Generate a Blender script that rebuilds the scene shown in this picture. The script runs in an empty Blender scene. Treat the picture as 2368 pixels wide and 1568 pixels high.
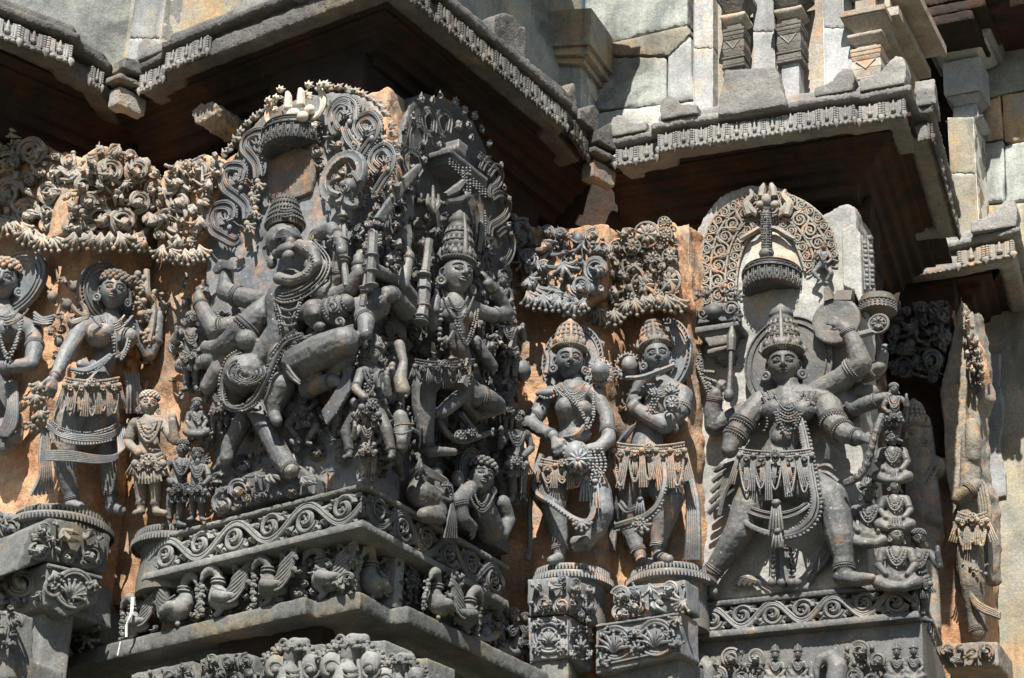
import bpy, math, random
import numpy as np
from mathutils import Vector, Matrix
SC = bpy.context.scene
COL = SC.collection
rad = math.radians
rng = random.Random(7)
# ------------------------------------------------------------------ camera
FPX = 2339.9                     # focal length in pixels of a 1024 px wide picture
PITCH, ROLL = rad(25.237), rad(2.342)
CAM = np.array([0.0, 0.0, 1.6])
_cp, _sp, _cr, _sr = math.cos(PITCH), math.sin(PITCH), math.cos(ROLL), math.sin(ROLL)
FW = np.array([0, _cp, _sp])
_u = np.array([0, -_sp, _cp]); _x = np.array([1.0, 0, 0])
CX = _cr * _x + _sr * _u
CU = _cr * _u - _sr * _x
cd = bpy.data.cameras.new("camera"); cam = bpy.data.objects.new("camera", cd); COL.objects.link(cam)
cd.lens = FPX / 1024 * 36.0; cd.sensor_width = 36.0; cd.sensor_fit = 'HORIZONTAL'
cd.clip_start = 0.1; cd.clip_end = 5000
m = Matrix([[CX[i], CU[i], -FW[i], CAM[i]] for i in range(3)] + [[0, 0, 0, 1]])
cam.matrix_world = m
SC.camera = cam
# ------------------------------------------------------------------ world, sun, exposure
SUN_AZ, SUN_EL = rad(190.5), rad(51)       # azimuth clockwise from +Y (direction the sun stands in)
w = bpy.data.worlds.new("World"); SC.world = w; w.use_nodes = True
nt = w.node_tree
sky = nt.nodes.new('ShaderNodeTexSky'); sky.sky_type = 'NISHITA'; sky.sun_disc = False
sky.sun_elevation = SUN_EL; sky.sun_rotation = SUN_AZ
bg = nt.nodes['Background']; bg.inputs['Strength'].default_value = 0.05
nt.links.new(sky.outputs[0], bg.inputs['Color'])
sl = bpy.data.lights.new("sun", 'SUN'); sl.energy = 5.0; sl.angle = rad(0.5); sl.color = (1.0, 0.94, 0.84)
so = bpy.data.objects.new("sun", sl); COL.objects.link(so)
sdir = Vector((math.sin(SUN_AZ) * math.cos(SUN_EL), math.cos(SUN_AZ) * math.cos(SUN_EL), math.sin(SUN_EL)))
so.rotation_euler = sdir.to_track_quat('Z', 'Y').to_euler(); so.location = (0, -5, 20)
SC.view_settings.view_transform = 'Standard'; SC.view_settings.look = 'None'
SC.view_settings.exposure = 0.9; SC.view_settings.gamma = 1.0
SC.cycles.max_bounces = 5; SC.cycles.diffuse_bounces = 1; SC.cycles.glossy_bounces = 2

# ------------------------------------------------------------------ materials
def lin(c):
    return tuple(((v / 12.92) if v <= .04045 else ((v + .055) / 1.055) ** 2.4) for v in c)
def stone(name, a, b, stain=(.42, .17, .06), stain_amt=0.0, stain_scale=5.0, speck=0.0, speck_col=(.5, .48, .4),
          bump=.5, grain=90., rough=.82, streak=0.0, dust=0.0, pits=0.0, third=None, third_amt=.3, spec=.3, carve=0.0, carve_scale=60.):
    mt = bpy.data.materials.new(name); mt.use_nodes = True
    t = mt.node_tree; N = t.nodes; Lk = t.links
    bs = N['Principled BSDF']; bs.inputs['Roughness'].default_value = rough
    bs.inputs['Specular IOR Level'].default_value = spec
    geo = N.new('ShaderNodeNewGeometry'); pos = geo.outputs['Position']
    def noise(sc, det=5., ro=.6, vec=pos, dist=0.):
        n = N.new('ShaderNodeTexNoise'); n.inputs['Scale'].default_value = sc; n.inputs['Detail'].default_value = det
        n.inputs['Roughness'].default_value = ro; n.inputs['Distortion'].default_value = dist; Lk.new(vec, n.inputs['Vector']); return n.outputs[0]
    def ramp(f, lo, hi, v0=0., v1=1.):
        r = N.new('ShaderNodeMapRange'); r.inputs[1].default_value = lo; r.inputs[2].default_value = hi
        r.inputs[3].default_value = v0; r.inputs[4].default_value = v1; Lk.new(f, r.inputs[0]); return r.outputs[0]
    def mix(f, c0, c1, mode='MIX'):
        mx = N.new('ShaderNodeMix'); mx.data_type = 'RGBA'; mx.blend_type = mode
        if hasattr(f, 'links'): Lk.new(f, mx.inputs[0])
        else: mx.inputs[0].default_value = f
        for k, c in ((6, c0), (7, c1)):
            if hasattr(c, 'links'): Lk.new(c, mx.inputs[k])
            else: mx.inputs[k].default_value = (*c, 1)
        return mx.outputs[2]
    def mul(f, g):
        q = N.new('ShaderNodeMath'); q.operation = 'MULTIPLY'
        for k, v in ((0, f), (1, g)):
            if hasattr(v, 'links'): Lk.new(v, q.inputs[k])
            else: q.inputs[k].default_value = v
        return q.outputs[0]
    col = mix(ramp(noise(7., 6., .65), .35, .65), a, b)
    if third: col = mix(mul(ramp(noise(3.1, 5., .6, dist=.6), .5, .62), third_amt), col, third)
    if stain_amt > 0:
        sf = ramp(noise(stain_scale, 5., .62, dist=.4), .62 - .3 * stain_amt, .74 - .26 * stain_amt)
        col = mix(mul(sf, min(1, .35 + stain_amt)), col, stain)
    if streak > 0:
        mp = N.new('ShaderNodeMapping'); mp.inputs['Scale'].default_value = (9, 9, .9); Lk.new(pos, mp.inputs[0])
        sf = ramp(noise(1.3, 4., .6, vec=mp.outputs[0]), .52, .7)
        col = mix(mul(sf, streak), col, (.07, .068, .062))
    fine = noise(grain, 3., .7)
    col = mix(.35, col, mix(ramp(fine, .3, .7), (.25, .25, .25), (1, 1, 1)), 'OVERLAY')
    if dust > 0:
        sp = N.new('ShaderNodeSeparateXYZ'); Lk.new(geo.outputs['Normal'], sp.inputs[0])
        df = mul(ramp(sp.outputs[2], .35, .9), mul(ramp(noise(14., 4.), .4, .65), dust))
        col = mix(df, col, (.27, .245, .205))
        pt = ramp(geo.outputs['Pointiness'], .48, .43)
        col = mix(mul(pt, dust), col, (.19, .16, .12))
    if speck > 0:
        v = N.new('ShaderNodeTexVoronoi'); v.inputs['Scale'].default_value = 38; v.inputs['Randomness'].default_value = 1.; Lk.new(pos, v.inputs['Vector'])
        sf = mul(ramp(v.outputs['Distance'], .17, .10), ramp(noise(11., 3.), .5, .56))
        col = mix(mul(sf, speck), col, speck_col)
    oi = N.new('ShaderNodeObjectInfo'); hv = N.new('ShaderNodeHueSaturation'); Lk.new(ramp(oi.outputs['Random'], 0., 1., .78, 1.26), hv.inputs['Value']); Lk.new(col, hv.inputs['Color']); col = hv.outputs[0]
    v3 = N.new('ShaderNodeHueSaturation'); Lk.new(ramp(noise(2.3, 5., .6), .36, .64, .78, 1.22), v3.inputs['Value']); Lk.new(col, v3.inputs['Color']); col = v3.outputs[0]
    Lk.new(col, bs.inputs['Base Color'])
    hb = N.new('ShaderNodeMath'); hb.operation = 'ADD'
    Lk.new(mul(fine, .35), hb.inputs[0]); Lk.new(noise(24., 6., .7), hb.inputs[1]); h = hb.outputs[0]
    if pits > 0:
        v = N.new('ShaderNodeTexVoronoi'); v.inputs['Scale'].default_value = 45; Lk.new(pos, v.inputs['Vector'])
        q = N.new('ShaderNodeMath'); q.operation = 'ADD'; Lk.new(h, q.inputs[0]); Lk.new(mul(ramp(v.outputs['Distance'], .05, .3), pits), q.inputs[1]); h = q.outputs[0]
    if carve > 0:
        v = N.new('ShaderNodeTexVoronoi'); v.feature = 'SMOOTH_F1'; v.inputs['Scale'].default_value = carve_scale; v.inputs['Smoothness'].default_value = .4; Lk.new(pos, v.inputs['Vector'])
        q = N.new('ShaderNodeMath'); q.operation = 'ADD'; Lk.new(h, q.inputs[0]); Lk.new(mul(ramp(v.outputs['Distance'], .6, .1), carve), q.inputs[1]); h = q.outputs[0]
    bp = N.new('ShaderNodeBump'); bp.inputs['Strength'].default_value = bump; bp.inputs['Distance'].default_value = .012
    Lk.new(h, bp.inputs['Height']); Lk.new(bp.outputs[0], bs.inputs['Normal'])
    return mt
ORANGE = (.50, .20, .075)
M = {}
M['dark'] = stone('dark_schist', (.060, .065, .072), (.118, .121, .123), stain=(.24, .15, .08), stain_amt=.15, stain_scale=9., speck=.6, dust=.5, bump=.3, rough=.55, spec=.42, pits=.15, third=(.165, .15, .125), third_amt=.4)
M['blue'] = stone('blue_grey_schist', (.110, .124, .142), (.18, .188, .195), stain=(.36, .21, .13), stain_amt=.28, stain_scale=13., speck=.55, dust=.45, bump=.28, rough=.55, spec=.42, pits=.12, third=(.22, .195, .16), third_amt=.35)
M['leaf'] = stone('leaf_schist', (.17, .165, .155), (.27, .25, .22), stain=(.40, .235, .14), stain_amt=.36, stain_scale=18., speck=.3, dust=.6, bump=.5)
M['stained'] = stone('ochre_stained_carving', (.20, .165, .135), (.17, .168, .16), stain=(.37, .205, .12), stain_amt=.42, stain_scale=17., speck=.2, dust=.5, bump=.5)
M['rust'] = stone('rust_stained_stone', (.42, .215, .12), (.47, .325, .21), stain=(.36, .17, .08), stain_amt=.3, stain_scale=6., bump=.9, grain=60, streak=.4, third=(.21, .19, .165), third_amt=.75)
M['palecarve'] = stone('pale_carved_stone', (.36, .34, .30), (.50, .46, .39), stain=(.42, .22, .12), stain_amt=.4, stain_scale=14., bump=.4, dust=.3)
M['ledge'] = stone('ledge_schist', (.105, .112, .115), (.165, .168, .16), stain=(.27, .21, .12), stain_amt=.2, speck=.5, bump=.35, dust=.35, streak=.35, pits=.15)
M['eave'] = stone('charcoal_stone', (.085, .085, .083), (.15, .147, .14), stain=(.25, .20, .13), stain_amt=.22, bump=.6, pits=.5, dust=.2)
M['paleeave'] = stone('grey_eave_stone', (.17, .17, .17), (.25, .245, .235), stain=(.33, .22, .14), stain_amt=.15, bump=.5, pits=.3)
M['under'] = stone('rust_with_painted_shade', (.050, .024, .014), (.026, .019, .015), stain=(.016, .015, .014), stain_amt=.5, stain_scale=3., bump=.7)  # rust-brown stone, with deep eave and recess shade darkened into the colour
M['wall'] = stone('pale_wall_stone', (.245, .27, .265), (.345, .365, .345), stain=(.42, .36, .25), stain_amt=.16, stain_scale=3., speck=.3, bump=.45, third=(.14, .155, .15), third_amt=.85, streak=.4)
M['wallw'] = stone('whitewashed_stone', (.45, .45, .42), (.36, .37, .36), stain=(.44, .34, .22), stain_amt=.15, bump=.4, third=(.25, .26, .25), third_amt=.6, streak=.3)
M['gold'] = stone('ochre_wall_stone', (.34, .30, .215), (.28, .28, .25), stain=(.46, .28, .13), stain_amt=.34, stain_scale=3., bump=.45, streak=.5, third=(.16, .165, .155), third_amt=.7)
M['pil'] = stone('pilaster_stone', (.235, .25, .262), (.32, .33, .33), stain=(.42, .31, .19), stain_amt=.14, bump=.4, streak=.35, pits=.1)
M['pilo'] = stone('stained_pilaster_stone', (.28, .245, .20), (.37, .345, .30), stain=(.47, .25, .13), stain_amt=.3, stain_scale=9., bump=.5, streak=.3)
M['paleslab'] = stone('pale_grey_slab', (.20, .205, .205), (.29, .285, .27), stain=(.36, .25, .17), stain_amt=.2, stain_scale=9., speck=.3, bump=.4, dust=.2, streak=.3)
M['plaster'] = stone('lime_plaster', (.62, .6, .54), (.5, .48, .42), bump=.4)
M['broken'] = stone('broken_stone_face', (.27, .24, .20), (.17, .165, .155), stain=(.40, .28, .16), stain_amt=.4, stain_scale=14., bump=1.)
M['ground'] = stone('dry_ground', (.08, .07, .045), (.06, .06, .035), bump=.4, grain=20)

# ------------------------------------------------------------------ projection helpers
def V(*a): return np.array(a, float)
def unit(v): v = np.asarray(v, float); return v / np.linalg.norm(v)
def ray(x, y):                    # direction through render pixel (x, y)
    return FW + CX * ((x - 512) / FPX) + CU * ((339 - y) / FPX)
def hit_z(x, y, z):
    r = ray(x, y); return CAM + r * ((z - CAM[2]) / r[2])
def proj(p):
    v = np.asarray(p) - CAM; d = v @ FW
    return 512 + FPX * (v @ CX) / d, 339 - FPX * (v @ CU) / d
def mpp(p):                       # metres per render pixel at p
    return float((np.asarray(p) - CAM) @ FW) / FPX
class Zoom:                       # picture window -> render pixels
    def __init__(s, x0, y0, x1, W): s.x0, s.y0, s.k = x0 / 4, y0 / 4, (x1 - x0) / W / 4
    def __call__(s, x, y): return s.x0 + x * s.k, s.y0 + y * s.k
ZD = Zoom(0, 0, 4096, 2367)
ZA = Zoom(0, 0, 1100, 1916); ZB = Zoom(0, 850, 900, 1568); ZC = Zoom(0, 1750, 1100, 1791); ZDD = Zoom(750, 250, 1600, 1568)
ZE = Zoom(700, 900, 1500, 1568); ZF = Zoom(1000, 1600, 2100, 1550); ZG = Zoom(1500, 300, 2200, 1220); ZH = Zoom(1450, 1100, 2200, 1069)
ZI = Zoom(2000, 800, 2850, 1481); ZJ = Zoom(2000, 1600, 2850, 1197); ZK = Zoom(2650, 650, 3650, 1568); ZM = Zoom(2700, 1600, 3700, 1409)
ZN = Zoom(3400, 1000, 4096, 637); ZO = Zoom(1800, 0, 4096, 2368); ZQ = Zoom(500, 0, 1800, 2368); ZS = Zoom(1600, 0, 2500, 1764)
ZT = Zoom(2700, 0, 3700, 2240); ZU = Zoom(3500, 0, 4096, 779); ZW = Zoom(500, 1850, 1700, 2180); ZX = Zoom(3400, 1150, 4096, 1455)
class Frame:                      # a vertical plane: origin, heading (degrees right of the view axis)
    def __init__(s, o, ang):
        a = rad(ang); s.o = np.array(o, float); d = V(math.sin(a), math.cos(a), 0)
        s.t = d if d[0] > 0 else -d
        s.n = V(s.t[1], -s.t[0], 0)
        if s.n @ (CAM - s.o) < 0: s.n = -s.n
        s.z = V(0, 0, 1)
    def P(s, x, y, off=0.):
        r = ray(x, y); return CAM + r * (((s.o + s.n * off - CAM) @ s.n) / (r @ s.n))
    def L(s, u, z, off=0.): return s.o + s.t * u + V(0, 0, z - s.o[2]) + s.n * off
    def u(s, p): return float((p - s.o) @ s.t)
    def shift(s, off):
        f = Frame.__new__(Frame); f.o = s.o + s.n * off; f.t, f.n, f.z = s.t, s.n, s.z; return f
A_L, A_R, A_V, A_S, A_B = -52.0, 32.8, -65.4, 17.8, 47.0
_r = ray(*ZD(845, 1112)); K = CAM + _r * (8.0 / math.hypot(_r[0], _r[1]))
FL = Frame(K, A_L); FR = Frame(K, A_R)

# ------------------------------------------------------------------ mesh builder
def catmull(p, n):
    p = np.asarray(p, float)
    if len(p) < 3 or n < 2: return p
    q = np.vstack([2 * p[0] - p[1], p, 2 * p[-1] - p[-2]]); out = []
    for i in range(1, len(q) - 2):
        for k in range(n):
            t = k / n
            out.append(.5 * (2 * q[i] + (q[i + 1] - q[i - 1]) * t + (2 * q[i - 1] - 5 * q[i] + 4 * q[i + 1] - q[i + 2]) * t * t + (3 * q[i] - q[i - 1] - 3 * q[i + 1] + q[i + 2]) * t ** 3))
    out.append(p[-1]); return np.array(out)
def _ball(nu, nv):
    v = [(0, 0, 1)]
    for i in range(1, nv):
        a = math.pi * i / nv
        for j in range(nu):
            b = 2 * math.pi * j / nu; v.append((math.sin(a) * math.cos(b), math.sin(a) * math.sin(b), math.cos(a)))
    v.append((0, 0, -1)); f = []
    for j in range(nu): f.append((0, 1 + j, 1 + (j + 1) % nu))
    for i in range(nv - 2):
        for j in range(nu):
            a = 1 + i * nu + j; b = 1 + i * nu + (j + 1) % nu; f.append((a, a + nu, b + nu, b))
    e = len(v) - 1; o = 1 + (nv - 2) * nu
    for j in range(nu): f.append((e, o + (j + 1) % nu, o + j))
    return np.array(v, float), f
BALL = {k: _ball(*k) for k in ((5, 3), (6, 4), (8, 6), (10, 8), (12, 8), (16, 12), (20, 14))}
class MB:
    def __init__(s): s.v = []; s.f = []; s.n = 0
    def add(s, v, f):
        v = np.asarray(v, float); s.v.append(v); o = s.n; s.f += [tuple(i + o for i in q) for q in f]; s.n += len(v)
    def ball(s, c, r, q=(8, 6), ax=None):
        v, f = BALL[q]; r = np.broadcast_to(np.asarray(r, float), 3); w_ = v * r
        if ax is not None: w_ = w_ @ np.asarray(ax)
        s.add(w_ + c, f)
    def tube(s, p, r, seg=7, closed=False, flat=None, fax=None):   # flat: scale along axis fax
        p = np.asarray(p, float); n = len(p)
        if n < 2: return
        r = np.broadcast_to(np.asarray(r, float), n)
        tg = np.roll(p, -1, 0) - np.roll(p, 1, 0) if closed else np.gradient(p, axis=0)
        tg /= np.maximum(np.linalg.norm(tg, axis=1), 1e-9)[:, None]
        if fax is not None: ref = np.asarray(fax, float)
        else:
            ref = V(0.31, -.83, .46)
        vs = []
        a_ = np.arange(seg) * 2 * math.pi / seg
        prev = ref
        for i in range(n):
            b = prev - tg[i] * (prev @ tg[i])
            if np.linalg.norm(b) < 1e-4: b = np.cross(tg[i], V(.2, .5, .9))
            b = unit(b); c = np.cross(tg[i], b)
            if fax is None: prev = b
            kb = flat if flat is not None else 1.
            vs.append(p[i] + r[i] * (np.cos(a_)[:, None] * b * kb + np.sin(a_)[:, None] * c))
        f = []
        for i in range(n if closed else n - 1):
            i2 = (i + 1) % n
            for j in range(seg):
                j2 = (j + 1) % seg; f.append((i * seg + j, i * seg + j2, i2 * seg + j2, i2 * seg + j))
        vs = np.concatenate(vs)
        if not closed:
            f.append(tuple(range(seg - 1, -1, -1))); f.append(tuple(range((n - 1) * seg, n * seg)))
        s.add(vs, f)
    def limb(s, p, r, q=(12, 8)):       # chain of balls and cones for the voxel union
        p = [np.asarray(x, float) for x in p]
        for a, ra in zip(p, r): s.ball(a, ra, q)
        for i in range(len(p) - 1): s.tube([p[i], p[i + 1]], [r[i], r[i + 1]], 12)
    def loft(s, front, back):           # two closed loops
        n = len(front); v = list(front) + list(back); f = [tuple(range(n)), tuple(range(2 * n - 1, n - 1, -1))]
        for i in range(n): j = (i + 1) % n; f.append((i, i + n, j + n, j))
        s.add(v, f)
    def box(s, o, a, b, c):             # corner o and three edge vectors
        o, a, b, c = (np.asarray(x, float) for x in (o, a, b, c))
        v = [o, o + a, o + a + b, o + b, o + c, o + a + c, o + a + b + c, o + b + c]
        s.add(v, [(0, 3, 2, 1), (4, 5, 6, 7), (0, 1, 5, 4), (1, 2, 6, 5), (2, 3, 7, 6), (3, 0, 4, 7)])
    def lathe(s, c, prof, ax, seg=16, arc=None, tx=None):   # prof: (radius, height) along ax
        ax = unit(ax); b = np.asarray(tx, float) if tx is not None else np.cross(ax, V(.3, .8, .1)); b = unit(b - ax * (b @ ax)); d = np.cross(ax, b)
        full = arc is None; th = np.linspace(0, 2 * math.pi, seg, endpoint=False) if full else np.linspace(arc[0], arc[1], seg)
        v = []
        for r, h in prof:
            for t in th: v.append(c + ax * h + r * (math.cos(t) * b + math.sin(t) * d))
        f = []; k = len(th)
        for i in range(len(prof) - 1):
            for j in range(k if full else k - 1):
                j2 = (j + 1) % k; f.append((i * k + j, i * k + j2, (i + 1) * k + j2, (i + 1) * k + j))
        if full: f.append(tuple(range(k - 1, -1, -1))); f.append(tuple(range((len(prof) - 1) * k, len(prof) * k)))
        s.add(v, f)
    def torus(s, c, ax, R, r, n=24, seg=6, arc=None):
        ax = unit(ax); b = unit(np.cross(ax, V(.31, .78, .2))); d = np.cross(ax, b)
        th = np.linspace(0, 2 * math.pi, n, endpoint=False)
        s.tube([c + R * (math.cos(t) * b + math.sin(t) * d) for t in th], r, seg, closed=True)
    def verts(s): return np.concatenate(s.v) if s.v else np.zeros((0, 3))
_wt = {}
def wear(sz):
    if sz not in _wt:
        t = bpy.data.textures.new('wear', 'CLOUDS'); t.noise_scale = sz; t.noise_depth = 3; _wt[sz] = t
    return _wt[sz]
def link(name, me, mat, parent=None, loc=None):
    ob = bpy.data.objects.new(name, me); COL.objects.link(ob)
    if mat is not None:
        me.materials.clear(); me.materials.append(mat if not isinstance(mat, str) else M[mat])
    if parent is not None: ob.parent = parent
    elif loc is not None: ob.location = loc
    return ob
FLATS = {'sword', 'roof', 'edge_slab', 'rim', 'column_pedestal', 'cleaver_and_drum', 'disc', 'pale_niche'}
def build(mb, name, mat, parent=None, smooth=True, remesh=None, org=None, angle=50, rough=0., cut=0, extra=None):
    if mb.n == 0: return None
    if name in FLATS: return weathered(mb, name, mat, parent, vox=.0065, amp=.004, size=.04, org=org)
    o = np.array(parent.location) if parent is not None else (org if org is not None else None)
    v = mb.verts()
    if o is None:
        o = np.array([(v[:, 0].min() + v[:, 0].max()) / 2, (v[:, 1].min() + v[:, 1].max()) / 2, v[:, 2].min()])
    me = bpy.data.meshes.new(name); me.from_pydata((v - o).tolist(), [], mb.f); me.update()
    if remesh and np.ptp(v, axis=0).max() > 2.6: print('TOO BIG', parent['label'] if parent else name, np.ptp(v, axis=0)); remesh = None
    if remesh:
        t = bpy.data.objects.new('tmp', me); COL.objects.link(t)
        md = t.modifiers.new('r', 'REMESH'); md.mode = 'VOXEL'; md.voxel_size = remesh; md.use_smooth_shade = True
        sm = t.modifiers.new('s', 'SMOOTH'); sm.factor = .5; sm.iterations = 2
        dp = t.modifiers.new('d', 'DISPLACE'); dp.texture = wear(.022); dp.texture_coords = 'GLOBAL'; dp.strength = .0045 if remesh < .0052 else .003; dp.mid_level = .5
        dg = bpy.context.evaluated_depsgraph_get(); dg.update()
        m2 = bpy.data.meshes.new_from_object(t.evaluated_get(dg)); bpy.data.objects.remove(t); bpy.data.meshes.remove(me); me = m2; me.name = name
        if extra is not None and extra.n:
            ev = extra.verts() - o; n0 = len(me.vertices)
            ov = np.empty(n0 * 3); me.vertices.foreach_get('co', ov)
            fs = [tuple(p.vertices) for p in me.polygons]
            m3 = bpy.data.meshes.new(name); m3.from_pydata(ov.reshape(-1, 3).tolist() + ev.tolist(), [], fs + [tuple(i + n0 for i in q) for q in extra.f])
            bpy.data.meshes.remove(me); me = m3; me.name = name; me.update()
    if smooth:
        me.polygons.foreach_set('use_smooth', [True] * len(me.polygons))
        if not remesh:
            try: me.set_sharp_from_angle(angle=rad(angle))
            except Exception: pass
    return link(name, me, mat, parent, o)
def tag(o, label, cat, group=None, kind=None):
    if label: o['label'] = label
    if cat: o['category'] = cat
    if group: o['group'] = group
    if kind: o['kind'] = kind
    return o
def thing(name, loc, label, cat, group=None):
    o = bpy.data.objects.new(name, None); COL.objects.link(o); o.location = [float(x) for x in loc]; o.empty_display_size = .05
    return tag(o, label, cat, group)

# ------------------------------------------------------------------ swept courses (eaves, ledges) in plan
def isect(p, d, q, e):
    den = d[0] * e[1] - d[1] * e[0]
    if abs(den) < 1e-6: return q
    t = ((q[0] - p[0]) * e[1] - (q[1] - p[1]) * e[0]) / den
    return p + d * t
def offset_path(pts, o):             # mitred offset of a plan polyline; left-to-right in view, outward = towards camera
    pts = [np.asarray(p[:2], float) for p in pts]; segs = []
    for a, b in zip(pts[:-1], pts[1:]):
        d = unit(b - a); n = np.array([d[1], -d[0]]); segs.append((a + n * o, d, b + n * o))
    out = [segs[0][0]]
    for s0, s1 in zip(segs[:-1], segs[1:]): out.append(isect(s0[0], s0[1], s1[0], s1[1]))
    out.append(segs[-1][2]); return out
def sweep(mb, pts, prof, jit=0., sub=.0):
    rows = []
    for o, z in prof:
        rows.append([V(p[0], p[1], z) for p in offset_path(pts, o)])
    n = len(pts); k = len(prof)
    v = [q for r_ in rows for q in r_]; f = []
    for i in range(k):
        i2 = (i + 1) % k
        for j in range(n - 1): f.append((i * n + j, i * n + j + 1, i2 * n + j + 1, i2 * n + j))
    f.append(tuple(i * n for i in range(k))); f.append(tuple(i * n + n - 1 for i in range(k - 1, -1, -1)))
    mb.add(v, f)
def weathered(mb, name, mat, parent=None, vox=.012, amp=.012, size=.06, org=None, smooth=True):
    ob = build(mb, name + '_', mat, parent, smooth=False, org=org); ob.name = name
    if np.ptp(mb.verts(), axis=0).max() / vox > 700: print('BIG', name, parent['label'] if parent else '', np.ptp(mb.verts(), axis=0)); vox = np.ptp(mb.verts(), axis=0).max() / 400
    md = ob.modifiers.new('r', 'REMESH'); md.mode = 'VOXEL'; md.voxel_size = vox; md.use_smooth_shade = False
    tx = bpy.data.textures.new('wear', 'CLOUDS'); tx.noise_scale = size; tx.noise_depth = 3
    dp = ob.modifiers.new('d', 'DISPLACE'); dp.texture = tx; dp.texture_coords = 'GLOBAL'; dp.strength = amp; dp.mid_level = .5
    dg = bpy.context.evaluated_depsgraph_get(); dg.update()
    me = bpy.data.meshes.new_from_object(ob.evaluated_get(dg)); old = ob.data
    ob.modifiers.clear(); ob.data = me; me.name = name; bpy.data.meshes.remove(old)
    if not me.materials: me.materials.append(M[mat])
    if smooth:
        me.polygons.foreach_set('use_smooth', [True] * len(me.polygons))
        try: me.set_sharp_from_angle(angle=rad(38))
        except Exception: pass
    return ob
ZK0 = K[2]; ZE0 = ZK0 + 2.12          # base top course, eave underside course
# ground
mb = MB(); g = 400.; mb.add([(-g, -g, 0), (g, -g, 0), (g, g, 0), (-g, g, 0)], [(0, 1, 2, 3)])
tag(build(mb, 'ground', 'ground'), None, None, kind='structure')
# plan anchors -------------------------------------------------------------
FC = FL.shift(-.17)                                    # wall left of the central block
QC = FC.P(*ZD(366, 470)); FB = Frame(QC, A_B)           # concave corner, then the wall with the dancer
QB = FB.P(*ZD(222, 450)); FA = Frame(QB, A_L)
def pl(x, y, z): return hit_z(*ZD(x, y), z)
vL = pl(1600, 1390, ZK0); vR = pl(2120, 1345, ZK0)
FV = Frame((vL + vR) / 2, A_V); FV.o = FV.P(*ZD(1600, 1390)); 
FP = Frame(hit_z(*ZJ(527, 1290), ZK0 - .165), -56.)      # pedestal front below the flute player
FE = FP.shift(-.27)                                     # wall behind the flute player
Dc = hit_z(*ZJ(380, 1225), ZK0 - .165); FDp = Frame(Dc, -74.); FDs = Frame(Dc, 40.); FD_ = FDp.shift(-.27)
FS = Frame(FV.P(*ZD(2120, 1345)), A_S)
FWp = pl(2217, 623, ZE0); FX = Frame(FWp, A_V)           # far right
def wall(name, mat, pts, z0, z1, label, cat='wall', th=.5, rough=None):
    mb = MB(); sweep(mb, pts, [(0, z0), (0, (z0 + z1) / 2), (0, z1), (-th, z1), (-th, z0)])
    o = weathered(mb, name, mat, **rough) if rough else build(mb, name, mat, smooth=False)
    return tag(o, label, cat)
def far(p, d, k): return p[:2] + np.asarray(d)[:2] * k
RW = dict(vox=.018, amp=.065, size=.13)
c_cor = isect(FL.o[:2] + FL.n[:2] * -.17, FL.t[:2], FR.o[:2] + FR.n[:2] * -.30, FR.t[:2])
zb = ZK0 - .62
zLc = FB.P(*ZD(260, 372))[2]; zEc = FE.P(*ZD(1490, 540))[2]
wall('stone_wall', 'under', offset_path([far(QB, FA.t, -2.6), QB[:2], QC[:2], QC[:2] + FL.t[:2] * 1.2], -.40), zLc - .1, ZE0 + .13, 'dark recessed wall head above the canopies on the left', th=.3)  # brown-black colour stands in for deep shade under the eaves
wall('stone_wall', 'rust', [far(QB, FA.t, -2.6), QB[:2], QC[:2] + FB.t[:2] * .12], ZK0 - .3, zLc, 'orange rust-stained wall behind the standing dancer at the far left', rough=RW)
wall('stone_wall', 'rust', [QC[:2] - FL.t[:2] * .1, c_cor], ZK0 - .18, zLc, 'rust-stained wall behind the narrow attendant left of the lion-headed statue', rough=RW)
dR = FD_.P(*ZD(1400, 640))[:2]; eR = isect(FE.o[:2], FE.t[:2], dR, FDs.t[:2])
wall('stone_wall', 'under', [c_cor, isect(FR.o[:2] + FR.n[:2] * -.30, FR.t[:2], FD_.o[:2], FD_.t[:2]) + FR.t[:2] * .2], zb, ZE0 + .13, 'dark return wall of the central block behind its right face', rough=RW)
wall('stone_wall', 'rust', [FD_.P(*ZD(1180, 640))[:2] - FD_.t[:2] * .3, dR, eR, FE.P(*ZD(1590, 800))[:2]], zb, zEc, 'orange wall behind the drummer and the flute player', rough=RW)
wall('stone_wall', 'under', [FD_.P(*ZD(1180, 640))[:2] - FD_.t[:2] * .3 - FD_.n[:2] * .45, dR - FE.n[:2] * .45, FE.P(*ZD(1640, 800))[:2] - FE.n[:2] * .45], zEc - .1, ZE0 + .13, 'dark recessed wall head above the middle canopies', th=.3)  # eave shade painted into the colour, as on the left wall head
wall('stone_wall', 'rust', [FV.shift(-.45).P(*ZD(1480, 900))[:2], FV.shift(-.45).P(*ZD(1700, 900))[:2]], zb, ZE0 + .13, 'deep strip of wall between the flute player panel and the bowman slab', rough=RW)
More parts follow.
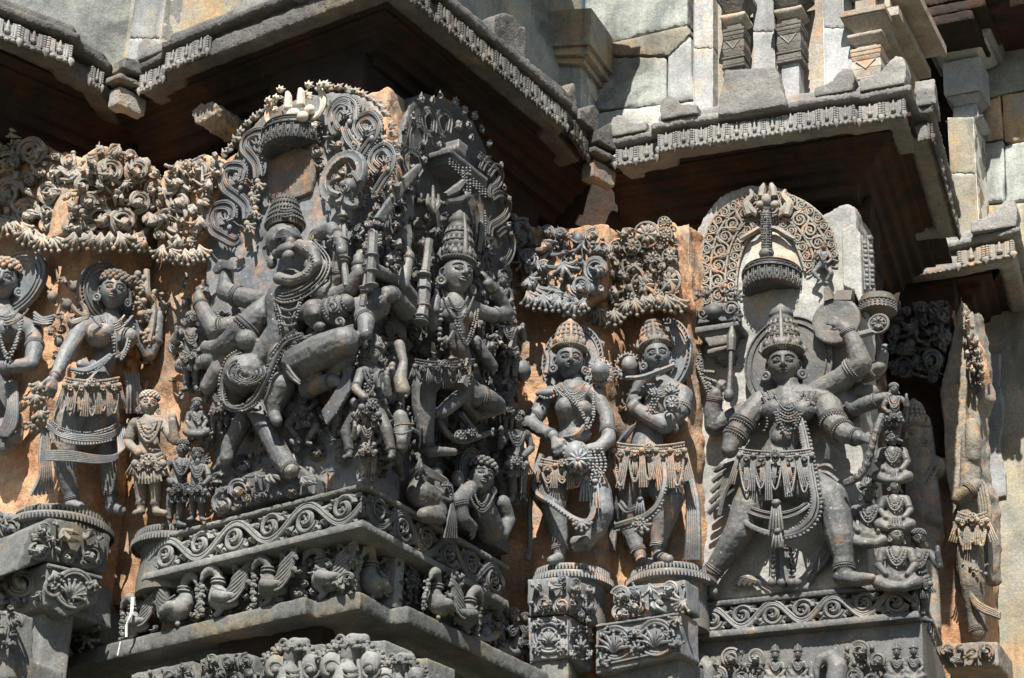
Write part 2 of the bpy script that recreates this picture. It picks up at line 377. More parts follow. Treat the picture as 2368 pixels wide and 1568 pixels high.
# ------------------------------------------------------------------ eaves
EPROF = [(0, 0), (0, .088), (-.035, .09), (-.035, .112), (.03, .112), (.035, .145), (0, .15), (-.02, .155)] + \
        [(-.03 + .034 * math.cos(a), .178 + .034 * math.sin(a)) for a in np.linspace(-.9, 1.57, 6)] + [(-.30, .21), (-.9, .21)] + \
        [(-.30, .035), (-.10, .035), (-.08, 0)]
EPROF[-5] = (-.30, .21); del EPROF[-4]
CORN = [(-.13, .03), (-.13, .005), (-.19, .005), (-.19, -.03), (-.24, -.035), (-.24, -.07), (-.29, -.075), (-.29, -.11), (-.34, -.12), (-.34, -.16), (-.42, -.17), (-.42, .03)]
def eave(pts, label, mat='eave', prof=EPROF, amp=.012, inner=None):
    mb = MB(); sweep(mb, pts, [(o, ZE0 + z) for o, z in prof])
    c = pts[len(pts) // 2]
    root = thing('stone_eave', (c[0], c[1], ZE0), label, 'eave')
    weathered(mb, 'eave_slab', mat, root, vox=.011, amp=amp, size=.05)
    if inner:                              # stepped soffit behind the fringe, rust-brown with its shade painted in
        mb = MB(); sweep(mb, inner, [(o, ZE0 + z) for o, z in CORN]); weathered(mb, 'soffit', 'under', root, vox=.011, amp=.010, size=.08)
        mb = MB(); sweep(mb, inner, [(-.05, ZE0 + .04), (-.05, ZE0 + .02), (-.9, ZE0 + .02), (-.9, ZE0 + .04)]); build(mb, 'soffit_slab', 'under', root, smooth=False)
    return root
P_ = lambda x, y: pl(x, y, ZE0)[:2]
C_ = P_(905, -31)
ptsL = [P_(0, 90) - (P_(158, 149) - P_(0, 90)) * 2.2, P_(160, 150), P_(170, 178), P_(229, 211), P_(262, 222) + np.array([.0, .25])]
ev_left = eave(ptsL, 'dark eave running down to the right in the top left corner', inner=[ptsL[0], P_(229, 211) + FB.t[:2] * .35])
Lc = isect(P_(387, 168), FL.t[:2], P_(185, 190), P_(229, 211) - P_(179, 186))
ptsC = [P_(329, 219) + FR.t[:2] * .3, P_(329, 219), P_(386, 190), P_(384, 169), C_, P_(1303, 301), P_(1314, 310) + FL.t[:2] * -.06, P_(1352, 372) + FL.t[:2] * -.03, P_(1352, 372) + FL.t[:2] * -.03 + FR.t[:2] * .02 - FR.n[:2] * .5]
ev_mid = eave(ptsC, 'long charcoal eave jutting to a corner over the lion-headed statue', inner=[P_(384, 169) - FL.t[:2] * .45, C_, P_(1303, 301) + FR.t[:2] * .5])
v0, v1, v2, v3, v4 = P_(1425, 390), P_(1522, 355), P_(1978, 286), P_(1988, 291), P_(2094, 272)
s0, s1, s2 = P_(2112, 330), P_(2146, 322), P_(2208, 550)
ptsV = [v0 + FR.t[:2] * .3, v0, P_(1525, 372), v1, v2, v3, v4, s0, s1, s2, s2 - FS.n[:2] * .3]
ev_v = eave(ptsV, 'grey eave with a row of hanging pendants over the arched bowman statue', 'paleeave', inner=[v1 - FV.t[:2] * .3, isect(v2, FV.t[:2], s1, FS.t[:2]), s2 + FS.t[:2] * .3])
w0, w1 = P_(2217, 623), P_(2347, 595)
ptsW = [w0 - FX.t[:2] * .3, w0, w1, w1 + FS.t[:2] * .9]
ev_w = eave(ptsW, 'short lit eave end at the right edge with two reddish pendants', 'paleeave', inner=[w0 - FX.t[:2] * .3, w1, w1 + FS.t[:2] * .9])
# pendants: a U garland, a bud in it, beaded strings at both sides
def pendant_mesh(name, wd=.086, h=.088):
    mb = MB(); X = lambda u, z, o=.0: V(u * wd, -o, z * h)
    mb.box(X(-.5, .06, -.004), V(wd, 0, 0), V(0, -.01, 0), V(0, 0, h * .94))
    for s in (-1, 1):
        for k in range(7): mb.ball(X(s * .43, .95 - k * .135, .014), .0075, (6, 4))
    for q, r in ((.30, .006), (.22, .0045)):
        pts = [X(-q, .98, .014)] + [X(-q * math.cos(a), .36 - .30 * (q / .3) * math.sin(a), .016) for a in np.linspace(0, math.pi, 9)] + [X(q, .98, .014)]
        mb.tube(pts, r, 6)
    mb.lathe(X(0, .28, .016), [(.001, 0), (.009, .008), (.0105, .018), (.006, .026), (.007, .03), (.0055, .045), (.004, .06), (.001, .07)], V(0, 0, 1), 8)
    for u in (-.25, 0, .25): mb.ball(X(u, .0 + .16 * abs(u), .016), (.009, .009, .010), (6, 4))
    for s in (-1, 1): mb.lathe(X(s * .49, .16, .016), [(.001, -.03), (.010, -.014), (.012, 0), (.006, .012)], V(0, 0, 1), 7)
    v = mb.verts(); me = bpy.data.meshes.new(name); me.from_pydata(v.tolist(), [], mb.f); me.update()
    me.polygons.foreach_set('use_smooth', [True] * len(me.polygons)); me.set_sharp_from_angle(angle=rad(50)); return me
PEND = {k: pendant_mesh('pendant') for k in ('eave', 'paleeave', 'leaf')}
for k in PEND: PEND[k].materials.append(M[k])
def fringe(root, a, b, mat, n=None, skip=()):
    a, b = np.asarray(a[:2]), np.asarray(b[:2]); ln = np.linalg.norm(b - a); d = (b - a) / ln
    n = n or max(1, round(ln / .088)); ang = math.atan2(d[1], d[0])
    for i in range(n):
        if i in skip: continue
        p = a + d * ln * (i + .5) / n
        ob = bpy.data.objects.new('pendant', PEND[mat]); COL.objects.link(ob); ob.parent = root
        ob.location = (V(p[0], p[1], ZE0 + .0) + V(d[1], -d[0], 0) * .002) - np.array(root.location); ob.rotation_euler = (rng.uniform(-.04, .04), rng.uniform(-.02, .02), ang); ob.scale = (ln / n / .086, rng.uniform(.9, 1.1), rng.uniform(.97, 1.03))
fringe(ev_left, P_(0, 90) - (P_(160, 150) - P_(0, 90)) * .5, P_(160, 150), 'paleeave', 4)
fringe(ev_left, P_(200, 195), P_(229, 211), 'paleeave', 1)
fringe(ev_mid, P_(329, 219), P_(384, 191), 'paleeave', 2); fringe(ev_mid, P_(386, 168), P_(485, 127), 'paleeave', 3)
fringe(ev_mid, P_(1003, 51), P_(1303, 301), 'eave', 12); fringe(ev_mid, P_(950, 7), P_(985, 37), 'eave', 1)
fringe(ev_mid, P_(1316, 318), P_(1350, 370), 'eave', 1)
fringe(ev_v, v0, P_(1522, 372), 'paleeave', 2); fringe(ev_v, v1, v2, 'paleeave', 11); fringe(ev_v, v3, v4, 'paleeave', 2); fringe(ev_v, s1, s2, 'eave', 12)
fringe(ev_w, w0, w1, 'leaf', 2)
# plain block hiding one pendant place on the receding side, and curled end stones on the roll
def curl(root, p, d, h=.11, ln=.17, mat='eave', th=.09):   # end stone: rises in a concave curve to a rounded tip
    d = unit(V(d[0], d[1], 0)); n = V(d[1], -d[0], 0)
    if n @ (CAM - p) < 0: n = -n
    prof = [(0, 0), (ln, 0), (ln + .012, h * .5), (ln, h * .9), (ln - .035, h), (ln - .07, h * .78), (ln * .45, h * .5), (ln * .2, h * .42), (0, h * .4)]
    f = [p + d * u + V(0, 0, z) + n * th * .5 for u, z in prof]; b = [p + d * u + V(0, 0, z) - n * th * .5 for u, z in prof]
    mb = MB(); mb.loft(f, b); weathered(mb, 'corner_finial', mat, root, vox=.008, amp=.008, size=.04)
zt = ZE0 + .15
def on(pt, d, back): q = V(pt[0], pt[1], zt); return q + V(d[0], d[1], 0) * back
curl(ev_mid, V(*(P_(329, 219) + FL.t[:2] * .16), zt) + V(0, 0, .005), -FL.t, mat='paleeave')
curl(ev_v, V(*(v0 + FV.t[:2] * .16), zt), -FV.t, mat='paleeave'); curl(ev_v, V(*(v1 + FV.t[:2] * .2), zt), -FV.t, h=.12, mat='paleeave')
curl(ev_v, V(*(v2 - FV.t[:2] * .17), zt), FV.t, mat='paleeave', h=.12); curl(ev_v, V(*(v4 - FV.t[:2] * .19), zt), FV.t, mat='paleeave', h=.15, ln=.2)
curl(ev_v, V(*(s1 + FS.t[:2] * .12), zt) , -FS.t, mat='paleeave', h=.14)
curl(ev_w, V(*(w1 - FX.t[:2] * .2), zt), FX.t, mat='paleeave', h=.16, ln=.22)
curl(ev_mid, V(*(P_(1350, 372)), zt) - FR.t * .12, FR.t, h=.14, ln=.16)
# trapezoid slabs standing on the rolls
def slab_up(root, frame, pts, th, mat, name='upright_slab'):
    mb = MB(); f = [frame.P(*p) for p in pts]; mb.loft(f, [q - frame.n * th for q in f]); return weathered(mb, name, mat, root, vox=.01, amp=.016, size=.07)
FLE = Frame(V(*P_(485, 127), ZE0), A_L).shift(.01); FVE = Frame(V(*v1, ZE0), A_V).shift(.033)
slab_up(ev_mid, FLE, [ZQ(750, 160), ZQ(830, -30), ZQ(1500, -330), ZQ(1700, -200)], .1, 'paleeave')
slab_up(ev_v, FVE, [ZT(375, 1035), ZT(440, 625), ZT(905, 590), ZT(1000, 940)], .06, 'paleeave')
# broken stele on the receding parapet
FRE = Frame(V(*P_(1100, 133), ZE0), A_R).shift(.0)
slab_up(ev_mid, FRE, [ZS(735, 260), ZS(735, 130), ZS(830, 100), ZS(900, 120), ZS(940, 200), ZS(985, 215), ZS(995, 300), ZS(1000, 520)], .12, 'eave', 'broken_stele')
slab_up(ev_mid, FRE.shift(.01), [ZS(1005, 540), ZS(1010, 440), ZS(1090, 570), ZS(1095, 530), ZS(1320, 720), ZS(1360, 650), ZS(1385, 680), ZS(1390, 900)], .12, 'eave', 'parapet_block')
# ledge: plain lit blocks where two eaves meet
def block(name, frame_a, frame_b, top, bot, mat, label):
    pass
# ------------------------------------------------------------------ base of the central block
def base(path, label, h, name='scroll_plinth', mat='ledge', rec=.055):
    prof = [(0, 0), (0, -.022), (-rec, -.024), (-rec, -h + .03), (0, -h + .028), (.004, -h), (-.06, -h - .008), (-.6, -h - .008), (-.6, 0)]
    mb = MB(); sweep(mb, path, [(o, ZK0 + z) for o, z in prof]); c = path[len(path) // 2]
    root = thing(name, (c[0], c[1], ZK0 - h), label, 'plinth')
    weathered(mb, 'slab', mat, root, vox=.009, amp=.006, size=.04); return root
bl = FL.L(-1.128, ZK0); br = FR.L(1.005, ZK0)
base_c = base([bl[:2] + FR.t[:2] * .35, bl[:2], K[:2], br[:2], br[:2] - FL.t[:2] * .3], 'carved scroll base under the lion-headed statue at the corner of the block', .177)
v_l = FV.o[:2]; v_r = FS.o[:2]
base_v = base([v_l + FS.t[:2] * .3, v_l, v_r, v_r + FS.t[:2] * .8], 'scroll-carved dark base under the striding bowman statue', .155, mat='dark')
# vine scroll: a running stem with a spiral in every bend
def vine(fr, root, u0, u1, z0, z1, n, off, mat, name='vine_scroll', r=.0145, flip=False):
    mb = MB(); h = (z1 - z0) / 2; zc = (z0 + z1) / 2; wv = (u1 - u0) / n; f0 = -1 if flip else 1
    X = lambda u, z, o=0.: fr.L(u, z, off + o)
    us = np.linspace(u0 - wv * .0, u1, n * 12 + 1)
    for dz, rr, oo in ((0, r, .010), (.45, r * .5, .018), (-.45, r * .5, .018)):
        mb.tube([X(u, zc + f0 * h * .84 * math.sin(math.pi * (u - u0) / wv) + dz * r * 1.4, oo) for u in us], rr, 6)
    for i in range(n):
        s = f0 * (1 if i % 2 == 0 else -1); cx = u0 + wv * (i + .5); cz = zc - s * h * .10; R = min(wv * .49, h * .90)
        for q, rr, oo in ((1., r * .85, .008), (.90, r * .45, .020), (.80, r * .4, .017)):
            pts = [X(cx + R * q * (1 - .70 * t / 8.) * math.cos(.2 + t), cz - s * R * q * (1 - .70 * t / 8.) * math.sin(.2 + t), oo + .008 * t / 8) for t in np.linspace(0, 8., 30)]
            mb.tube(pts, np.linspace(rr, rr * .7, 30), 6)
        mb.ball(X(cx, cz, .014), R * .20, (8, 6))
        for k in range(4):
            a = i * 1.7 + k * 1.5; mb.tube([X(cx, cz, .012), X(cx + R * .3 * math.cos(a), cz + R * .3 * math.sin(a), .022), X(cx + R * .46 * math.cos(a + .5), cz + R * .46 * math.sin(a + .5), .012)], [R * .10, R * .13, R * .08], 6)
        for sx, sz, l in ((0, .62, .5), (0, -.62, .5), (.5, s * .0, 0), (.24, s * .98, .32), (.78, s * .98, .32), (.22, -s * .9, .42), (.78, -s * .9, .42), (.5, -s * .95, .3)):
            if not l: continue
            bu, bz = u0 + wv * (i + sx), zc + h * sz
            for k in range(5):
                a = (-math.pi / 2 if sz > 0 else math.pi / 2) + (-.9 + .45 * k) + rng.uniform(-.15, .15); L_ = h * l
                mb.tube([X(bu, bz, .002), X(bu + L_ * .55 * math.cos(a), bz + L_ * .55 * math.sin(a), .014), X(bu + L_ * math.cos(a + .35), bz + L_ * math.sin(a + .35), .006)], [r * .3, r * .58, r * .4], 6)
    return build(mb, name, mat, root)
vine(FL, base_c, -1.11, -.02, ZK0 - .148, ZK0 - .022, 6, -.030, 'ledge')
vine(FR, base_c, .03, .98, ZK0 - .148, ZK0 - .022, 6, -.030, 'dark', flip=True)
uv0, uv1 = FV.u(V(*v_l, 0)), FV.u(V(*v_r, 0))
vine(FV, base_v, uv0 + .02, uv1 - .03, ZK0 - .128, ZK0 - .022, 7, -.030, 'dark')
vine(FS, base_v, .03, .6, ZK0 - .128, ZK0 - .022, 4, -.030, 'dark')
# ------------------------------------------------------------------ ledge that carries the swans, walls under it
ZL0 = ZK0 - .45
LP = lambda z, x, y: hit_z(*z(x, y), ZL0)[:2]
lA = [LP(ZW, 0, 1400) - (LP(ZW, 1300, 1095) - LP(ZW, 0, 1400)) * .62, LP(ZW, 1300, 1095), LP(ZW, 1370, 1130), LP(ZW, 1698, 1055), LP(ZW, 1930, 1180), LP(ZF, 880, 1250)]
lend = LP(ZF, 1550, 1565); lB = lend + (lend - lA[-1]) * .35
mb = MB(); sweep(mb, [lA[0] + FR.t[:2] * .3] + lA + [lB, lB - FL.t[:2] * .35], [(0, ZL0), (0, ZL0 + .066), (-.02, ZL0 + .07), (-.7, ZL0 + .07), (-.7, ZL0 - .02), (-.16, ZL0 - .02), (-.15, ZL0)])
tag(weathered(mb, 'stone_ledge', 'ledge', vox=.01, amp=.006, size=.05), 'plain grey stepped ledge carrying the row of carved swans', 'ledge')
ZTOP = ZL0 + .07
wall('stone_wall', 'ledge', [offset_path([bl[:2], K[:2], br[:2]], -.13)[i] for i in range(3)], ZTOP - .02, ZK0 - .18, 'recessed grey course behind the row of carved swans', th=.4)
wall('stone_wall', 'under', offset_path([lA[0], lA[3], lB], -.22), ZL0 - .9, ZL0 - .015, 'dark brown shadowed wall under the plain ledge', th=.4)
wall('stone_wall', 'dark', [FV.shift(-.05).L(uv0 - .6, 0)[:2], FV.shift(-.05).L(uv1, 0)[:2], FV.shift(-.05).L(uv1, 0)[:2] + FS.t[:2] * .8], ZK0 - 1.2, ZK0 - .16, 'dark course with small seated figures below the bowman statue', th=.4)

wall('stone_wall', 'under', [FL.shift(-.5).L(-2.4, 0)[:2], FL.shift(-.5).L(-.85, 0)[:2]], ZL0 - .9, ZK0 + .1, 'dark core wall deep behind the swan course at the lower left', th=.2)
# ------------------------------------------------------------------ arched backing slabs
def arched(fr, pts, off, th, mat, label, name='arched_slab', cat='carved slab', vox=.011, amp=.018, smoothn=4):
    p = catmull(np.array([[*q] for q in pts], float), smoothn); mb = MB(); f = [fr.P(*q, off) for q in p]
    mb.loft(f, [q - fr.n * th for q in f]); o = weathered(mb, name, mat, None, vox=vox, amp=amp, size=.07); return tag(o, label, cat)
SL, SR = FL.shift(-.08), FR.shift(-.08)
kc = isect(SL.o[:2], SL.t[:2], SR.o[:2], SR.t[:2])
# plain rough core at the corner of the block
mb = MB(); sweep(mb, [kc + (SL.t * -.22)[:2], kc, kc + (SR.t * .25)[:2]], [(-.02, ZK0 + 1.35), (-.03, ZK0 + 1.6), (-.05, ZK0 + 1.80), (-.12, ZK0 + 1.84), (-.4, ZK0 + 1.84), (-.4, ZK0 + 1.35)])
tag(weathered(mb, 'block_core', 'rust', vox=.012, amp=.03, size=.09), 'rough reddish corner of the central block rising above the carved arches', 'stone block')
mb = MB(); sweep(mb, [kc + (SL.t * -.5)[:2], kc, kc + (SR.t * .6)[:2]], [(-.03, ZK0), (-.03, ZK0 + 1.4), (-.4, ZK0 + 1.4), (-.4, ZK0)])
tag(weathered(mb, 'block_core', 'dark', vox=.014, amp=.02, size=.08), 'grey stone core of the corner block behind the crowded carvings', 'stone block')
arched(SL, [D_ for D_ in [ZD(500, 1130), ZD(480, 800), ZD(478, 560), ZD(500, 440), ZD(560, 330), ZD(610, 265), ZD(700, 225), ZD(800, 212), ZD(862, 240), ZD(884, 300), ZD(878, 420), ZD(838, 1130)]], -.02, .22, 'blue', 'large arched slab behind the lion-headed statue')
arched(SR, [ZD(870, 1130), ZD(915, 420), ZD(935, 290), ZD(960, 225), ZD(1010, 220), ZD(1080, 260), ZD(1130, 360), ZD(1165, 460), ZD(1180, 600), ZD(1185, 900), ZD(1180, 1280)], -.02, .2, 'dark', 'arched slab on the receding face behind the club-bearing statue')
mb = MB(); vs = FV.shift(-.09)
arched(FV, [ZD(1612, 1390), ZD(1600, 1000), ZD(1588, 680), ZD(1600, 560), ZD(1650, 470), ZD(1720, 432), ZD(1790, 430), ZD(1850, 460), ZD(1890, 500), ZD(1935, 478), ZD(1968, 472), ZD(1978, 520), ZD(1985, 900), ZD(2010, 1350)], -.10, .3, 'paleslab', 'tall pale arched slab behind the bowman statue')
wall('stone_wall', 'under', [FV.shift(-.42).L(uv0, 0)[:2], isect(FV.shift(-.42).o[:2], FV.t[:2], FS.o[:2] + FS.n[:2] * -.20, FS.t[:2]), v_r - FS.n[:2] * .20 + FS.t[:2] * .75], ZK0 - .1, ZE0 + .13, 'dark side wall of the block behind the bowman statue', rough=RW)  # colour darkened to carry the shade on this side

def bracket(label, c, dl, dr, z0, parts, mat):
    root = thing('eave_bracket', c, label, 'bracket')
    for nm, za, zb_, o, m_ in parts:
        mb = MB(); sweep(mb, [c[:2] - dl[:2] * .07, c[:2], c[:2] + dr[:2] * .15], [(o, z0 + za), (o, z0 + zb_), (-.06, z0 + zb_), (-.06, z0 + za)]); weathered(mb, nm, m_, root, vox=.009, amp=.014)
    return root
c1 = hit_z(*ZA(835, 600), ZE0 + .02); bracket('angled bracket block in the notch between the top left eave and the charcoal eave', c1, FL.t, FB.t, ZE0 + .02, (('block', -.09, 0, 0, 'paleeave'), ('slab', .02, .05, .03, 'eave')), 'eave')
curl(ev_left, c1 + V(0, 0, .07) - FB.t * .02, FB.t, h=.14, ln=.16)
c2 = hit_z(*ZS(1520, 1245), ZE0 + .02); bracket('reddish bracket block in the notch left of the grey pendant eave', c2, FL.t, FB.t, ZE0 + .02, (('block', -.09, 0, 0, 'leaf'), ('slab', .02, .05, .03, 'eave')), 'eave')
curl(ev_mid, c2 + V(0, 0, .07) - FB.t * .02, FB.t, h=.16, ln=.15)

def stub(label, fr, z, pts, off, th, mat='broken'):
    d = Dr(fr, z, off); d.poly(pts, th); o = weathered(d.mb, 'stone_stub', mat, None, vox=.007, amp=.03, size=.035); tag(o, label, 'stone stub')
# ------------------------------------------------------------------ upper walls above the eaves
zu0, zu1 = ZE0 + .15, ZE0 + 2.9
UL = FL.shift(-.02); 
q0 = Frame(V(*P_(329, 219), 0), A_L).shift(-.25); 
def seam(mb, fr, a, b, r=.004):
    mb.tube([fr.P(*a, off=.002), fr.P(*b, off=.002)], r, 5)
# left: wall along the left eave, pilaster in the corner, stained wall over the central eave
FU1 = Frame(q0.P(*ZD(262, 120)), A_B); FU2 = q0
p1 = FU1.P(*ZD(262, 120))
wall('stone_wall', 'wall', [far(p1, FU1.t, -1.3), far(p1, FU1.t, .35)], zu0, zu1, 'pale greenish wall above the top left eave', rough=dict(vox=.03, amp=.02, size=.3))
wall('stone_wall', 'gold', [FU2.P(*ZD(250, 60))[:2] - FU2.n[:2] * .06, far(FU2.P(*ZD(372, 60)) - FU2.n * .06, FU2.t, 1.2)], zu0, zu1, 'ochre streaked wall above the long charcoal eave', rough=dict(vox=.03, amp=.02, size=.3))
def pilaster(fr, xs, y, z0, z1, label, mat='pil', depth=.10, side=.12, seams=()):
    a, b = fr.P(*ZD(xs[0], y)), fr.P(*ZD(xs[1], y))
    root = thing('pilaster', (*(a + b)[:2] / 2, z0), label, 'pilaster')
    zc = sorted([z0, *[fr.P(*ZD(xs[0], s))[2] for s in seams], z1])
    for k in range(len(zc) - 1):
        mb = MB(); mb.box(V(a[0], a[1], zc[k] + .004) , b - a, -fr.n * side, V(0, 0, zc[k + 1] - zc[k] - .004))
        weathered(mb, 'shaft_block', mat, root, vox=.011, amp=.007, size=.09)
    mb = MB(); mb.box(V(a[0], a[1], z0) - fr.n * .006, b - a, -fr.n * (side - .01), V(0, 0, z1 - z0)); build(mb, 'core', 'plaster', root, smooth=False)
    return root
pilaster(FU2.shift(.06), (302, 372), 60, zu0, zu1, 'corner pilaster of pale blocks between the two eaves at top left', seams=(88,), side=.25)
# middle: shaded return wall and lit wall
FU3 = Frame(V(*P_(1100, 133), 0), A_R).shift(-.30); FU4 = Frame(V(*v1, 0), A_V).shift(-.38)
p3 = isect(FU3.o[:2], FU3.t[:2], FU4.o[:2], FU4.t[:2])
wall('stone_wall', 'wall', [p3 - FU3.t[:2] * 1.6, p3], zu0, zu1, 'shaded greenish wall above the receding eave', rough=dict(vox=.03, amp=.02, size=.3))
# lit wall of separate blocks
def blockwall(fr, polys, label, mats, th=.3, name='block_wall', org=None):
    p0 = fr.P(*polys[0][0]); root = thing(name, (p0[0], p0[1], zu0), label, 'wall')
    for k, po in enumerate(polys):
        mb = MB(); f = [fr.P(*q) for q in po]; c = sum(f) / len(f); f = [c + (q - c) * .994 for q in f]
        pr = mats[k % len(mats)] if not isinstance(mats, str) else mats
        o = rng.uniform(-.006, .006); f = [q + fr.n * o for q in f]
        mb.loft(f, [q - fr.n * th for q in f]); weathered(mb, 'stone_block', pr, root, vox=.016, amp=.016, size=.12)
    return root
D = ZD
blockwall(FU4, [[D(1352, 108), D(1590, 55), D(1585, -60), D(1345, -60)],
                [D(1352, 128), D(1545, 128), D(1598, 78), D(1590, 57), D(1352, 110)],
                [D(1365, 255), D(1540, 240), D(1540, 130), D(1352, 130)],
                [D(1542, 240), D(1602, 228), D(1598, 80), D(1542, 130)],
                [D(1330, 420), D(1640, 380), D(1602, 230), D(1363, 258)]],
          'lit pale greenish block wall right of the shaded corner', ['wall', 'gold', 'wall', 'pil', 'wallw'])
pilaster(Frame(FU3.P(*ZD(1300, 160)), A_V).shift(.02), (1272, 1345), 160, zu0, ZE0 + .72, 'square pilaster with a capital half in shade over the receding eave', 'wall', side=.3)
mb = MB(); fr = Frame(FU3.P(*ZD(1300, 160)), A_V).shift(.05); a, b = fr.P(*ZD(1262, 80)), fr.P(*ZD(1352, 80))
for k, (e, dz, hh) in enumerate(((.0, .0, .03), (.03, .03, .04), (.05, .07, .2))): mb.box(a - fr.t * e + fr.n * e + V(0, 0, ZE0 + .70 - a[2] + dz), b - a + fr.t * 2 * e, -fr.n * .4, V(0, 0, hh))
tag(build(mb, 'pilaster_capital', 'gold', smooth=False), 'stained capital on the half shaded pilaster', 'capital')
# right shrine: backing, flat strips, ornate colonnettes
FU5 = Frame(V(*v1, 0), A_V).shift(-.22)
wb = FU5.P(*ZD(1975, 150)); wa = FU5.P(*ZD(1600, 150))
wall('stone_wall', 'pilo', [wa[:2] - FU5.n[:2] * .06, wb[:2] - FU5.n[:2] * .06, wb[:2] - FU5.n[:2] * .06 + FS.t[:2] * .9], zu0, zu1, 'orange-stained wall of the small shrine behind the colonnettes', rough=dict(vox=.02, amp=.012, size=.2))
pilaster(FU5.shift(.02), (1602, 1647), 150, zu0, zu1, 'flat narrow pilaster at the left end of the small shrine', seams=(112,), side=.1)
pilaster(FU5.shift(.02), (1904, 1972), 150, zu0, zu1, 'broad flat pilaster right of the colonnettes', seams=(66,), side=.12)
pilaster(FU5.shift(-.02), (1741, 1790), 150, zu0, zu1, 'flat strip of wall between the two ornate colonnettes', 'pil', seams=(74,), side=.06)
def colonnette(fr, xc, y0, label, w, z0, mat='eave', top=None, sc=1.):
    c = fr.P(*ZD(xc, y0)); root = thing('colonnette', (c[0], c[1], z0), label, 'colonnette')
    t, n = fr.t, fr.n
    def stack(name, items, mt):
        mb = MB(); 
        for zz, hh, ww, tw in items:           # z, height, width below, width above
            lo = [c + t * sx * ww / 2 + n * sy * ww / 2 for sx, sy in ((-1, 1), (1, 1), (1, -1), (-1, -1))]; hi = [c + t * sx * tw / 2 + n * sy * tw / 2 for sx, sy in ((-1, 1), (1, 1), (1, -1), (-1, -1))]
            mb.loft([V(q[0], q[1], z0 + zz) for q in lo], [V(q[0], q[1], z0 + zz + hh) for q in hi])
        ob = build(mb, name, mt, root, smooth=False); bv = ob.modifiers.new('b', 'BEVEL'); bv.width = .004; bv.segments = 2; return ob
    stack('shaft', [(0, .24 * sc, w * .72, w * .72)], 'pil')
    s = sc
    stack('moulding', [(.22 * s, .012, w * 1.06, w * 1.06), (.235 * s, .03, w * .98, w * .98), (.268 * s, .012, w * 1.05, w * 1.05), (.283 * s, .04 * s, w * .9, w * 1.02), (.283 * s + .04 * s, .045 * s, w * 1.02, w * .96),
                       (.372 * s, .02, w * .9, w), (.394 * s, .02, w, w * 1.02), (.416 * s, .018, w * 1.02, w * 1.02), (.437 * s, .03, w * .7, w * .66)], mat)
    stack('disc', [(.465 * s, .025, w * .75, w * 1.12), (.492 * s, .016, w * 1.16, w * 1.16), (.51 * s, .02, w * .62, w * .62)], 'pilo')
    stack('capital', [(.53 * s, .06, w * .75, w * 1.45), (.592 * s, .03, w * 1.5, w * 1.5), (.622 * s, .14, w * .68, w * .68), (.72 * s, .04, w * .9, w * 1.3), (.765 * s, .6, w * 1.3, w * 1.3)], mat)
    mb = MB()                                 # incised chevron on the belly
    p = c + n * w * .515 + V(0, 0, z0 + .345 * s - c[2]); mb.tube([p + t * -w * .32 + V(0, 0, .02), p + V(0, 0, -.025), p + t * w * .32 + V(0, 0, .02)], .0035, 5)
    build(mb, 'chevron', 'pil', root)
    return root
z1_ = FU5.P(*ZD(1838, 210))[2]
colonnette(FU5.shift(.05), 1703, 130, 'ornate dark colonnette behind the trapezoid slab', .105, FU5.P(*ZD(1700, 155))[2] - .285, sc=1.)
colonnette(FU5.shift(.05), 1832, 130, 'ornate dark colonnette with a visible square shaft, right of the trapezoid slab', .115, FU5.P(*ZD(1832, 165))[2] - .235, sc=1.)
colonnette(Frame(FU5.P(*ZD(2010, 150)), A_V).shift(.0), 2010, 130, 'orange-stained stepped corner colonnette at the right end of the shrine', .14, FU5.P(*ZD(2000, 195))[2] - .283, 'pilo', sc=1.)
mb = MB(); a = FU5.P(*ZD(1975, 60)); 
for k, (zz, ww) in enumerate(((.0, .16), (.05, .22), (.10, .18), (.16, .30), (.22, .26))): 
    c0 = FU5.P(*ZD(1968, 30)); mb.box(V(c0[0], c0[1], FU5.P(*ZD(1970, 75))[2] + zz), FU5.t * ww, -FU5.n * -.02 - FU5.n * (.6), V(0, 0, .045))
tag(build(mb, 'cornice_block', 'pilo', smooth=False), 'stepped orange cornice block jutting from the top of the shrine corner', 'cornice')
# far right: shaded core, square pilaster with block capital, stained wall
FU6 = FX.shift(-.05); 
pr = FU6.P(*ZD(2200, 300)); 
pilaster(FU6.shift(-.10), (2196, 2256), 400, zu0 + .02, FU6.P(*ZD(2200, 245))[2], 'square lit pilaster at the far right with a block capital', 'gold', seams=(402,), side=.4)
fr = FU6.shift(-.10); cc = (fr.P(*ZD(2193, 250)) + fr.P(*ZD(2258, 250))) / 2
def cube_stack(name, items, mat, label, cat, c, t, n):
    root = thing(name, c, label, cat); 
    for nm, zz, hh, ww, tw in items:
        mb = MB(); lo = [c + t * sx * ww / 2 + n * (0 if sy < 0 else 1) * 0 + n * sy * ww / 2 for sx, sy in ((-1, 1), (1, 1), (1, -1), (-1, -1))]; hi = [c + t * sx * tw / 2 + n * sy * tw / 2 for sx, sy in ((-1, 1), (1, 1), (1, -1), (-1, -1))]
        mb.loft([q + V(0, 0, zz) for q in lo], [q + V(0, 0, zz + hh) for q in hi]); weathered(mb, nm, mat, root, vox=.01, amp=.006)
    return root
hz = lambda y: fr.P(*ZD(2225, y))[2]
cN = cc - fr.n * .12; cN[2] = hz(280)
cube_stack('pilaster_capital', [('disc', 0, .03, .13, .20), ('neck', .03, .10, .14, .12), ('flare', .13, .05, .12, .18), ('cube_block', .185, .20, .20, .20), ('upper_moulding', .40, .06, .16, .30), ('upper_slab', .46, .4, .34, .5)], 'pil', 'big cube capital of the far right pilaster, half in shadow', 'capital', cN, fr.t, fr.n)
F7 = Frame(FU6.P(*ZD(2262, 400)), A_S + 8)
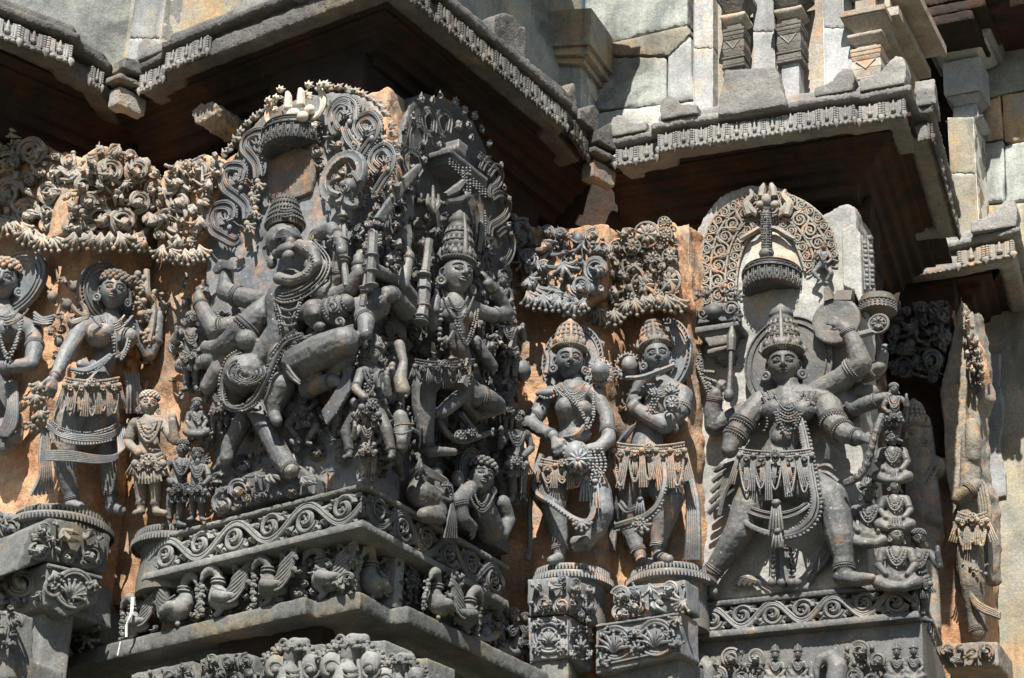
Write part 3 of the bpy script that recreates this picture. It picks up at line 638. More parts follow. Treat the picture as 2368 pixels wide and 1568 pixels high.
blockwall(Frame(FU6.P(*ZD(2262, 400)), A_V).shift(-.36), [[D(2262, 330), D(2320, 320), D(2312, 220), D(2262, 235)], [D(2262, 470), D(2322, 465), D(2320, 322), D(2262, 332)], [D(2262, 620), D(2328, 620), D(2322, 467), D(2262, 472)],
     [D(2322, 330), D(2420, 310), D(2420, 200), D(2314, 215)], [D(2324, 470), D(2440, 450), D(2440, 312), D(2322, 332)], [D(2330, 640), D(2440, 620), D(2440, 452), D(2324, 472)], [D(2262, 233), D(2312, 218), D(2440, 190), D(2440, 60), D(2262, 90)]],
     'gold stained block wall at the right edge above the short eave', ['gold', 'wall', 'gold', 'gold', 'wall'])
FD = FX.shift(-.75)
wall('stone_wall', 'under', [FD.P(*ZD(2040, 200))[:2] - FX.t[:2] * .6, FD.P(*ZD(2420, 200))[:2] + FX.t[:2] * 3], ZE0 - .3, zu1 + .6, 'dark shaded wall behind the far right pilaster', th=.3)
# eaves of the next storey (mostly above the picture): they shade the corner walls
zq = ZE0 + 1.02
def upper(pts, label, mat='eave', z=None, o=.0):
    z = z or zq; mb = MB(); sweep(mb, pts, [(o, z), (o, z + .1), (-.9, z + .25), (-.9, z)]); tag(weathered(mb, 'upper_eave', mat, vox=.03, amp=.02), label, 'eave')
n3 = FU3.n[:2]
upper([p3 - FU3.t[:2] * 2.2 + n3 * .42, p3 + n3 * .42 - FU3.t[:2] * .25], 'upper eave edge at the top over the shaded return wall', z=ZE0 + 1.15)
upper([FX.P(*ZD(2060, 60), .0)[:2] + FX.n[:2] * .02, FX.P(*ZD(2420, 60), .0)[:2] + FX.n[:2] * .02], 'dark upper eave in the top right corner', 'under', z=FX.P(*ZD(2300, 22), .0)[2])  # its brown is darkened for the deep shade of this corner
root = thing('moulded_bracket', FX.P(*ZD(2230, 40), .1), 'dark stepped bracket above the cube capital in the top right corner', 'bracket')
for k, (y, w_) in enumerate(((52, .12), (28, .18), (4, .24), (-20, .3))):
    mb = MB(); c0 = FX.P(*ZD(2195, y), .12); mb.box(c0 - FX.t * w_, FX.t * w_ * 2, -FX.n * .4, V(0, 0, .06)); mb2 = mb; weathered(mb, 'moulding', 'under', root, vox=.012, amp=.01)  # mouldings in the same shade-darkened brown
# ------------------------------------------------------------------ right recess: lower wall, far slab
FR2 = FX.shift(-.12)
wr0 = isect(FS.o[:2] - FS.n[:2] * .05, FS.t[:2], FR2.o[:2], FR2.t[:2])
wall('stone_wall', 'rust', [wr0 - FX.t[:2] * 1.1, far(FR2.P(*ZD(2240, 1000)), FX.t, -.0)], zb - .4, ZK0 + 1.2, 'rust-stained recess wall right of the bowman statue', rough=RW)
wall('stone_wall', 'under', [wr0 - FX.t[:2] * 1.1, FR2.P(*ZD(2225, 1000))[:2]], ZK0 + 1.2, ZE0 + .1, 'dark upper wall of the right recess under the short eave', rough=RW)  # near black: the shade of the recess is put into the colour
wall('stone_wall', 'gold', [far(FR2.P(*ZD(2180, 1000)), FX.n, -.45), far(FR2.P(*ZD(2250, 1000)) - FX.n * .45, FX.t, 3.5)], zb - .4, ZE0 + .05, 'ochre wall with a dark rain streak at the right edge', rough=dict(vox=.025, amp=.012, size=.3))
# ------------------------------------------------------------------ carving tools
class Dr:                             # draws relief in picture-window coordinates on a frame
    def __init__(s, fr, z, off=0., asp=1.): s.fr, s.z, s.off, s.asp, s.mb = fr, z, off, asp, MB()
    def p(s, x, y, o=0.): return s.fr.P(*s.z(x, y), s.off + o)
    def m(s, x, y): return mpp(s.p(x, y)) * s.z.k
    def pts(s, ps, sm=5):
        a = np.array([(q[0], q[1], q[2] if len(q) > 2 else 0.) for q in ps], float)
        if sm > 1: a = catmull(a, sm)
        return [s.p(*q) for q in a]
    def t(s, ps, r, seg=6, sm=5, closed=False, flat=None):
        w_ = s.pts(ps if not closed else list(ps), sm); k = s.m(ps[0][0], ps[0][1])
        rr = np.interp(np.linspace(0, 1, len(w_)), np.linspace(0, 1, len(r)), r) * k if hasattr(r, '__len__') else r * k
        s.mb.tube(w_, rr, seg, closed=closed, flat=flat, fax=s.fr.n if flat is not None else None)
    def beads(s, ps, r, gap=None, sm=5, q=(6, 4), o=0.):
        w_ = np.array(s.pts(ps, sm)) + s.fr.n * o; k = s.m(ps[0][0], ps[0][1]); g = (gap or r * 2.1) * k
        d = np.r_[0, np.cumsum(np.linalg.norm(np.diff(w_, axis=0), axis=1))]
        for x in np.arange(g * .5, d[-1], g):
            if rng.random() < .06: continue
            c = np.array([np.interp(x + rng.uniform(-.12, .12) * g, d, w_[:, i]) for i in range(3)]); s.mb.ball(c, r * k * V(rng.uniform(.8, 1.2), rng.uniform(.8, 1.1), rng.uniform(.75, 1.2)), q)
    def band(s, ps, wd, edge=.16, bead=True, sm=6, h=.014):      # flat grooved ribbon with raised edges
        w_ = np.array(s.pts(ps, sm)); k = s.m(ps[0][0], ps[0][1]); n = s.fr.n; W = wd * k
        tg = np.gradient(w_, axis=0); tg /= np.linalg.norm(tg, axis=1)[:, None]; sd = np.cross(tg, n)
        s.mb.tube(w_, W * .47, 8, flat=h / W, fax=n)
        for q, rr in ((.42, .10), (-.42, .10), (.24, .06), (-.24, .06)): s.mb.tube(w_ + sd * W * q + n * h * .9, W * rr, 5)
        if bead:
            d = np.r_[0, np.cumsum(np.linalg.norm(np.diff(w_, axis=0), axis=1))]
            for side in (.6, -.6):
                for x in np.arange(0, d[-1], W * .26):
                    c = np.array([np.interp(x, d, (w_ + sd * W * side + n * h * .4)[:, i]) for i in range(3)]); s.mb.ball(c, W * .12, (5, 3))
    def ell(s, x, y, rx, ry, o=0., rn=None, rot=0., q=(12, 8)):
        k = s.m(x, y); a = rad(rot); t, z = s.fr.t, V(0, 0, 1.06)
        ax = np.array([t * math.cos(a) - z * math.sin(a), t * math.sin(a) + z * math.cos(a), s.fr.n])
        s.mb.ball(s.p(x, y, o), (rx * k, ry * k, (rn if rn < 1 else rn * k) if rn is not None else min(rx, ry) * k), q, ax)
    def spiral(s, x, y, R, turns=1.6, a0=0., d=1, r=3., o=.0, rise=.012, inner=.18, n=None, knob=True):
        n = n or int(16 * turns) + 2; ps = []
        for i in range(n):
            f = i / (n - 1); a = rad(a0) + d * f * turns * 2 * math.pi; q = R * (1 - (1 - inner) * f)
            ps.append((x + q * math.cos(a) * s.asp, y + q * math.sin(a), o + rise * f))
        s.t(ps, [r, r, r * .6], sm=1); k = s.m(x, y)
        if knob: s.mb.ball(s.p(x, y, o + rise * .8), R * k * .22, (6, 4))
    def leaf(s, x, y, ln, ang, n=4, spread=50., r=None, o=0., rise=.02, curl=.25, tip=True):   # fan of fluted lobes
        r = r or ln * .11
        for i in range(n):
            f = (i / (n - 1) - .5) if n > 1 else 0; a = rad(ang + spread * f); b = a + f * curl * 2 + (0 if tip else curl * .9); l = ln * (1 - .35 * abs(f)) * (1 if tip else rng.uniform(.75, 1.1))
            s.t([(x, y, o), (x + l * .5 * math.cos(a) * s.asp, y + l * .5 * math.sin(a), o + rise), (x + l * math.cos(b) * s.asp, y + l * math.sin(b), o + rise * (.6 if tip else .15))], [r * .6, r, r * .75] if tip else [r * .7, r * 1.25, r * .22], sm=3)
            if tip: s.ell(x + l * math.cos(b) * s.asp, y + l * math.sin(b), r * 1.15, r * 1.15, o + rise * .7, q=(6, 4))
    def rosette(s, x, y, R, n=9, o=0., ring=True, r=None):
        r = r or R * .13
        if n >= 9: ring = ring and n == 9
        if ring: s.t([(x + R * math.cos(a) * s.asp, y + R * math.sin(a), o) for a in np.linspace(0, 6.283, 19)[:-1]], r, sm=1, closed=True)
        for i in range(n):
            a = 6.283 * i / n; s.t([(x, y, o + .008), (x + R * .45 * math.cos(a) * s.asp, y + R * .45 * math.sin(a), o + .016), (x + R * .78 * math.cos(a) * s.asp, y + R * .78 * math.sin(a), o + .004)], [r * .6, R * 1.7 / n, R * 1.5 / n], sm=2)
        s.ell(x, y, R * .22, R * .22, o + .014, q=(6, 4))
    def disc(s, x, y, R, th, o=0., seg=28, rim=0.):
        k = s.m(x, y); c = s.p(x, y, o); s.mb.lathe(c, [(R * k * .98, 0), (R * k, th * .3), (R * k * .99, th), (R * k * .9, th * 1.1), (.001, th * 1.08)], s.fr.n, seg)
        if rim: s.mb.torus(c + s.fr.n * th, s.fr.n, R * k * .97, rim, 32, 6)
    def poly(s, ps, th, o=0., sm=1):
        a = np.array(ps, float); a = catmull(np.vstack([a, a[:1]]), sm)[:-1] if sm > 1 else a
        f = [s.p(q[0], q[1], o) for q in a]; s.mb.loft(f, [q - s.fr.n * th for q in f])
    def swag(s, x0, y0, x1, y1, sag, r, o=0., bead=False):
        ps = [(x0 + (x1 - x0) * f, y0 + (y1 - y0) * f + sag * 4 * f * (1 - f), o + .012 * math.sin(math.pi * f)) for f in np.linspace(0, 1, 9)]
        (s.beads if bead else s.t)(ps, r, **({} if bead else dict(sm=2)))
    def tassel(s, x, y, ln, wd, o=0., ang=90., n=4):
        a = rad(ang); dx, dy = math.cos(a), math.sin(a)
        for i in range(n):
            f = (i / max(1, n - 1) - .5); s.t([(x - dy * f * wd * .6, y + dx * f * wd * .6, o), (x + dx * ln * .6 - dy * f * wd, y + dy * ln * .6 + dx * f * wd, o + .008), (x + dx * ln - dy * f * wd * 1.25, y + dy * ln + dx * f * wd * 1.25, o)], wd / n * .62, sm=2)
        s.ell(x, y, wd * .5, wd * .4, o + .006, q=(6, 4))
    def ring3(s, a, b, f, R, r, n=18, bead=False):   # ring round the line from world a to b at fraction f
        ax = unit(b - a); c = a + (b - a) * f
        if bead:
            u_ = unit(np.cross(ax, V(.3, .8, .1))); v_ = np.cross(ax, u_)
            for k in range(max(8, int(2 * math.pi * R / (2 * r)))):
                t_ = 2 * math.pi * k / max(8, int(2 * math.pi * R / (2 * r))); s.mb.ball(c + R * (math.cos(t_) * u_ + math.sin(t_) * v_), r, (5, 3))
        else: s.mb.torus(c, ax, R, r, n, 5)
def face(mb, c, fw, up, h, stern=0., nu=56, nv=44):
    fw = unit(fw); up = unit(up - fw * (up @ fw)); rt = np.cross(up, fw); vs = []; g = lambda x, s_: math.exp(-(x / s_) ** 2)
    def surf(X, zz):
        q = 1 - (X / .41) ** 2 - (zz / .57) ** 2; return .40 * math.sqrt(max(0, q)) * (1 - .10 * max(0, -zz / .56))
    for i in range(nv + 1):
        el = math.pi * (i / nv - .5)
        for j in range(nu):
            b = 2 * math.pi * j / nu; az = b - .55 * math.sin(b)
            x, y, z = math.cos(el) * math.sin(az), math.cos(el) * math.cos(az), math.sin(el)
            zz = z * .56; X = x * .40 * (1 - .32 * max(0, -z) ** 1.6); Y = y * (.40 if y > 0 else .46) * (1 - .10 * max(0, -z))
            if y > 0:
                aX = abs(X); Y += min(1, y * 2.) * (.06 * g(X, .06) * g(zz - .05, .13) + .05 * g(X, .09) * g(zz + .10, .05) - .055 * g(aX - .16, .11) * g(zz - .055, .06) + .045 * g(X, .14) * g(zz + .235, .07) + .05 * g(X, .11) * g(zz + .42, .07) + .03 * g(aX - .2, .1) * g(zz + .12, .1))
            vs.append(c + h * (rt * X + fw * Y + up * (zz + .02)))
    f = []
    for i in range(nv):
        for j in range(nu):
            j2 = (j + 1) % nu; f.append((i * nu + j, i * nu + j2, (i + 1) * nu + j2, (i + 1) * nu + j))
    mb.add(vs, f)
    P_f = lambda X, zz, o=0.: c + h * (rt * X + fw * (surf(X, zz) + o) + up * (zz + .02))
    # wedge nose, nostrils, lips, lids and brows
    mb.tube([P_f(0, .17, .0), P_f(0, .06, .05), P_f(0, -.05, .10), P_f(0, -.095, .115), P_f(0, -.125, .07)], [.035 * h, .042 * h, .055 * h, .06 * h, .04 * h], 8)
    for s_ in (-1, 1):
        mb.ball(P_f(s_ * .062, -.095, .05), h * .042, (8, 6))
        mb.ball(P_f(s_ * .165, .05, -.035), (h * .10, h * .075, h * .052), (10, 8), np.array([rt, fw, up]))
        mb.tube([P_f(s_ * .065, .045, .035), P_f(s_ * .12, .092, .035), P_f(s_ * .19, .092, .03), P_f(s_ * .265, .045, .03)], [h * .012, h * .02, h * .02, h * .010], 6)
        mb.tube([P_f(s_ * .075, .04, .03), P_f(s_ * .16, .002, .03), P_f(s_ * .255, .04, .03)], h * .011, 5)
        mb.tube([P_f(s_ * .05, .15, .02), P_f(s_ * .13, .195, .022), P_f(s_ * .22, .185, .02), P_f(s_ * .30, .13, .01)], [h * .016, h * .020, h * .018, h * .008], 6)
        mb.tube([P_f(0, -.212, .055), P_f(s_ * .05, -.205, .06), P_f(s_ * .14, -.228, .03)], [h * .028, h * .030, h * .012], 7)
        mb.tube([P_f(0, -.272, .055), P_f(s_ * .06, -.268, .05), P_f(s_ * .13, -.236, .03)], [h * .038, h * .032, h * .012], 7)
        e = c + h * (rt * s_ * .40 + fw * -.02 + up * .02); mb.torus(e, rt + fw * .4 * s_, h * .11, h * .035, 12, 5); mb.ball(e - up * h * .16, h * .055, (6, 4))
def hand(mb, w0, d, up, s, curl=.3, thumb=1, spread=.16):
    """palm and five fingers from wrist w0 along d; up = direction of the palm's back; s = hand length"""
    d = unit(d); up = unit(up - d * (up @ d)); sd = np.cross(d, up) * thumb
    for k in (-1, -.33, .33, 1): mb.limb([w0, w0 + d * s * .44 + sd * k * s * .15], [s * .12, s * .10], (8, 6))
    for k, (q, ln) in enumerate(((.17, .40), (.06, .46), (-.06, .43), (-.17, .33))):
        p = w0 + d * s * .44 + sd * q * s; dd = unit(d + sd * q * spread * 4); pts = [p]
        for j in range(3):
            a = curl * (j + .6); dd2 = unit(dd * math.cos(a) - up * math.sin(a)); p = p + dd2 * ln * s * (.42, .33, .25)[j]; pts.append(p)
        mb.limb(pts, [s * .058, s * .052, s * .046, s * .036], (6, 4))
    p = w0 + d * s * .15 + sd * s * .16; q = p + unit(d * .7 + sd * .8) * s * .22; r_ = q + unit(d * .9 + sd * .1 - up * curl) * s * .2
    mb.limb([p, q, r_], [s * .075, s * .06, s * .042], (6, 4))
class Fig:
    def __init__(s, name, label, cat, fr, z, off, base, mat='blue', group=None, vox=.0055):
        s.fr, s.z, s.off, s.mat, s.vox = fr, z, off, mat, vox
        s.root = thing(name, fr.P(*z(*base), off), label, cat, group)
        s.b = Dr(fr, z, off); s.h = MB(); s.parts = {}
    def use(s, z):
        s.z = z; s.b.z = z
        for d in s.parts.values(): d[0].z = z
    def D(s, name, mat=None, rem=None):
        if mat is None and s.mat == 'blue' and name in ('girdle', 'crown'): mat = 'stained'
        if name not in s.parts: s.parts[name] = [Dr(s.fr, s.z, s.off), mat or s.mat, rem]
        return s.parts[name][0]
    def limb(s, ps, bands=(), br=None):
        w_ = [s.b.p(q[0], q[1], q[3] if len(q) > 3 else 0.) for q in ps]; k = s.b.m(ps[0][0], ps[0][1]); r = [q[2] * k for q in ps]
        s.b.mb.limb(w_, r)
        if bands:
            for b in bands:
                s.nb = getattr(s, 'nb', 0) + 1; j = s.D('armlet|%d' % s.nb if s.vox < .005 else 'armlets')
                i = min(len(ps) - 2, int(b * (len(ps) - 1))); f = b * (len(ps) - 1) - i; R = r[i] * (1 - f) + r[i + 1] * f
                j.ring3(w_[i], w_[i + 1], f, R * 1.06, R * .11); ax = unit(w_[i + 1] - w_[i])
                j.ring3(w_[i] + ax * R * .24, w_[i + 1] + ax * R * .24, f, R * 1.05, R * .10, bead=True); j.ring3(w_[i] - ax * R * .22, w_[i + 1] - ax * R * .22, f, R * 1.05, R * .08)
        return w_
    def ell(s, *a, **k): s.b.ell(*a, **k)
    def hand(s, x, y, o, dx, dy, ln, do=0., curl=.5, thumb=1, back=1., spread=.16):
        w0 = s.b.p(x, y, o); k = s.b.m(x, y); e = s.b.p(x + dx, y + dy, o + do); hand(s.b.mb, w0, e - w0, s.fr.n * back, ln * k, curl, thumb, spread)
    def head(s, x, y, h, o=0., yaw=0., pitch=-6., roll=0., neck=True, ears=True, earring=True, hair=None):
        k = s.b.m(x, y) * 1.22; c = s.b.p(x, y, o); n = s.fr.n; a = rad(yaw)
        f = n * math.cos(a) + s.fr.t * math.sin(a); f = unit(f * math.cos(rad(pitch)) + V(0, 0, math.sin(rad(pitch)))); r_ = rad(roll)
        up = unit(V(0, 0, math.cos(r_)) + s.fr.t * math.sin(r_)); face(s.h, c, f, up, h * k)
        rt = np.cross(up, f); H = h * k; s.hc, s.hf, s.hu, s.hr, s.H = c, f, up, rt, H
        if earring:
            for q in (-1, 1):
                j = s.D('earring|%d' % q)
                e = c + H * (rt * q * .46 - up * .26 + f * .02); j.mb.torus(e, unit(f + rt * q * .5), H * .10, H * .045, 14, 6); j.mb.ball(e, H * .05, (6, 4))
        return c
    def crown(s, kind='kirita', ht=1., w=1.):
        ht *= .84
        d = s.D('crown'); c, f, u, r, H = s.hc, s.hf, s.hu, s.hr, s.H; b = c + u * H * .36 - f * H * .05; W = H * .43 * w
        if kind == 'kirita':
            prof = [(W * .9, -.05 * H), (W * 1.12, 0), (W * 1.14, .10 * H), (W * 1.0, .13 * H)]; z = .13 * H; n = 5; R = W * 1.0
            for i in range(n):
                st = ht * H * .17; prof += [(R * 1.02, z + st * .1), (R * 1.08, z + st * .3), (R * 1.06, z + st * .6), (R * .88, z + st * .72), (R * .86, z + st)]; z += st; R *= .90
            prof += [(R * .8, z + .02 * H), (R * .45, z + .10 * H), (R * .25, z + .16 * H), (.002, z + .2 * H)]
            d.mb.lathe(b, prof, u, 22)
            for zz, RR, rr in ((.05, 1.17, .035), (.17 + .1 * ht, 1.04, .028), (.17 + .28 * ht, .96, .026), (.17 + .46 * ht, .86, .024)):
                d.mb_r = None; d.ring3(b + u * H * zz, b + u * H * (zz + .1), 0, W * RR, H * rr, bead=True)
            for zz_, RR_ in ((.30, .98), (.30 + .2 * ht, .88), (.30 + .38 * ht, .76)):
                for a in np.arange(-1.6, 1.7, .4): d.mb.lathe(b + u * H * (zz_ - .06) + (f * math.cos(a) + r * math.sin(a)) * W * RR_, [(.001, 0), (H * .065, H * .02), (H * .075, H * .08), (H * .03, H * .15), (.001, H * .2)], u, 7)
            for a in (-.9, -.3, .3, .9):
                q = b + u * H * .2 + (f * math.cos(a) + r * math.sin(a)) * W * 1.06; d.mb.ball(q, (H * .08, H * .08, H * .12), (8, 6))
            d.mb.lathe(b + u * H * .16 + f * W * 1.0, [(.17 * H, 0), (H * .18, H * .03), (H * .13, H * .05), (H * .05, H * .09), (.001, H * .1)], f, 12)
            for q in (-1, 1):
                e = b + u * H * .16 + (f * .75 + r * q * .66) * W * 1.02; d.mb.lathe(e, [(.11 * H, 0), (H * .12, H * .03), (H * .06, H * .07), (.001, H * .08)], f + r * q, 10); d.mb.tube([b + r * q * W * 1.05, b + r * q * W * 1.3 + u * H * .12, b + r * q * W * 1.2 + u * H * .34], [H * .07, H * .06, H * .02], 6)
            d.mb.tube([b + u * H * .15 + f * W * 1.05, b + u * H * (.2 + .4 * ht) + f * W * .95, b + u * H * (.2 + .8 * ht) + f * W * .6], [H * .07, H * .06, H * .03], 6)
        elif kind == 'curls':
            for ring, (zz, RR) in enumerate(((.02, 1.0), (.12, .98), (.22, .85), (.30, .6), (.34, .3))):
                n = max(5, int(15 * RR))
                for i in range(n):
                    a = 2 * math.pi * (i + .5 * (ring % 2)) / n; d.mb.ball(b + u * H * zz + (f * math.cos(a) + r * math.sin(a)) * W * RR, H * .085, (6, 4))
        elif kind == 'flame':
            for i in range(9):
                a = -1.4 + 2.8 * i / 8; o = b + u * H * .1 + r * W * math.sin(a) * .9; e = o + u * H * .55 * math.cos(a * .8) + r * H * .35 * math.sin(a); d.mb.tube([o, (o + e) / 2 + f * H * .08, e], [H * .09, H * .08, H * .03], 6)
    def halo(s, rx, rz, th=.02, back=.3, bands=3, rays=True, dz=.1, mat=None):
        d = s.D('halo', mat or s.mat); c, u, r, H = s.hc, V(0, 0, 1), s.fr.t, s.H; f = s.fr.n; c = c - f * H * back + u * H * dz
        th_ = np.linspace(0, 2 * math.pi, 44, endpoint=False)
        fr_ = [c + H * (r * rx * math.cos(a) + u * rz * math.sin(a)) for a in th_]; d.mb.loft(fr_, [q - f * th for q in fr_])
        for i in range(bands):
            k = 1 - .13 * i; d.mb.tube([c + f * .004 + H * k * (r * rx * math.cos(a) + u * rz * math.sin(a)) for a in th_], H * .03, 5, closed=True)
        if rays:
            for a in np.linspace(-.5, math.pi + .5, 34): d.mb.tube([c + f * .004 + H * .88 * (r * rx * math.cos(a) + u * rz * math.sin(a)), c + f * .006 + H * 1.0 * (r * rx * math.cos(a + .06) + u * rz * math.sin(a + .06))], H * .022, 5)
    def necklace(s, x, y, w, drops=((.35, .14), (.55, .30), (.8, .75)), o=.05, r=5.):
        d = s.D('necklace')
        for k, sg in drops:
            for dx in (0, 1): d.swag(x - w * k, y - (0 if k > .4 else 0), x + w * k, y, w * sg + dx * r * 2.2, r * (.8 if dx else 1), o, bead=dx == 0)
    def done(s, vox=None, mat=None):
        if s.b.mb.n: build(s.b.mb, 'body', mat or s.mat, s.root, remesh=vox or s.vox, extra=s.h)
        for k, (d, m_, rem) in s.parts.items():
            build(d.mb, k.split('|')[0], m_, s.root, remesh=rem)
        return s.root
def skirt(f, x0, x1, y0, y1, o=.05, rows=3, tassels=5, r=7., lean=0.):
    """belt, looped strings and tassels over the hips"""
    d = f.D('girdle'); w_ = x1 - x0
    for k in range(3): d.swag(x0, y0 + k * r * 1.9, x1, y0 + k * r * 1.9, r * 2.2, r * .8, o, bead=k == 1)
    d.rosette((x0 + x1) / 2, y0 + r * 4, r * 3.2, 8, o + .02, r=r * .7)
    n = tassels
    for i in range(n):
        a, b = x0 + w_ * i / n, x0 + w_ * (i + 1) / n
        for k in range(2): d.swag(a, y0 + r * 6, b, y0 + r * 6, (y1 - y0) * (rng.uniform(.34, .5) + .12 * k), r * .75, o, bead=k == 0)
        d.tassel((a + b) / 2 + rng.uniform(-.12, .12) * w_ / n, y0 + r * 6 + (y1 - y0) * .12, (y1 - y0) * rng.uniform(.25, .42), r * 3.2, o + .004, 90 + rng.uniform(-12, 12))
        d.rosette((a + b) / 2, y0 + r * 7, r * 2.2, 6, o + .01, r=r * .5)
    for i in range(n + 1):
        a = x0 + w_ * i / n; d.tassel(a, y0 + r * 5, (y1 - y0) * (rng.uniform(.55, .85) if i not in (0, n) else .5), r * 3.6, o + .008 - (.03 if i in (0, n) else 0), 90 + (i / n - .5) * -30 + rng.uniform(-6, 6)); d.ell(a, y0 + r * 5, r * 2, r * 2, o + .015, q=(8, 6))
# ------------------------------------------------------------------ leafy canopies
def inside(p, poly):
    x, y = p; c = False; n = len(poly)
    for i in range(n):
        x1, y1 = poly[i]; x2, y2 = poly[i - 1]
        if (y1 > y) != (y2 > y) and x < (x2 - x1) * (y - y1) / (y2 - y1) + x1: c = not c
    return c
def dist_edge(p, poly):
    p = np.array(p); b = 1e9
    for i in range(len(poly)):
        a, c = np.array(poly[i - 1], float), np.array(poly[i], float); t_ = np.clip((p - a) @ (c - a) / max(1e-9, (c - a) @ (c - a)), 0, 1); b = min(b, np.linalg.norm(p - a - (c - a) * t_))
    return b
def fillscroll(d, poly, radii, seed, fixed=(), small=True, kinds='sslll', asp=1., tube=.17, jit=.02, down=True, stems=False):
    """scrolls, rosettes and leaf fans packed into an outline"""
    R_ = random.Random(seed); xs = [p[0] for p in poly]; ys = [p[1] for p in poly]; discs = list(fixed)
    for r in radii:
        for _ in range(900):
            p = (R_.uniform(min(xs), max(xs)), R_.uniform(min(ys), max(ys)))
            if not inside(p, poly) or dist_edge(p, poly) < r * .55: continue
            if all(math.hypot((p[0] - q[0]) / asp, p[1] - q[1]) > (r + q[2]) * .80 for q in discs): discs.append((p[0], p[1], r))
    if stems:                                        # flowing stems from scroll to scroll
        for i, (x, y, r) in enumerate(discs):
            if r < radii[min(1, len(radii) - 1)] * .9: continue
            nb = sorted((math.hypot(x - q[0], y - q[1]), q) for q in discs if q[1] > y + r * .2 and q[2] >= radii[-1])[:2]
            for dd, q in nb:
                if dd > 3.2 * r: continue
                mx, my = (x + q[0]) / 2 + R_.uniform(-.5, .5) * r, (y + q[1]) / 2 + R_.uniform(-.2, .4) * r
                d.t([(x + r * .5, y - r * .6, -.006), (x + r * .2, y, .008), (mx, my, .012), (q[0], q[1], .0)], [r * .10, r * .17, r * .17, r * .08], sm=4)
    for i, (x, y, r) in enumerate(discs):
        o = R_.uniform(-jit, jit); kd = R_.choice(kinds) if r > radii[-1] * 1.05 else R_.choice('llsb'); d.asp = asp
        if kd == 's':
            sg = R_.choice((-1, 1)); a0 = R_.uniform(0, 360)
            d.spiral(x, y, r * .92, R_.uniform(1.0, 1.35), a0, sg, r * tube * 1.25, o, .02, .42); d.spiral(x, y, r * .70, .8, a0, sg, r * tube * .6, o + .014, .015, .5)
            d.leaf(x, y - r * .2, r * .95, 90 + R_.uniform(-50, 50), 5, 90, r * .14, o + .010, .035, sg * .6, tip=False)
        elif kd == 'r': d.rosette(x, y, r * .9, 9, o + .008, True, r * .13)
        elif kd == 'l':
            a0 = 90 + R_.uniform(-65, 65) if down else R_.uniform(0, 360); ca, sa = math.cos(rad(a0)), math.sin(rad(a0))
            d.leaf(x - ca * r * .7 * asp, y - sa * r * .7, r * 1.5, a0, R_.choice((3, 4, 5, 6)), R_.uniform(55, 110), r * R_.uniform(.15, .20), o + .004, .04, R_.choice((-1, 1)) * R_.uniform(.3, .8), tip=R_.random() < .22)
        else: d.ell(x, y, r * .6 * asp, r * .75, o + .01, q=(8, 6)); d.t([(x - r * .5, y - r * .6, o), (x, y, o + .02), (x + r * .3, y + r * .8, o)], r * .2)
def canopy(label, fr, z, poly, off, radii, seed, back=.14, mat='leaf', bmat='rust', bottom=None, group=None, fixed=(), leafmat=None, blen=70, kinds='ssssll'):
    p0 = poly[0]; cx, cy = sum(p[0] for p in poly) / len(poly), sum(p[1] for p in poly) / len(poly)
    root = thing('leaf_canopy', fr.P(*z(cx, cy), off), label, 'canopy', group)
    b = Dr(fr, z, off - .03); b.poly([((p[0] - cx) * .96 + cx, (p[1] - cy) * .96 + cy) for p in poly], back); weathered(b.mb, 'backing', bmat, root, vox=.012, amp=.03, size=.07)
    d = Dr(fr, z, off - .025); fillscroll(d, poly, radii[1:], seed + 100, (), kinds='llb'); d.off = off; fillscroll(d, poly, radii, seed, fixed, kinds=kinds, stems=True)
    build(d.mb, 'scrollwork', mat, root)
    if bottom:
        R_ = random.Random(seed + 1); e = Dr(fr, z, off + .02); q = catmull(np.array(bottom, float), 6); dd = np.r_[0, np.cumsum(np.linalg.norm(np.diff(q, axis=0), axis=1))]
        for s_ in np.arange(blen * .3, dd[-1], blen * .52):
            x, y = np.interp(s_, dd, q[:, 0]), np.interp(s_, dd, q[:, 1]); e.leaf(x, y - blen * .6, blen * R_.uniform(.8, 1.25), 90 + R_.uniform(-28, 28), 5, 58, blen * .135, R_.uniform(-.01, .02), .04)
        build(e.mb, 'hanging_leaves', mat, root)
    return root
canopy('deeply cut leafy scroll canopy at the far left edge, top half in shade', FA, ZA, [(-160, 880), (60, 870), (230, 960), (400, 1040), (560, 1080), (700, 1130), (640, 1290), (560, 1420), (500, 1600), (300, 1650), (120, 1600), (-160, 1580)], .10, (120, 90, 60, 40), 3, bottom=[(-100, 1570), (120, 1600), (300, 1700), (400, 1680)], blen=110, fixed=((60, 1340, 110), (350, 1340, 105), (230, 1060, 110), (60, 1130, 90), (400, 1200, 80), (430, 1530, 70)))
canopy('leafy scroll canopy with big volutes over the standing dancer', FB, ZA, [(700, 1000), (800, 1010), (1000, 1090), (1110, 1150), (1130, 1300), (1120, 1500), (1110, 1660), (960, 1700), (780, 1640), (560, 1690), (430, 1620), (470, 1400), (560, 1230), (600, 1100)], .10, (105, 75, 50, 34), 11, bottom=[(480, 1690), (640, 1700), (800, 1690), (950, 1700), (1050, 1760)], blen=120, fixed=((770, 1200, 110), (960, 1190, 100), (700, 1520, 110), (860, 1540, 105), (620, 1400, 70), (960, 1400, 90)))
canopy('narrow reddish scroll canopy beside the arched slab of the lion-headed statue', FC, ZA, [(1140, 1180), (1320, 1090), (1520, 1060), (1580, 1150), (1560, 1260), (1480, 1420), (1450, 1640), (1300, 1760), (1080, 1750), (1080, 1500), (1090, 1300)], .12, (95, 70, 45, 30), 5, bottom=[(1110, 1760), (1250, 1800), (1420, 1760)], blen=100, fixed=((1220, 1260, 100), (1250, 1400, 100), (1430, 1300, 80), (1390, 1180, 80)))
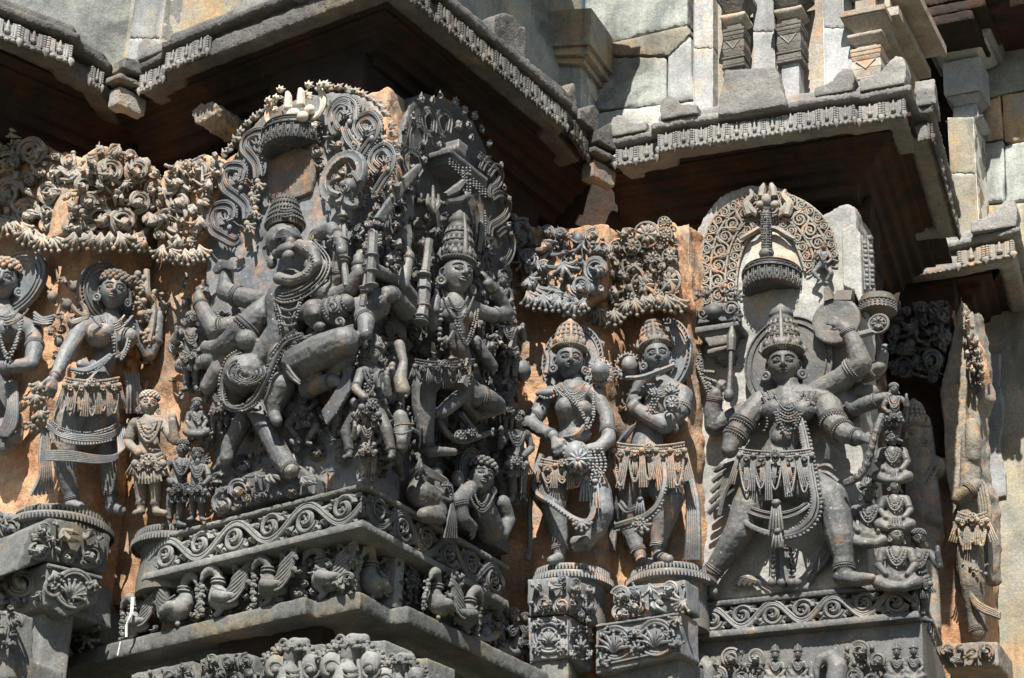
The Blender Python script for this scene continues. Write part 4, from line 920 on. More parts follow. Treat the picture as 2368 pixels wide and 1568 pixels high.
canopy('shaded scroll canopy on the left of the drummer, in the shadow of the central block', FD_, ZI, [(60, 60), (200, 170), (400, 200), (600, 230), (760, 270), (760, 480), (720, 640), (600, 740), (330, 720), (150, 640), (100, 400)], .12, (100, 75, 50, 34), 21, mat='blue', bottom=[(160, 680), (300, 720), (480, 740), (620, 760)], blen=110, fixed=((340, 340, 95), (550, 330, 80), (200, 420, 80), (640, 250, 60), (560, 600, 90)))
canopy('sunlit canopy with rosettes over the flute player', FE, ZI, [(760, 280), (880, 200), (1060, 160), (1180, 120), (1230, 200), (1240, 400), (1260, 560), (1270, 720), (1100, 700), (960, 740), (760, 770), (640, 740), (690, 560), (700, 400)], .14, (95, 66, 46, 32), 8, bottom=[(560, 770), (760, 830), (900, 760), (1080, 720), (1260, 740)], blen=105, fixed=((755, 515, 80), (925, 455, 80), (1060, 410, 62), (1190, 395, 64), (810, 330, 60), (920, 320, 66), (1150, 240, 55)), kinds='rrsl')
stub('sunlit broken stone stub jutting out below the long charcoal eave', FL, ZA, [(1325, 770), (1400, 720), (1480, 705), (1515, 740), (1490, 800), (1430, 840), (1370, 865), (1350, 820)], -.02, .4)
# ------------------------------------------------------------------ arches of the statues
def hook(d, pts, wd, **k): d.band(pts, wd, **k)
aL = thing('scroll_arch', SL.P(*ZDD(800, 500), 0), 'arch of big ribbon scrolls with lion mask top framing the lion-headed statue', 'arch')
d = Dr(SL, ZDD, .03)
for pts in ([(570, 560), (560, 520), (500, 525), (440, 570), (430, 640), (480, 700), (520, 760), (530, 850)],
            [(400, 900), (420, 800), (380, 770), (300, 780), (265, 850), (290, 930), (370, 990), (440, 1060), (450, 1150)],
            [(340, 1160), (340, 1090), (290, 1060), (210, 1080), (180, 1160), (200, 1240), (280, 1290), (360, 1330), (400, 1300)],
            [(1180, 410), (1190, 320), (1130, 320), (1080, 400), (1085, 480), (1110, 520)], [(1240, 440), (1235, 330), (1180, 290), (1120, 300), (1060, 370), (1060, 460)],
            [(1300, 560), (1260, 480), (1290, 420), (1360, 400), (1410, 460), (1400, 540), (1340, 620), (1290, 700)],
            [(1420, 800), (1370, 740), (1400, 660), (1470, 630), (1520, 690), (1510, 790), (1450, 880), (1390, 980)], [(1170, 470), (1200, 560), (1260, 640), (1230, 660)]):
    d.band(pts, 74); build(d.mb, 'ribbon_scroll', 'blue', aL); d = Dr(SL, ZDD, .03)
for x, y, r, s_ in ((510, 600, 34, 1), (360, 870, 40, -1), (280, 1160, 42, 1), (1165, 380, 34, -1), (1330, 500, 40, 1), (1450, 730, 40, -1)):
    d.leaf(x, y + 30, 70, -80, 4, 60, 9, .01); d.ell(x + 30, y + 60, 20, 26, .02)
build(d.mb, 'scroll_buds', 'blue', aL)
d = Dr(SL, ZE, -.015); fillscroll(d, [(60, 330), (260, 480), (300, 640), (560, 620), (640, 700), (980, 200), (1150, 0), (1560, 100), (1560, 1560), (1330, 1950), (700, 2060), (250, 2060), (60, 1640), (-60, 1200), (0, 700)], (90, 62, 40), 79, kinds='llsb', jit=.02); build(d.mb, 'background_carving', 'dark', aL)
d = Dr(SL, ZDD, .01)
for f in np.linspace(0, 1, 30):                       # crest leaves along the outline
    q = catmull(np.array([(160, 1180), (180, 950), (260, 740), (350, 620), (440, 480), (560, 380), (700, 300), (1040, 210), (1200, 220), (1330, 280), (1430, 360), (1500, 520), (1540, 700)], float), 8); p = q[int(f * (len(q) - 1))]
    a = math.degrees(math.atan2(p[1] - 850, p[0] - 850)); d.leaf(p[0], p[1], 66, a + rng.uniform(-35, 35), 4, 90, 13, .005, tip=False)
for x, y in ((500, 1080), (440, 1190), (470, 980), (1230, 560), (1330, 780), (520, 880), (1460, 560), (1500, 900)): d.leaf(x, y, 70, 90 + rng.uniform(-40, 40), 4, 70, 12, .01); d.ell(x, y, 26, 26, .02)
d.t([(520, 840), (500, 1000), (480, 1200), (500, 1400)], 12, sm=4); d.beads([(480, 860), (470, 1000), (455, 1200)], 10)
build(d.mb, 'crest_leaves', 'leaf', aL)
d = Dr(SL, ZDD, .0); fillscroll(d, [(1180, 1000), (1360, 980), (1500, 840), (1570, 900), (1590, 1250), (1590, 1568), (1380, 1568), (1300, 1200)], (60, 40, 26), 77, kinds='ll', jit=.012); build(d.mb, 'corner_leaves', 'blue', aL)
d = Dr(SL, ZDD, .0); d.poly([(585, 640), (760, 610), (930, 640), (960, 760), (900, 960), (760, 1010), (600, 1000), (570, 820)], .03); weathered(d.mb, 'niche_back', 'stained', aL, vox=.008, amp=.012)
d = Dr(SL, ZDD, -.01); fillscroll(d, [(900, 620), (960, 540), (1080, 500), (1200, 640), (1330, 760), (1400, 980), (1320, 1100), (1100, 1080), (1000, 1000)], (60, 42, 28), 177, kinds='lls', jit=.012); build(d.mb, 'arch_filling', 'leaf', aL)
d = Dr(SL, ZDD, .05)                                  # lion mask between two upright tails
for k in range(3):
    d.t([(700, 470 - k * 12), (620, 470 - k * 14), (580 + k * 8, 410), (600 + k * 10, 330), (640 + k * 8, 290)], 17 - k * 2, sm=5)
    d.t([(880, 430 - k * 12), (960, 400 - k * 12), (1010 - k * 10, 310), (1000 - k * 12, 220), (960 - k * 6, 190)], 17 - k * 2, sm=5)
d.ell(780, 385, 62, 46, .03); d.ell(850, 400, 48, 40, .04); d.ell(735, 440, 40, 30, .03); d.ell(900, 350, 46, 38, .02)
for x, y in ((740, 260), (835, 235)): d.t([(x, y + 80), (x + 2, y), (x - 4, y - 40)], [34, 30, 18]); d.ell(x, y + 70, 26, 22, .03)
for x, y, a in ((600, 300, -110), (650, 280, -80), (980, 190, -90), (1010, 180, -60), (690, 220, -100), (890, 190, -80), (880, 260, -40), (920, 450, 30), (640, 330, 60)): d.leaf(x, y, 60, a, 4, 70, 12, .01, tip=False)
build(d.mb, 'lion_mask', 'palecarve', aL)
# ringed drum canopy over the head
def parasol(label, fr, z, cx, ytop, ybot, rx, off, n, mat='dark', depth=.16, arc_sag=22, dome=True):
    root = thing('stone_parasol', fr.P(*z(cx, ybot), off), label, 'parasol'); d = Dr(fr, z, off); k = d.m(cx, ybot)
    c = d.p(cx, ybot, 0); R = rx * k; H = (ybot - ytop) * k * 1.08; T = lambda a, r, h, dz=0: c + fr.t * R * r * math.sin(a) + fr.n * depth * r * math.cos(a) + V(0, 0, h * H)
    prof = [(.80, -.02), (.98, .0), (1., .08), (1., .62), (1.05, .66), (1.05, .78), (.98, .82), (.98, .95), (.8, 1.0)]
    A_ = np.linspace(-math.pi / 2, math.pi / 2, 33); v = []; fcs = []; 
    prof2 = [(.12, .10), (.70, .04)] + prof + ([(.55, 1.12), (.3, 1.3), (.1, 1.4), (.01, 1.42)] if dome else [(.2, 1.02)])
    for r, h in prof2:
        for a in A_: v.append(T(a, r, h))
    for i in range(len(prof2) - 1):
        for j in range(32): fcs.append((i * 33 + j, i * 33 + j + 1, (i + 1) * 33 + j + 1, (i + 1) * 33 + j))
    d.mb.add(v, fcs); build(d.mb, 'drum', mat, root); d = Dr(fr, z, off)
    for j in range(n):
        a = -math.pi / 2 + math.pi * (j + .5) / n
        for q in (-.28, 0, .28):
            a2 = a + q * math.pi / n
            if q == 0: d.mb.tube([T(a2 - .35 * math.pi / n, 1.03, .6), T(a2 - .3 * math.pi / n, 1.04, .14), T(a2, 1.05, .03), T(a2 + .3 * math.pi / n, 1.04, .14), T(a2 + .35 * math.pi / n, 1.03, .6)], R * .016, 5); d.mb.ball(T(a2, 1.03, .3), (R * .03, R * .03, R * .08), (6, 4))
        for i in range(6): d.mb.ball(T(a + .5 * math.pi / n, 1.03, .02 + .1 * i), R * .024, (5, 3))
        d.mb.ball(T(a, 1.06, .72), R * .03, (5, 3)); d.mb.ball(T(a + .5 * math.pi / n, 1.0, -.02), (R * .03, R * .03, R * .05), (6, 4))
    for h in (.64, .80, .96): d.mb.tube([T(a, 1.06 if h < .9 else 1., h) for a in A_], R * .02, 5)
    build(d.mb, 'beaded_fringe', mat, root); return root
parasol('ring-shaped stone parasol with beaded fringe over the lion head', SL, ZDD, 790, 485, 655, 245, .0, 13, dome=False, depth=.13)
parasol('domed stone parasol with beaded fringe over the crowned bowman', FV.shift(-.10), ZK, 695, 680, 815, 180, .0, 13, depth=.15)
# openwork arch of the bowman: two rows of scrolls
aV = thing('scroll_arch', FV.P(*ZK(680, 400), -.06), 'pierced arch of fine scroll rows rising to a lion mask over the bowman', 'arch')
fa = FV.shift(-.085); d = Dr(fa, ZK, 0)
outer = np.array([(250, 900), (240, 760), (240, 620), (255, 500), (290, 400), (350, 310), (430, 250), (530, 205), (660, 180), (790, 200), (900, 250), (990, 320), (1060, 410), (1090, 520), (1100, 600)], float)
inner = np.array([(470, 860), (470, 760), (480, 660), (505, 560), (545, 480), (590, 425), (620, 400), (660, 390), (700, 400), (740, 420), (800, 470), (840, 540), (862, 600), (880, 650), (890, 690)], float)
o8, i8 = catmull(outer, 8), catmull(inner, 8)
def row(f, n, R, r, seed):
    mid = o8 * f + i8 * (1 - f); L_ = np.r_[0, np.cumsum(np.linalg.norm(np.diff(mid, axis=0), axis=1))]
    for i in range(n):
        s_ = L_[-1] * (i + .5) / n; x, y = np.interp(s_, L_, mid[:, 0]), np.interp(s_, L_, mid[:, 1]); x2, y2 = np.interp(s_ + 4, L_, mid[:, 0]), np.interp(s_ + 4, L_, mid[:, 1]); a = math.degrees(math.atan2(y2 - y, x2 - x))
        sg = 1 if i % 2 else -1; d.spiral(x, y, R, 1.7, a + 90 * sg, sg, r, .0, .004, .16, knob=False); ca, sa = math.cos(rad(a)), math.sin(rad(a)); nx, ny = -sa, ca
        if R > 40:
            d.spiral(x, y, R * .84, .8, a + 90 * sg, sg, r * .5, .005, .002, .8, knob=False); d.leaf(x - nx * sg * R * .1, y - ny * sg * R * .1, R * .55, a + 60 * sg, 4, 110, r * .55, .0, .006, tip=False)
        d.t([(x + nx * R * sg * .98, y + ny * R * sg * .98, .002), (x + ca * R * .8 + nx * R * sg * .8, y + sa * R * .8 + ny * R * sg * .8, .004), (x + ca * R * 1.2, y + sa * R * 1.2, .004), (x + ca * R * 1.6 - nx * R * sg * .9, y + sa * R * 1.6 - ny * R * sg * .9, .002)], r * .95, sm=3)
        for q in (-1, 1): d.leaf(x + nx * R * q * .95, y + ny * R * q * .95, R * .42, a + 90 * q + 40 * sg, 3, 80, r * .55, .0, .005, tip=False)
row(.88, 24, 27, 6, 1); row(.54, 14, 50, 8, 2); row(.16, 17, 28, 6, 3)
bk = Dr(fa, ZK, -.006); bk.poly([tuple(q) for q in o8[::4]] + [tuple(q) for q in i8[::-4]], .03); weathered(bk.mb, 'arch_plate', 'stained', aV, vox=.008, amp=.006)
for f_ in (.985, .73, .33, .03):
    m_ = o8 * f_ + i8 * (1 - f_); d.t([tuple(q) for q in m_[::3]], 8, sm=3)
build(d.mb, 'scroll_rows', 'leaf', aV)
d = Dr(fa, ZK, .02)
for s_ in (-1, 1):
    d.t([(660 + s_ * 120, 330), (660 + s_ * 135, 260), (660 + s_ * 100, 210), (660 + s_ * 110, 170)], [26, 28, 20, 10]); d.t([(660 + s_ * 60, 330), (660 + s_ * 100, 300), (660 + s_ * 130, 250)], 22); d.ell(660 + s_ * 45, 265, 30, 26, .03); d.t([(660 + s_ * 40, 215), (660 + s_ * 30, 160), (660 + s_ * 20, 130)], [26, 24, 12]); d.t([(640 + s_ * 30, 410), (660 + s_ * 60, 420), (660 + s_ * 130, 460), (660 + s_ * 170, 480)], [14, 20, 18, 10])
d.ell(650, 235, 32, 40, .03); build(d.mb, 'lion_mask', 'leaf', aV)
d = Dr(fa, ZK, .03); d.t([(650, 290), (650, 420), (655, 560)], [32, 36, 30]); d.ell(650, 290, 36, 40); d.ell(652, 570, 50, 40, .01); d.t([(655, 580), (655, 640)], [34, 40])
for k in (-22, -8, 8, 22): d.beads([(650 + k, 310, .035), (650 + k * 1.2, 430, .04), (655 + k, 560, .03)], 8)
build(d.mb, 'hanging_pendant', 'dark', aV)
mb = MB(); dd = Dr(FV, ZK, -.092); dd.poly([(505, 720), (520, 620), (560, 520), (620, 440), (700, 430), (780, 500), (830, 570), (860, 680)], .03); build(dd.mb, 'pale_niche', 'palecarve', aV, smooth=False)
# openwork arch of the receding face, ribbons and pavilion
aR = thing('scroll_arch', SR.P(*ZG(700, 500), .0), 'ribbon-scroll arch on the shaded receding face over the club bearer', 'arch')
d = Dr(SR, ZH, -.015, .7); fillscroll(d, [(20, -450), (330, -560), (640, -300), (860, 0), (900, 600), (900, 1300), (700, 1300), (40, 1150)], (66, 46, 30), 78, kinds='lls', asp=.7, jit=.02); build(d.mb, 'background_carving', 'dark', aR)
d = Dr(SR, ZG, .012)
for pts in ([(290, 560), (250, 540), (240, 420), (280, 350), (330, 400), (330, 480), (290, 540)], [(240, 700), (210, 690), (180, 590), (220, 530), (280, 560), (310, 640), (280, 700)], [(380, 420), (340, 400), (320, 300), (360, 250), (400, 300), (400, 400)], [(470, 420), (440, 400), (420, 300), (470, 260), (510, 310), (500, 400)],
            [(780, 700), (830, 640), (870, 690), (850, 760), (800, 800), (800, 860)], [(800, 860), (860, 830), (920, 880), (910, 970), (860, 1020), (800, 1060), (790, 1120)], [(840, 1120), (900, 1080), (950, 1150), (940, 1250), (900, 1310), (880, 1280)], [(720, 560), (780, 620), (830, 640)], [(730, 660), (760, 600), (800, 590)]):
    d.band(pts, 46); build(d.mb, 'ribbon_scroll', 'dark', aR); d = Dr(SR, ZG, .012)
d = Dr(SR, ZG, .01); d.asp = .6
for x, y, r in ((330, 170, 45), (400, 190, 40), (450, 150, 40), (560, 200, 50), (620, 240, 50), (700, 290, 45), (260, 290, 40), (200, 400, 38), (180, 500, 34), (740, 380, 40), (800, 470, 40), (880, 620, 34), (900, 790, 30), (940, 860, 30), (930, 1040, 30), (950, 1100, 26), (580, 340, 50), (650, 360, 46), (670, 450, 40), (340, 470, 40), (350, 590, 40), (450, 480, 36), (270, 640, 36)): d.leaf(x, y, r * 1.3, rng.uniform(0, 360), 5, 130, r * .24, .01, tip=False); d.ell(x, y, r * .45, r * .55, .02)
d.t([(720, 900), (740, 1000), (735, 1120), (720, 1240)], 22); d.beads([(690, 940), (700, 1060), (690, 1230)], 9); d.beads([(765, 940), (770, 1060), (755, 1230)], 9)
build(d.mb, 'crest_leaves', 'dark', aR)
pv = thing('stone_pavilion', SR.P(*ZG(620, 650), .03), 'small stone pavilion roof with beaded eave on the receding face, over the tall crown', 'pavilion')
d = Dr(SR, ZG, .08)
def roofbox(d, x0, y0, x1, y1, h, dep, o=0):
    a, b = d.p(x0, y0, o), d.p(x1, y1, o); b = a + d.fr.t * ((b - a) @ d.fr.t); d.mb.box(a, b - a, -d.fr.n * dep, V(0, 0, -h * d.m(x0, y0)))
roofbox(d, 520, 500, 790, 740, 40, .16, .03); roofbox(d, 525, 545, 780, 760, 70, .14, .015); roofbox(d, 560, 480, 640, 560, 40, .12); roofbox(d, 585, 440, 650, 495, 50, .10)
ob = build(d.mb, 'roof', 'dark', pv, smooth=False); d = Dr(SR, ZG, .08)
for f in np.linspace(.02, .98, 13): x, y = 515 + 260 * f, 560 + 235 * f; d.beads([(x, y, .02), (x, y + 65, .02)], 9)
for x in (612, 638, 662): d.beads([(x, 640, .03), (x + 2, 860, .04)], 12)
d.ell(630, 850, 40, 40, .03); d.t([(490, 840, .02), (560, 800, .03), (620, 740, .03)], [22, 34, 20]); d.t([(500, 880, .02), (580, 870, .03), (620, 850, .03)], [20, 30, 20])
build(d.mb, 'beaded_eave', 'dark', pv)
# ------------------------------------------------------------------ the main statues
# striding bowman on the right block
f = Fig('carved_statue', 'crowned many-armed bowman striding before the tall arched slab, one hand raised to a disc', 'statue', FV, ZM, -.01, (600, 1050), mat='dark', vox=.0045)
f.limb([(638, -90, 63, .01), (645, 0, 95), (652, 60, 117, .0), (638, 150, 102, .0), (606, 240, 86, .0), (585, 330, 110, -.01), (572, 430, 151, -.03)])
f.limb([(480, 40, 67, .0), (640, 0, 93, -.01), (850, -10, 73, .0)]); f.ell(560, 60, 74, 62, .045, .05); f.ell(720, 60, 74, 62, .045, .05); f.ell(598, 215, 60, 50, .05, .04)
f.limb([(690, 470, 127, -.02), (870, 560, 106, .02), (908, 650, 93, .03), (932, 770, 82, .03), (948, 890, 58, .02), (955, 970, 56, .02)], bands=(.93,))
f.limb([(930, 1000, 43, .02), (1010, 1008, 43, .05), (1110, 1004, 26, .07)])
f.limb([(500, 480, 127, -.02), (420, 610, 104, .02), (365, 740, 86, .03), (285, 865, 69, .01), (212, 970, 52, .0)], bands=(.97,)); f.limb([(212, 985, 43), (185, 1040, 37, .01), (215, 1085, 28, .03)])
f.limb([(480, 20, 71, .01), (400, 110, 73, .04), (335, 215, 65, .06), (308, 282, 48, .07)], bands=(.42, .62))
f.limb([(400, 60, 56, -.05), (300, 115, 56, -.03), (222, 150, 58, -.02), (214, 60, 52, .0), (230, -30, 41, .02)], bands=(.93,)); f.hand(235, -50, .03, 46, -90, 105, .02, .7)
f.limb([(800, -30, 78, -.01), (930, -110, 69, .02), (1048, -205, 65, .05), (1012, -310, 54, .07), (962, -402, 39, .09)], bands=(.4, .95)); f.hand(955, -418, .10, -70, -30, 130, .02, .45, -1)
f.limb([(865, 40, 78, .01), (895, 130, 73, .05), (960, 190, 58, .08), (1036, 214, 43, .10)], bands=(.3, .55, .9)); f.hand(1046, 216, .11, 90, 10, 120, .01, 1.1, -1)
f.use(ZK); f.limb([(1100, 1450, 65, -.03), (1200, 1540, 54, -.03), (1290, 1510, 50, -.01), (1390, 1478, 39, .0)], bands=(.8,)); f.hand(1400, 1475, .0, 60, -30, 90, .0, .9, -1)
f.limb([(1180, 1440, 54, -.06), (1310, 1445, 52, -.05)]); f.limb([(1180, 1350, 65, -.07), (1300, 1320, 56, -.05), (1365, 1280, 45, -.03), (1385, 1200, 35, -.02)], bands=(.45,)); f.hand(1385, 1190, -.02, 8, -60, 90, .0, .6, -1)
f.use(ZM); f.head(612, -190, 182, .03, yaw=15, pitch=-8, roll=-2); f.crown('kirita', 1.55, 1.05); f.halo(1.15, 1.32, back=.42, bands=2, rays=False, dz=.25)
d = f.D('jewellery')
for k in range(16): a = rad(20 + 320 * k / 15)
f.necklace(640, -50, 170, ((.5, .55), (.7, .75), (.9, .92)), .075, 8)
for k in range(2): d.beads([(560, -20, .06), (575 + k * 14, 120, .095), (640, 195 - k * 22, .1), (700 - k * 14, 110, .095), (730, -30, .06)], 9)
d.beads([(480, -20, .05), (520, 120, .07), (500, 180, .07)], 9)
g = f.D('garland'); L1 = [(690, 90, .08), (720, 200, .09), (745, 330, .10), (770, 470, .11), (785, 570, .11), (760, 660, .11), (690, 725, .10), (590, 755, .10), (470, 730, .09), (370, 670, .08), (320, 600, .06)]
g.t(L1, 15, flat=.6); g.t([(x + 24, y + 14, o) for x, y, o in L1], 9); g.beads([(x + 40, y + 26, o) for x, y, o in L1], 13, 26); g.beads([(x - 16, y - 8, o) for x, y, o in L1], 8)
g.band([(360, 585, .04), (440, 630, .08), (530, 655, .10), (620, 655, .10), (700, 630, .09), (760, 590, .07)], 46, bead=False)
skirt(f, 360, 770, 275, 600, .10, tassels=5, r=8)
g.tassel(570, 580, 150, 60, .12, 90, 5); g.tassel(578, 740, 90, 50, .12)
for x in (550, 590, 640, 665): g.beads([(x, 850, .02), (x + 3, 1020, .02)], 13); 
for x in (548, 600, 655, 690): g.ell(x, 1030, 26, 24, .03)
g.t([(615, 840, .0), (620, 1040, .0)], 50)
for s_, x in ((-1, 330), (1, 800)):                       # fluttering scarf ends
    for k in range(5): g.t([(x, 380 + k * 30, .0), (x + s_ * 60, 370 + k * 45, .01), (x + s_ * (110 + 8 * k), 400 + k * 60, .0)], 15, sm=4)
for k in range(5): g.t([(830, 210, .03), (860 + k * 12, 250 + k * 8, .04), (850 + k * 18, 330 + k * 2, .02)], 10, sm=3)
for k in range(6): g.t([(390, 340 + k * 6, .03), (310 - k * 4, 360 + k * 28, .02), (230 + 4 * k, 400 + k * 50, .0)], 14, sm=4)
for k in range(4): g.t([(760, 990 + k * 14, -.06), (830, 930 - k * 20, -.05), (880, 850 - k * 30, -.05)], 20, sm=4)
for k in range(5): g.t([(330 + k * 30, 1040, -.05), (380 + k * 22, 1000 + k * 6, -.04), (480, 1010 + k * 10, -.05)], 16, sm=4)
b = f.D('bow'); b.t([(1168, 85, .12), (1145, 150, .13), (1110, 260, .13), (1085, 350, .12), (1040, 430, .11), (960, 470, .09)], 22)
for k in range(14): x = 1160 - k * 14; y = 110 + k * 27; 
b.beads([(1168, 85, .12), (1145, 150, .13), (1110, 260, .13), (1085, 350, .12), (1040, 430, .11), (960, 470, .09)], 26, 46)
f.use(ZK); b = f.D('disc'); b.disc(1096, 1003, 160, .02, -.005, 36)
b = f.D('mace'); b.t([(415, 1480, .05), (425, 1300, .05), (430, 1180, .05)], [22, 14, 16]); b.t([(430, 1180, .05), (432, 1100, .05), (436, 1030, .05)], [26, 30, 12]); b.ell(415, 1460, 34, 44, .05)
b = f.D('column_pedestal'); b.poly([(200, 1070), (480, 1020), (480, 990), (200, 1030)], .16, .04); b.poly([(240, 1070), (440, 1040), (410, 1130), (290, 1150)], .14, .02); b.poly([(280, 1200), (420, 1160), (420, 1140), (280, 1170)], .14, .03); b.poly([(340, 1240), (420, 1220), (420, 1160), (340, 1180)], .1, .0); b.poly([(205, 1010), (470, 985), (465, 890), (320, 870), (230, 920)], .12, -.02)
b = f.D('crest_beast'); b.ell(310, 940, 70, 50, .03); b.spiral(250, 950, 34, 1.3, 0, 1, 8, .05); b.spiral(430, 920, 50, 1.4, 0, -1, 11, .03)
for x, y, a in ((230, 850, 200), (280, 850, 250), (380, 840, 300), (450, 850, 330), (180, 930, 180), (170, 1000, 150), (440, 960, 20)): b.leaf(x, y, 60, a, 4, 80, 11, .02)
b = f.D('wing'); 
for k in range(5): b.t([(200 + k * 8, 1120 + 10 * k, -.04), (220 + k * 12, 1290 + 30 * k, -.03), (330 + 10 * k, 1320 + k * 60, -.02)], 15, sm=5)
for k in range(5): b.beads([(200 + k * 8, 1120 + 10 * k, -.02), (220 + k * 12, 1290 + 30 * k, -.01), (330 + 10 * k, 1320 + k * 60, -.0)], 10)
f.done()
# lion-headed statue on the central block
f = Fig('carved_statue', 'lion-headed many-armed statue with gaping jaws and a raised thigh at the corner block', 'statue', FL, ZE, -.015, (800, 1500), mat='dark', vox=.0045)
f.limb([(905, 480, 138, .0), (885, 610, 186, .02), (880, 720, 166, .02), (860, 830, 140, .03), (800, 960, 157, .02), (720, 1080, 176, .0)])
f.ell(850, 120, 150, 130, .05, .07); f.ell(790, 110, 40, 34, .11); f.ell(905, 130, 42, 36, .11); f.ell(860, 190, 90, 46, .12); f.ell(888, 240, 52, 44, .14); f.ell(800, 225, 44, 40, .11); f.ell(760, 290, 42, 60, .09)
f.limb([(980, 160, 50, .10), (1085, 220, 58, .10), (1100, 310, 53, .10), (1030, 400, 45, .11), (920, 440, 43, .12), (815, 420, 50, .13)])
f.limb([(1050, 180, 65, .05), (1150, 300, 75, .04), (1100, 420, 71, .05), (980, 520, 67, .06), (850, 560, 65, .07), (790, 540, 50, .07)])
f.limb([(760, 640, 111, .02), (650, 720, 113, .06), (540, 830, 115, .08), (450, 920, 105, .07), (340, 970, 73, .05), (250, 960, 58, .04)], bands=(.35,))
f.limb([(740, 590, 91, -.02), (620, 590, 85, .0), (500, 560, 83, .02), (395, 525, 77, .03), (400, 440, 65, .03), (412, 370, 53, .03)], bands=(.42,)); f.hand(415, 345, .03, 40, -90, 150, .02, .6)
f.limb([(560, 790, 83, .0), (430, 800, 85, .03), (315, 825, 83, .05), (255, 740, 73, .06), (205, 640, 60, .06), (185, 560, 45, .05)], bands=(.3, .82)); f.hand(182, 540, .05, 6, -90, 130, .0, .8)
f.limb([(440, 1050, 83, .02), (345, 1150, 87, .03), (265, 1265, 71, .03)], bands=()); f.limb([(380, 1000, 71, .03), (290, 1060, 63, .04), (210, 1080, 53, .05)], bands=(.8,)); f.hand(200, 1085, .05, -60, 60, 110, .02, .9)
f.ell(565, 1180, 190, 165, .05, .10); f.limb([(700, 1080, 140, .02), (560, 1180, 150, .05), (470, 1330, 90, .02)])
f.limb([(860, 1060, 140, .04), (1000, 1075, 150, .08), (1180, 985, 143, .11), (1330, 915, 121, .12)], bands=(.18,)); f.limb([(1335, 930, 111, .1), (1330, 1060, 87, .06), (1250, 1190, 65, .04)])
f.limb([(1040, 1290, 77, .03), (1150, 1240, 71, .06), (1240, 1222, 55, .07)], bands=(.9,)); f.hand(1250, 1222, .07, 60, 40, 120, .0, .9, -1)
f.limb([(850, 1160, 115, .05), (830, 1260, 115, .07), (785, 1380, 91, .07), (775, 1480, 55, .07)]); f.limb([(775, 1490, 50, .07), (800, 1540, 45, .09)])
f.ell(1210, 560, 118, 112, .0, .09); f.limb([(1190, 540, 80, .0), (1290, 400, 56, .02), (1280, 250, 48, .04), (1250, 150, 36, .05)], bands=(.4, .9)); f.hand(1250, 140, .05, 0, -80, 120, .0, .8)
f.limb([(1250, 580, 83, .01), (1370, 500, 65, .03), (1440, 380, 55, .04), (1440, 260, 45, .04)], bands=(.85,)); f.hand(1440, 250, .04, 0, -80, 110, .0, .9)
f.limb([(1110, 480, 75, .03), (1180, 330, 63, .05)]); f.limb([(560, 900, 58, .04), (560, 905, 87, .10)])
f.use(ZF); f.limb([(30, 40, 62, .03), (90, 160, 56, .03), (180, 330, 62, .02), (230, 400, 46, .04)], bands=(.97,)); f.limb([(-20, 90, 60, .0), (-110, 250, 50, .0), (-130, 330, 44, .0)]); f.use(ZE)
d = f.D('crown'); c = f.b.p(862, 12, .03); k = f.b.m(860, 60); up = unit(V(0, 0, 1) - FL.t * .12)
d.mb.lathe(c, [(138 * k, -34 * k), (152 * k, 0), (152 * k, 30 * k), (136 * k, 40 * k), (138 * k, 84 * k), (122 * k, 92 * k), (124 * k, 140 * k), (108 * k, 148 * k), (110 * k, 196 * k), (92 * k, 204 * k), (88 * k, 232 * k), (50 * k, 244 * k), (.001, 250 * k)], up, 24)
for h, r in ((12, 156), (62, 142), (116, 126), (172, 112), (218, 94)): d.ring3(c + up * h * k, c + up * (h + 10) * k, 0, r * k, 12 * k, bead=True)
for j in range(4): d.t([(815, -70 - j * 20, .09), (870, -64 - j * 20, .10), (925, -74 - j * 20, .09)], 7)
d = f.D('mane')
for q, rr in ((0, 8), (26, 7), (52, 8), (-24, 7)):
    d.t([(1060 + q * .6, 150 - q * .6, .09), (1160 + q, 270, .07), (1130 + q * .8, 400 + q * .6, .09), (1000 + q * .4, 510 + q, .11), (860, 560 + q, .12), (780 - q * .3, 540 + q * .6, .10)], rr)
d.beads([(1090, 110, .09), (1200, 270, .06), (1160, 430, .08), (1030, 550, .10), (870, 610, .12), (760, 580, .09)], 13, 30); d.beads([(1000, 175, .13), (1070, 240, .14), (1075, 310, .14), (1010, 385, .15), (920, 420, .15), (830, 410, .16)], 12, 26)
for j in range(6): d.t([(800 - j * 4, 60 + j * 9, .11 + .004 * j), (850, 35 + j * 12, .13), (905 + j * 4, 60 + j * 10, .11)], 6)
for j in range(5): d.t([(740 - j * 8, 130 + j * 8, .08), (730 - j * 10, 200, .07), (760 - j * 10, 280, .07)], 9)
d = f.D('jewellery')
d.beads([(770, 600, .10), (810, 720, .12), (830, 830, .12)], 13); d.t([(795, 600, .10), (835, 720, .12), (850, 830, .12)], 10); d.beads([(1000, 560, .10), (960, 700, .12), (930, 800, .12)], 13); d.t([(975, 600, .11), (935, 700, .13), (910, 800, .12)], 9)
for j in range(3): d.swag(830, 650 + j * 60, 950, 650 + j * 60, 20, 10, .13, bead=j == 1)
d = f.D('draped_cloth')
tail = [(520, 1000, .10), (430, 1060, .10), (385, 1180, .09), (370, 1300, .08), (400, 1410, .08), (520, 1440, .09), (640, 1360, .11), (720, 1200, .13), (790, 1040, .13), (880, 920, .13), (1000, 870, .13)]
d.t(tail, 34, flat=.6); d.beads([(x - 26, y - 18, o + .01) for x, y, o in tail], 12); d.beads([(x + 26, y + 16, o + .01) for x, y, o in tail], 12); d.t([(x, y, o + .022) for x, y, o in tail], 9)
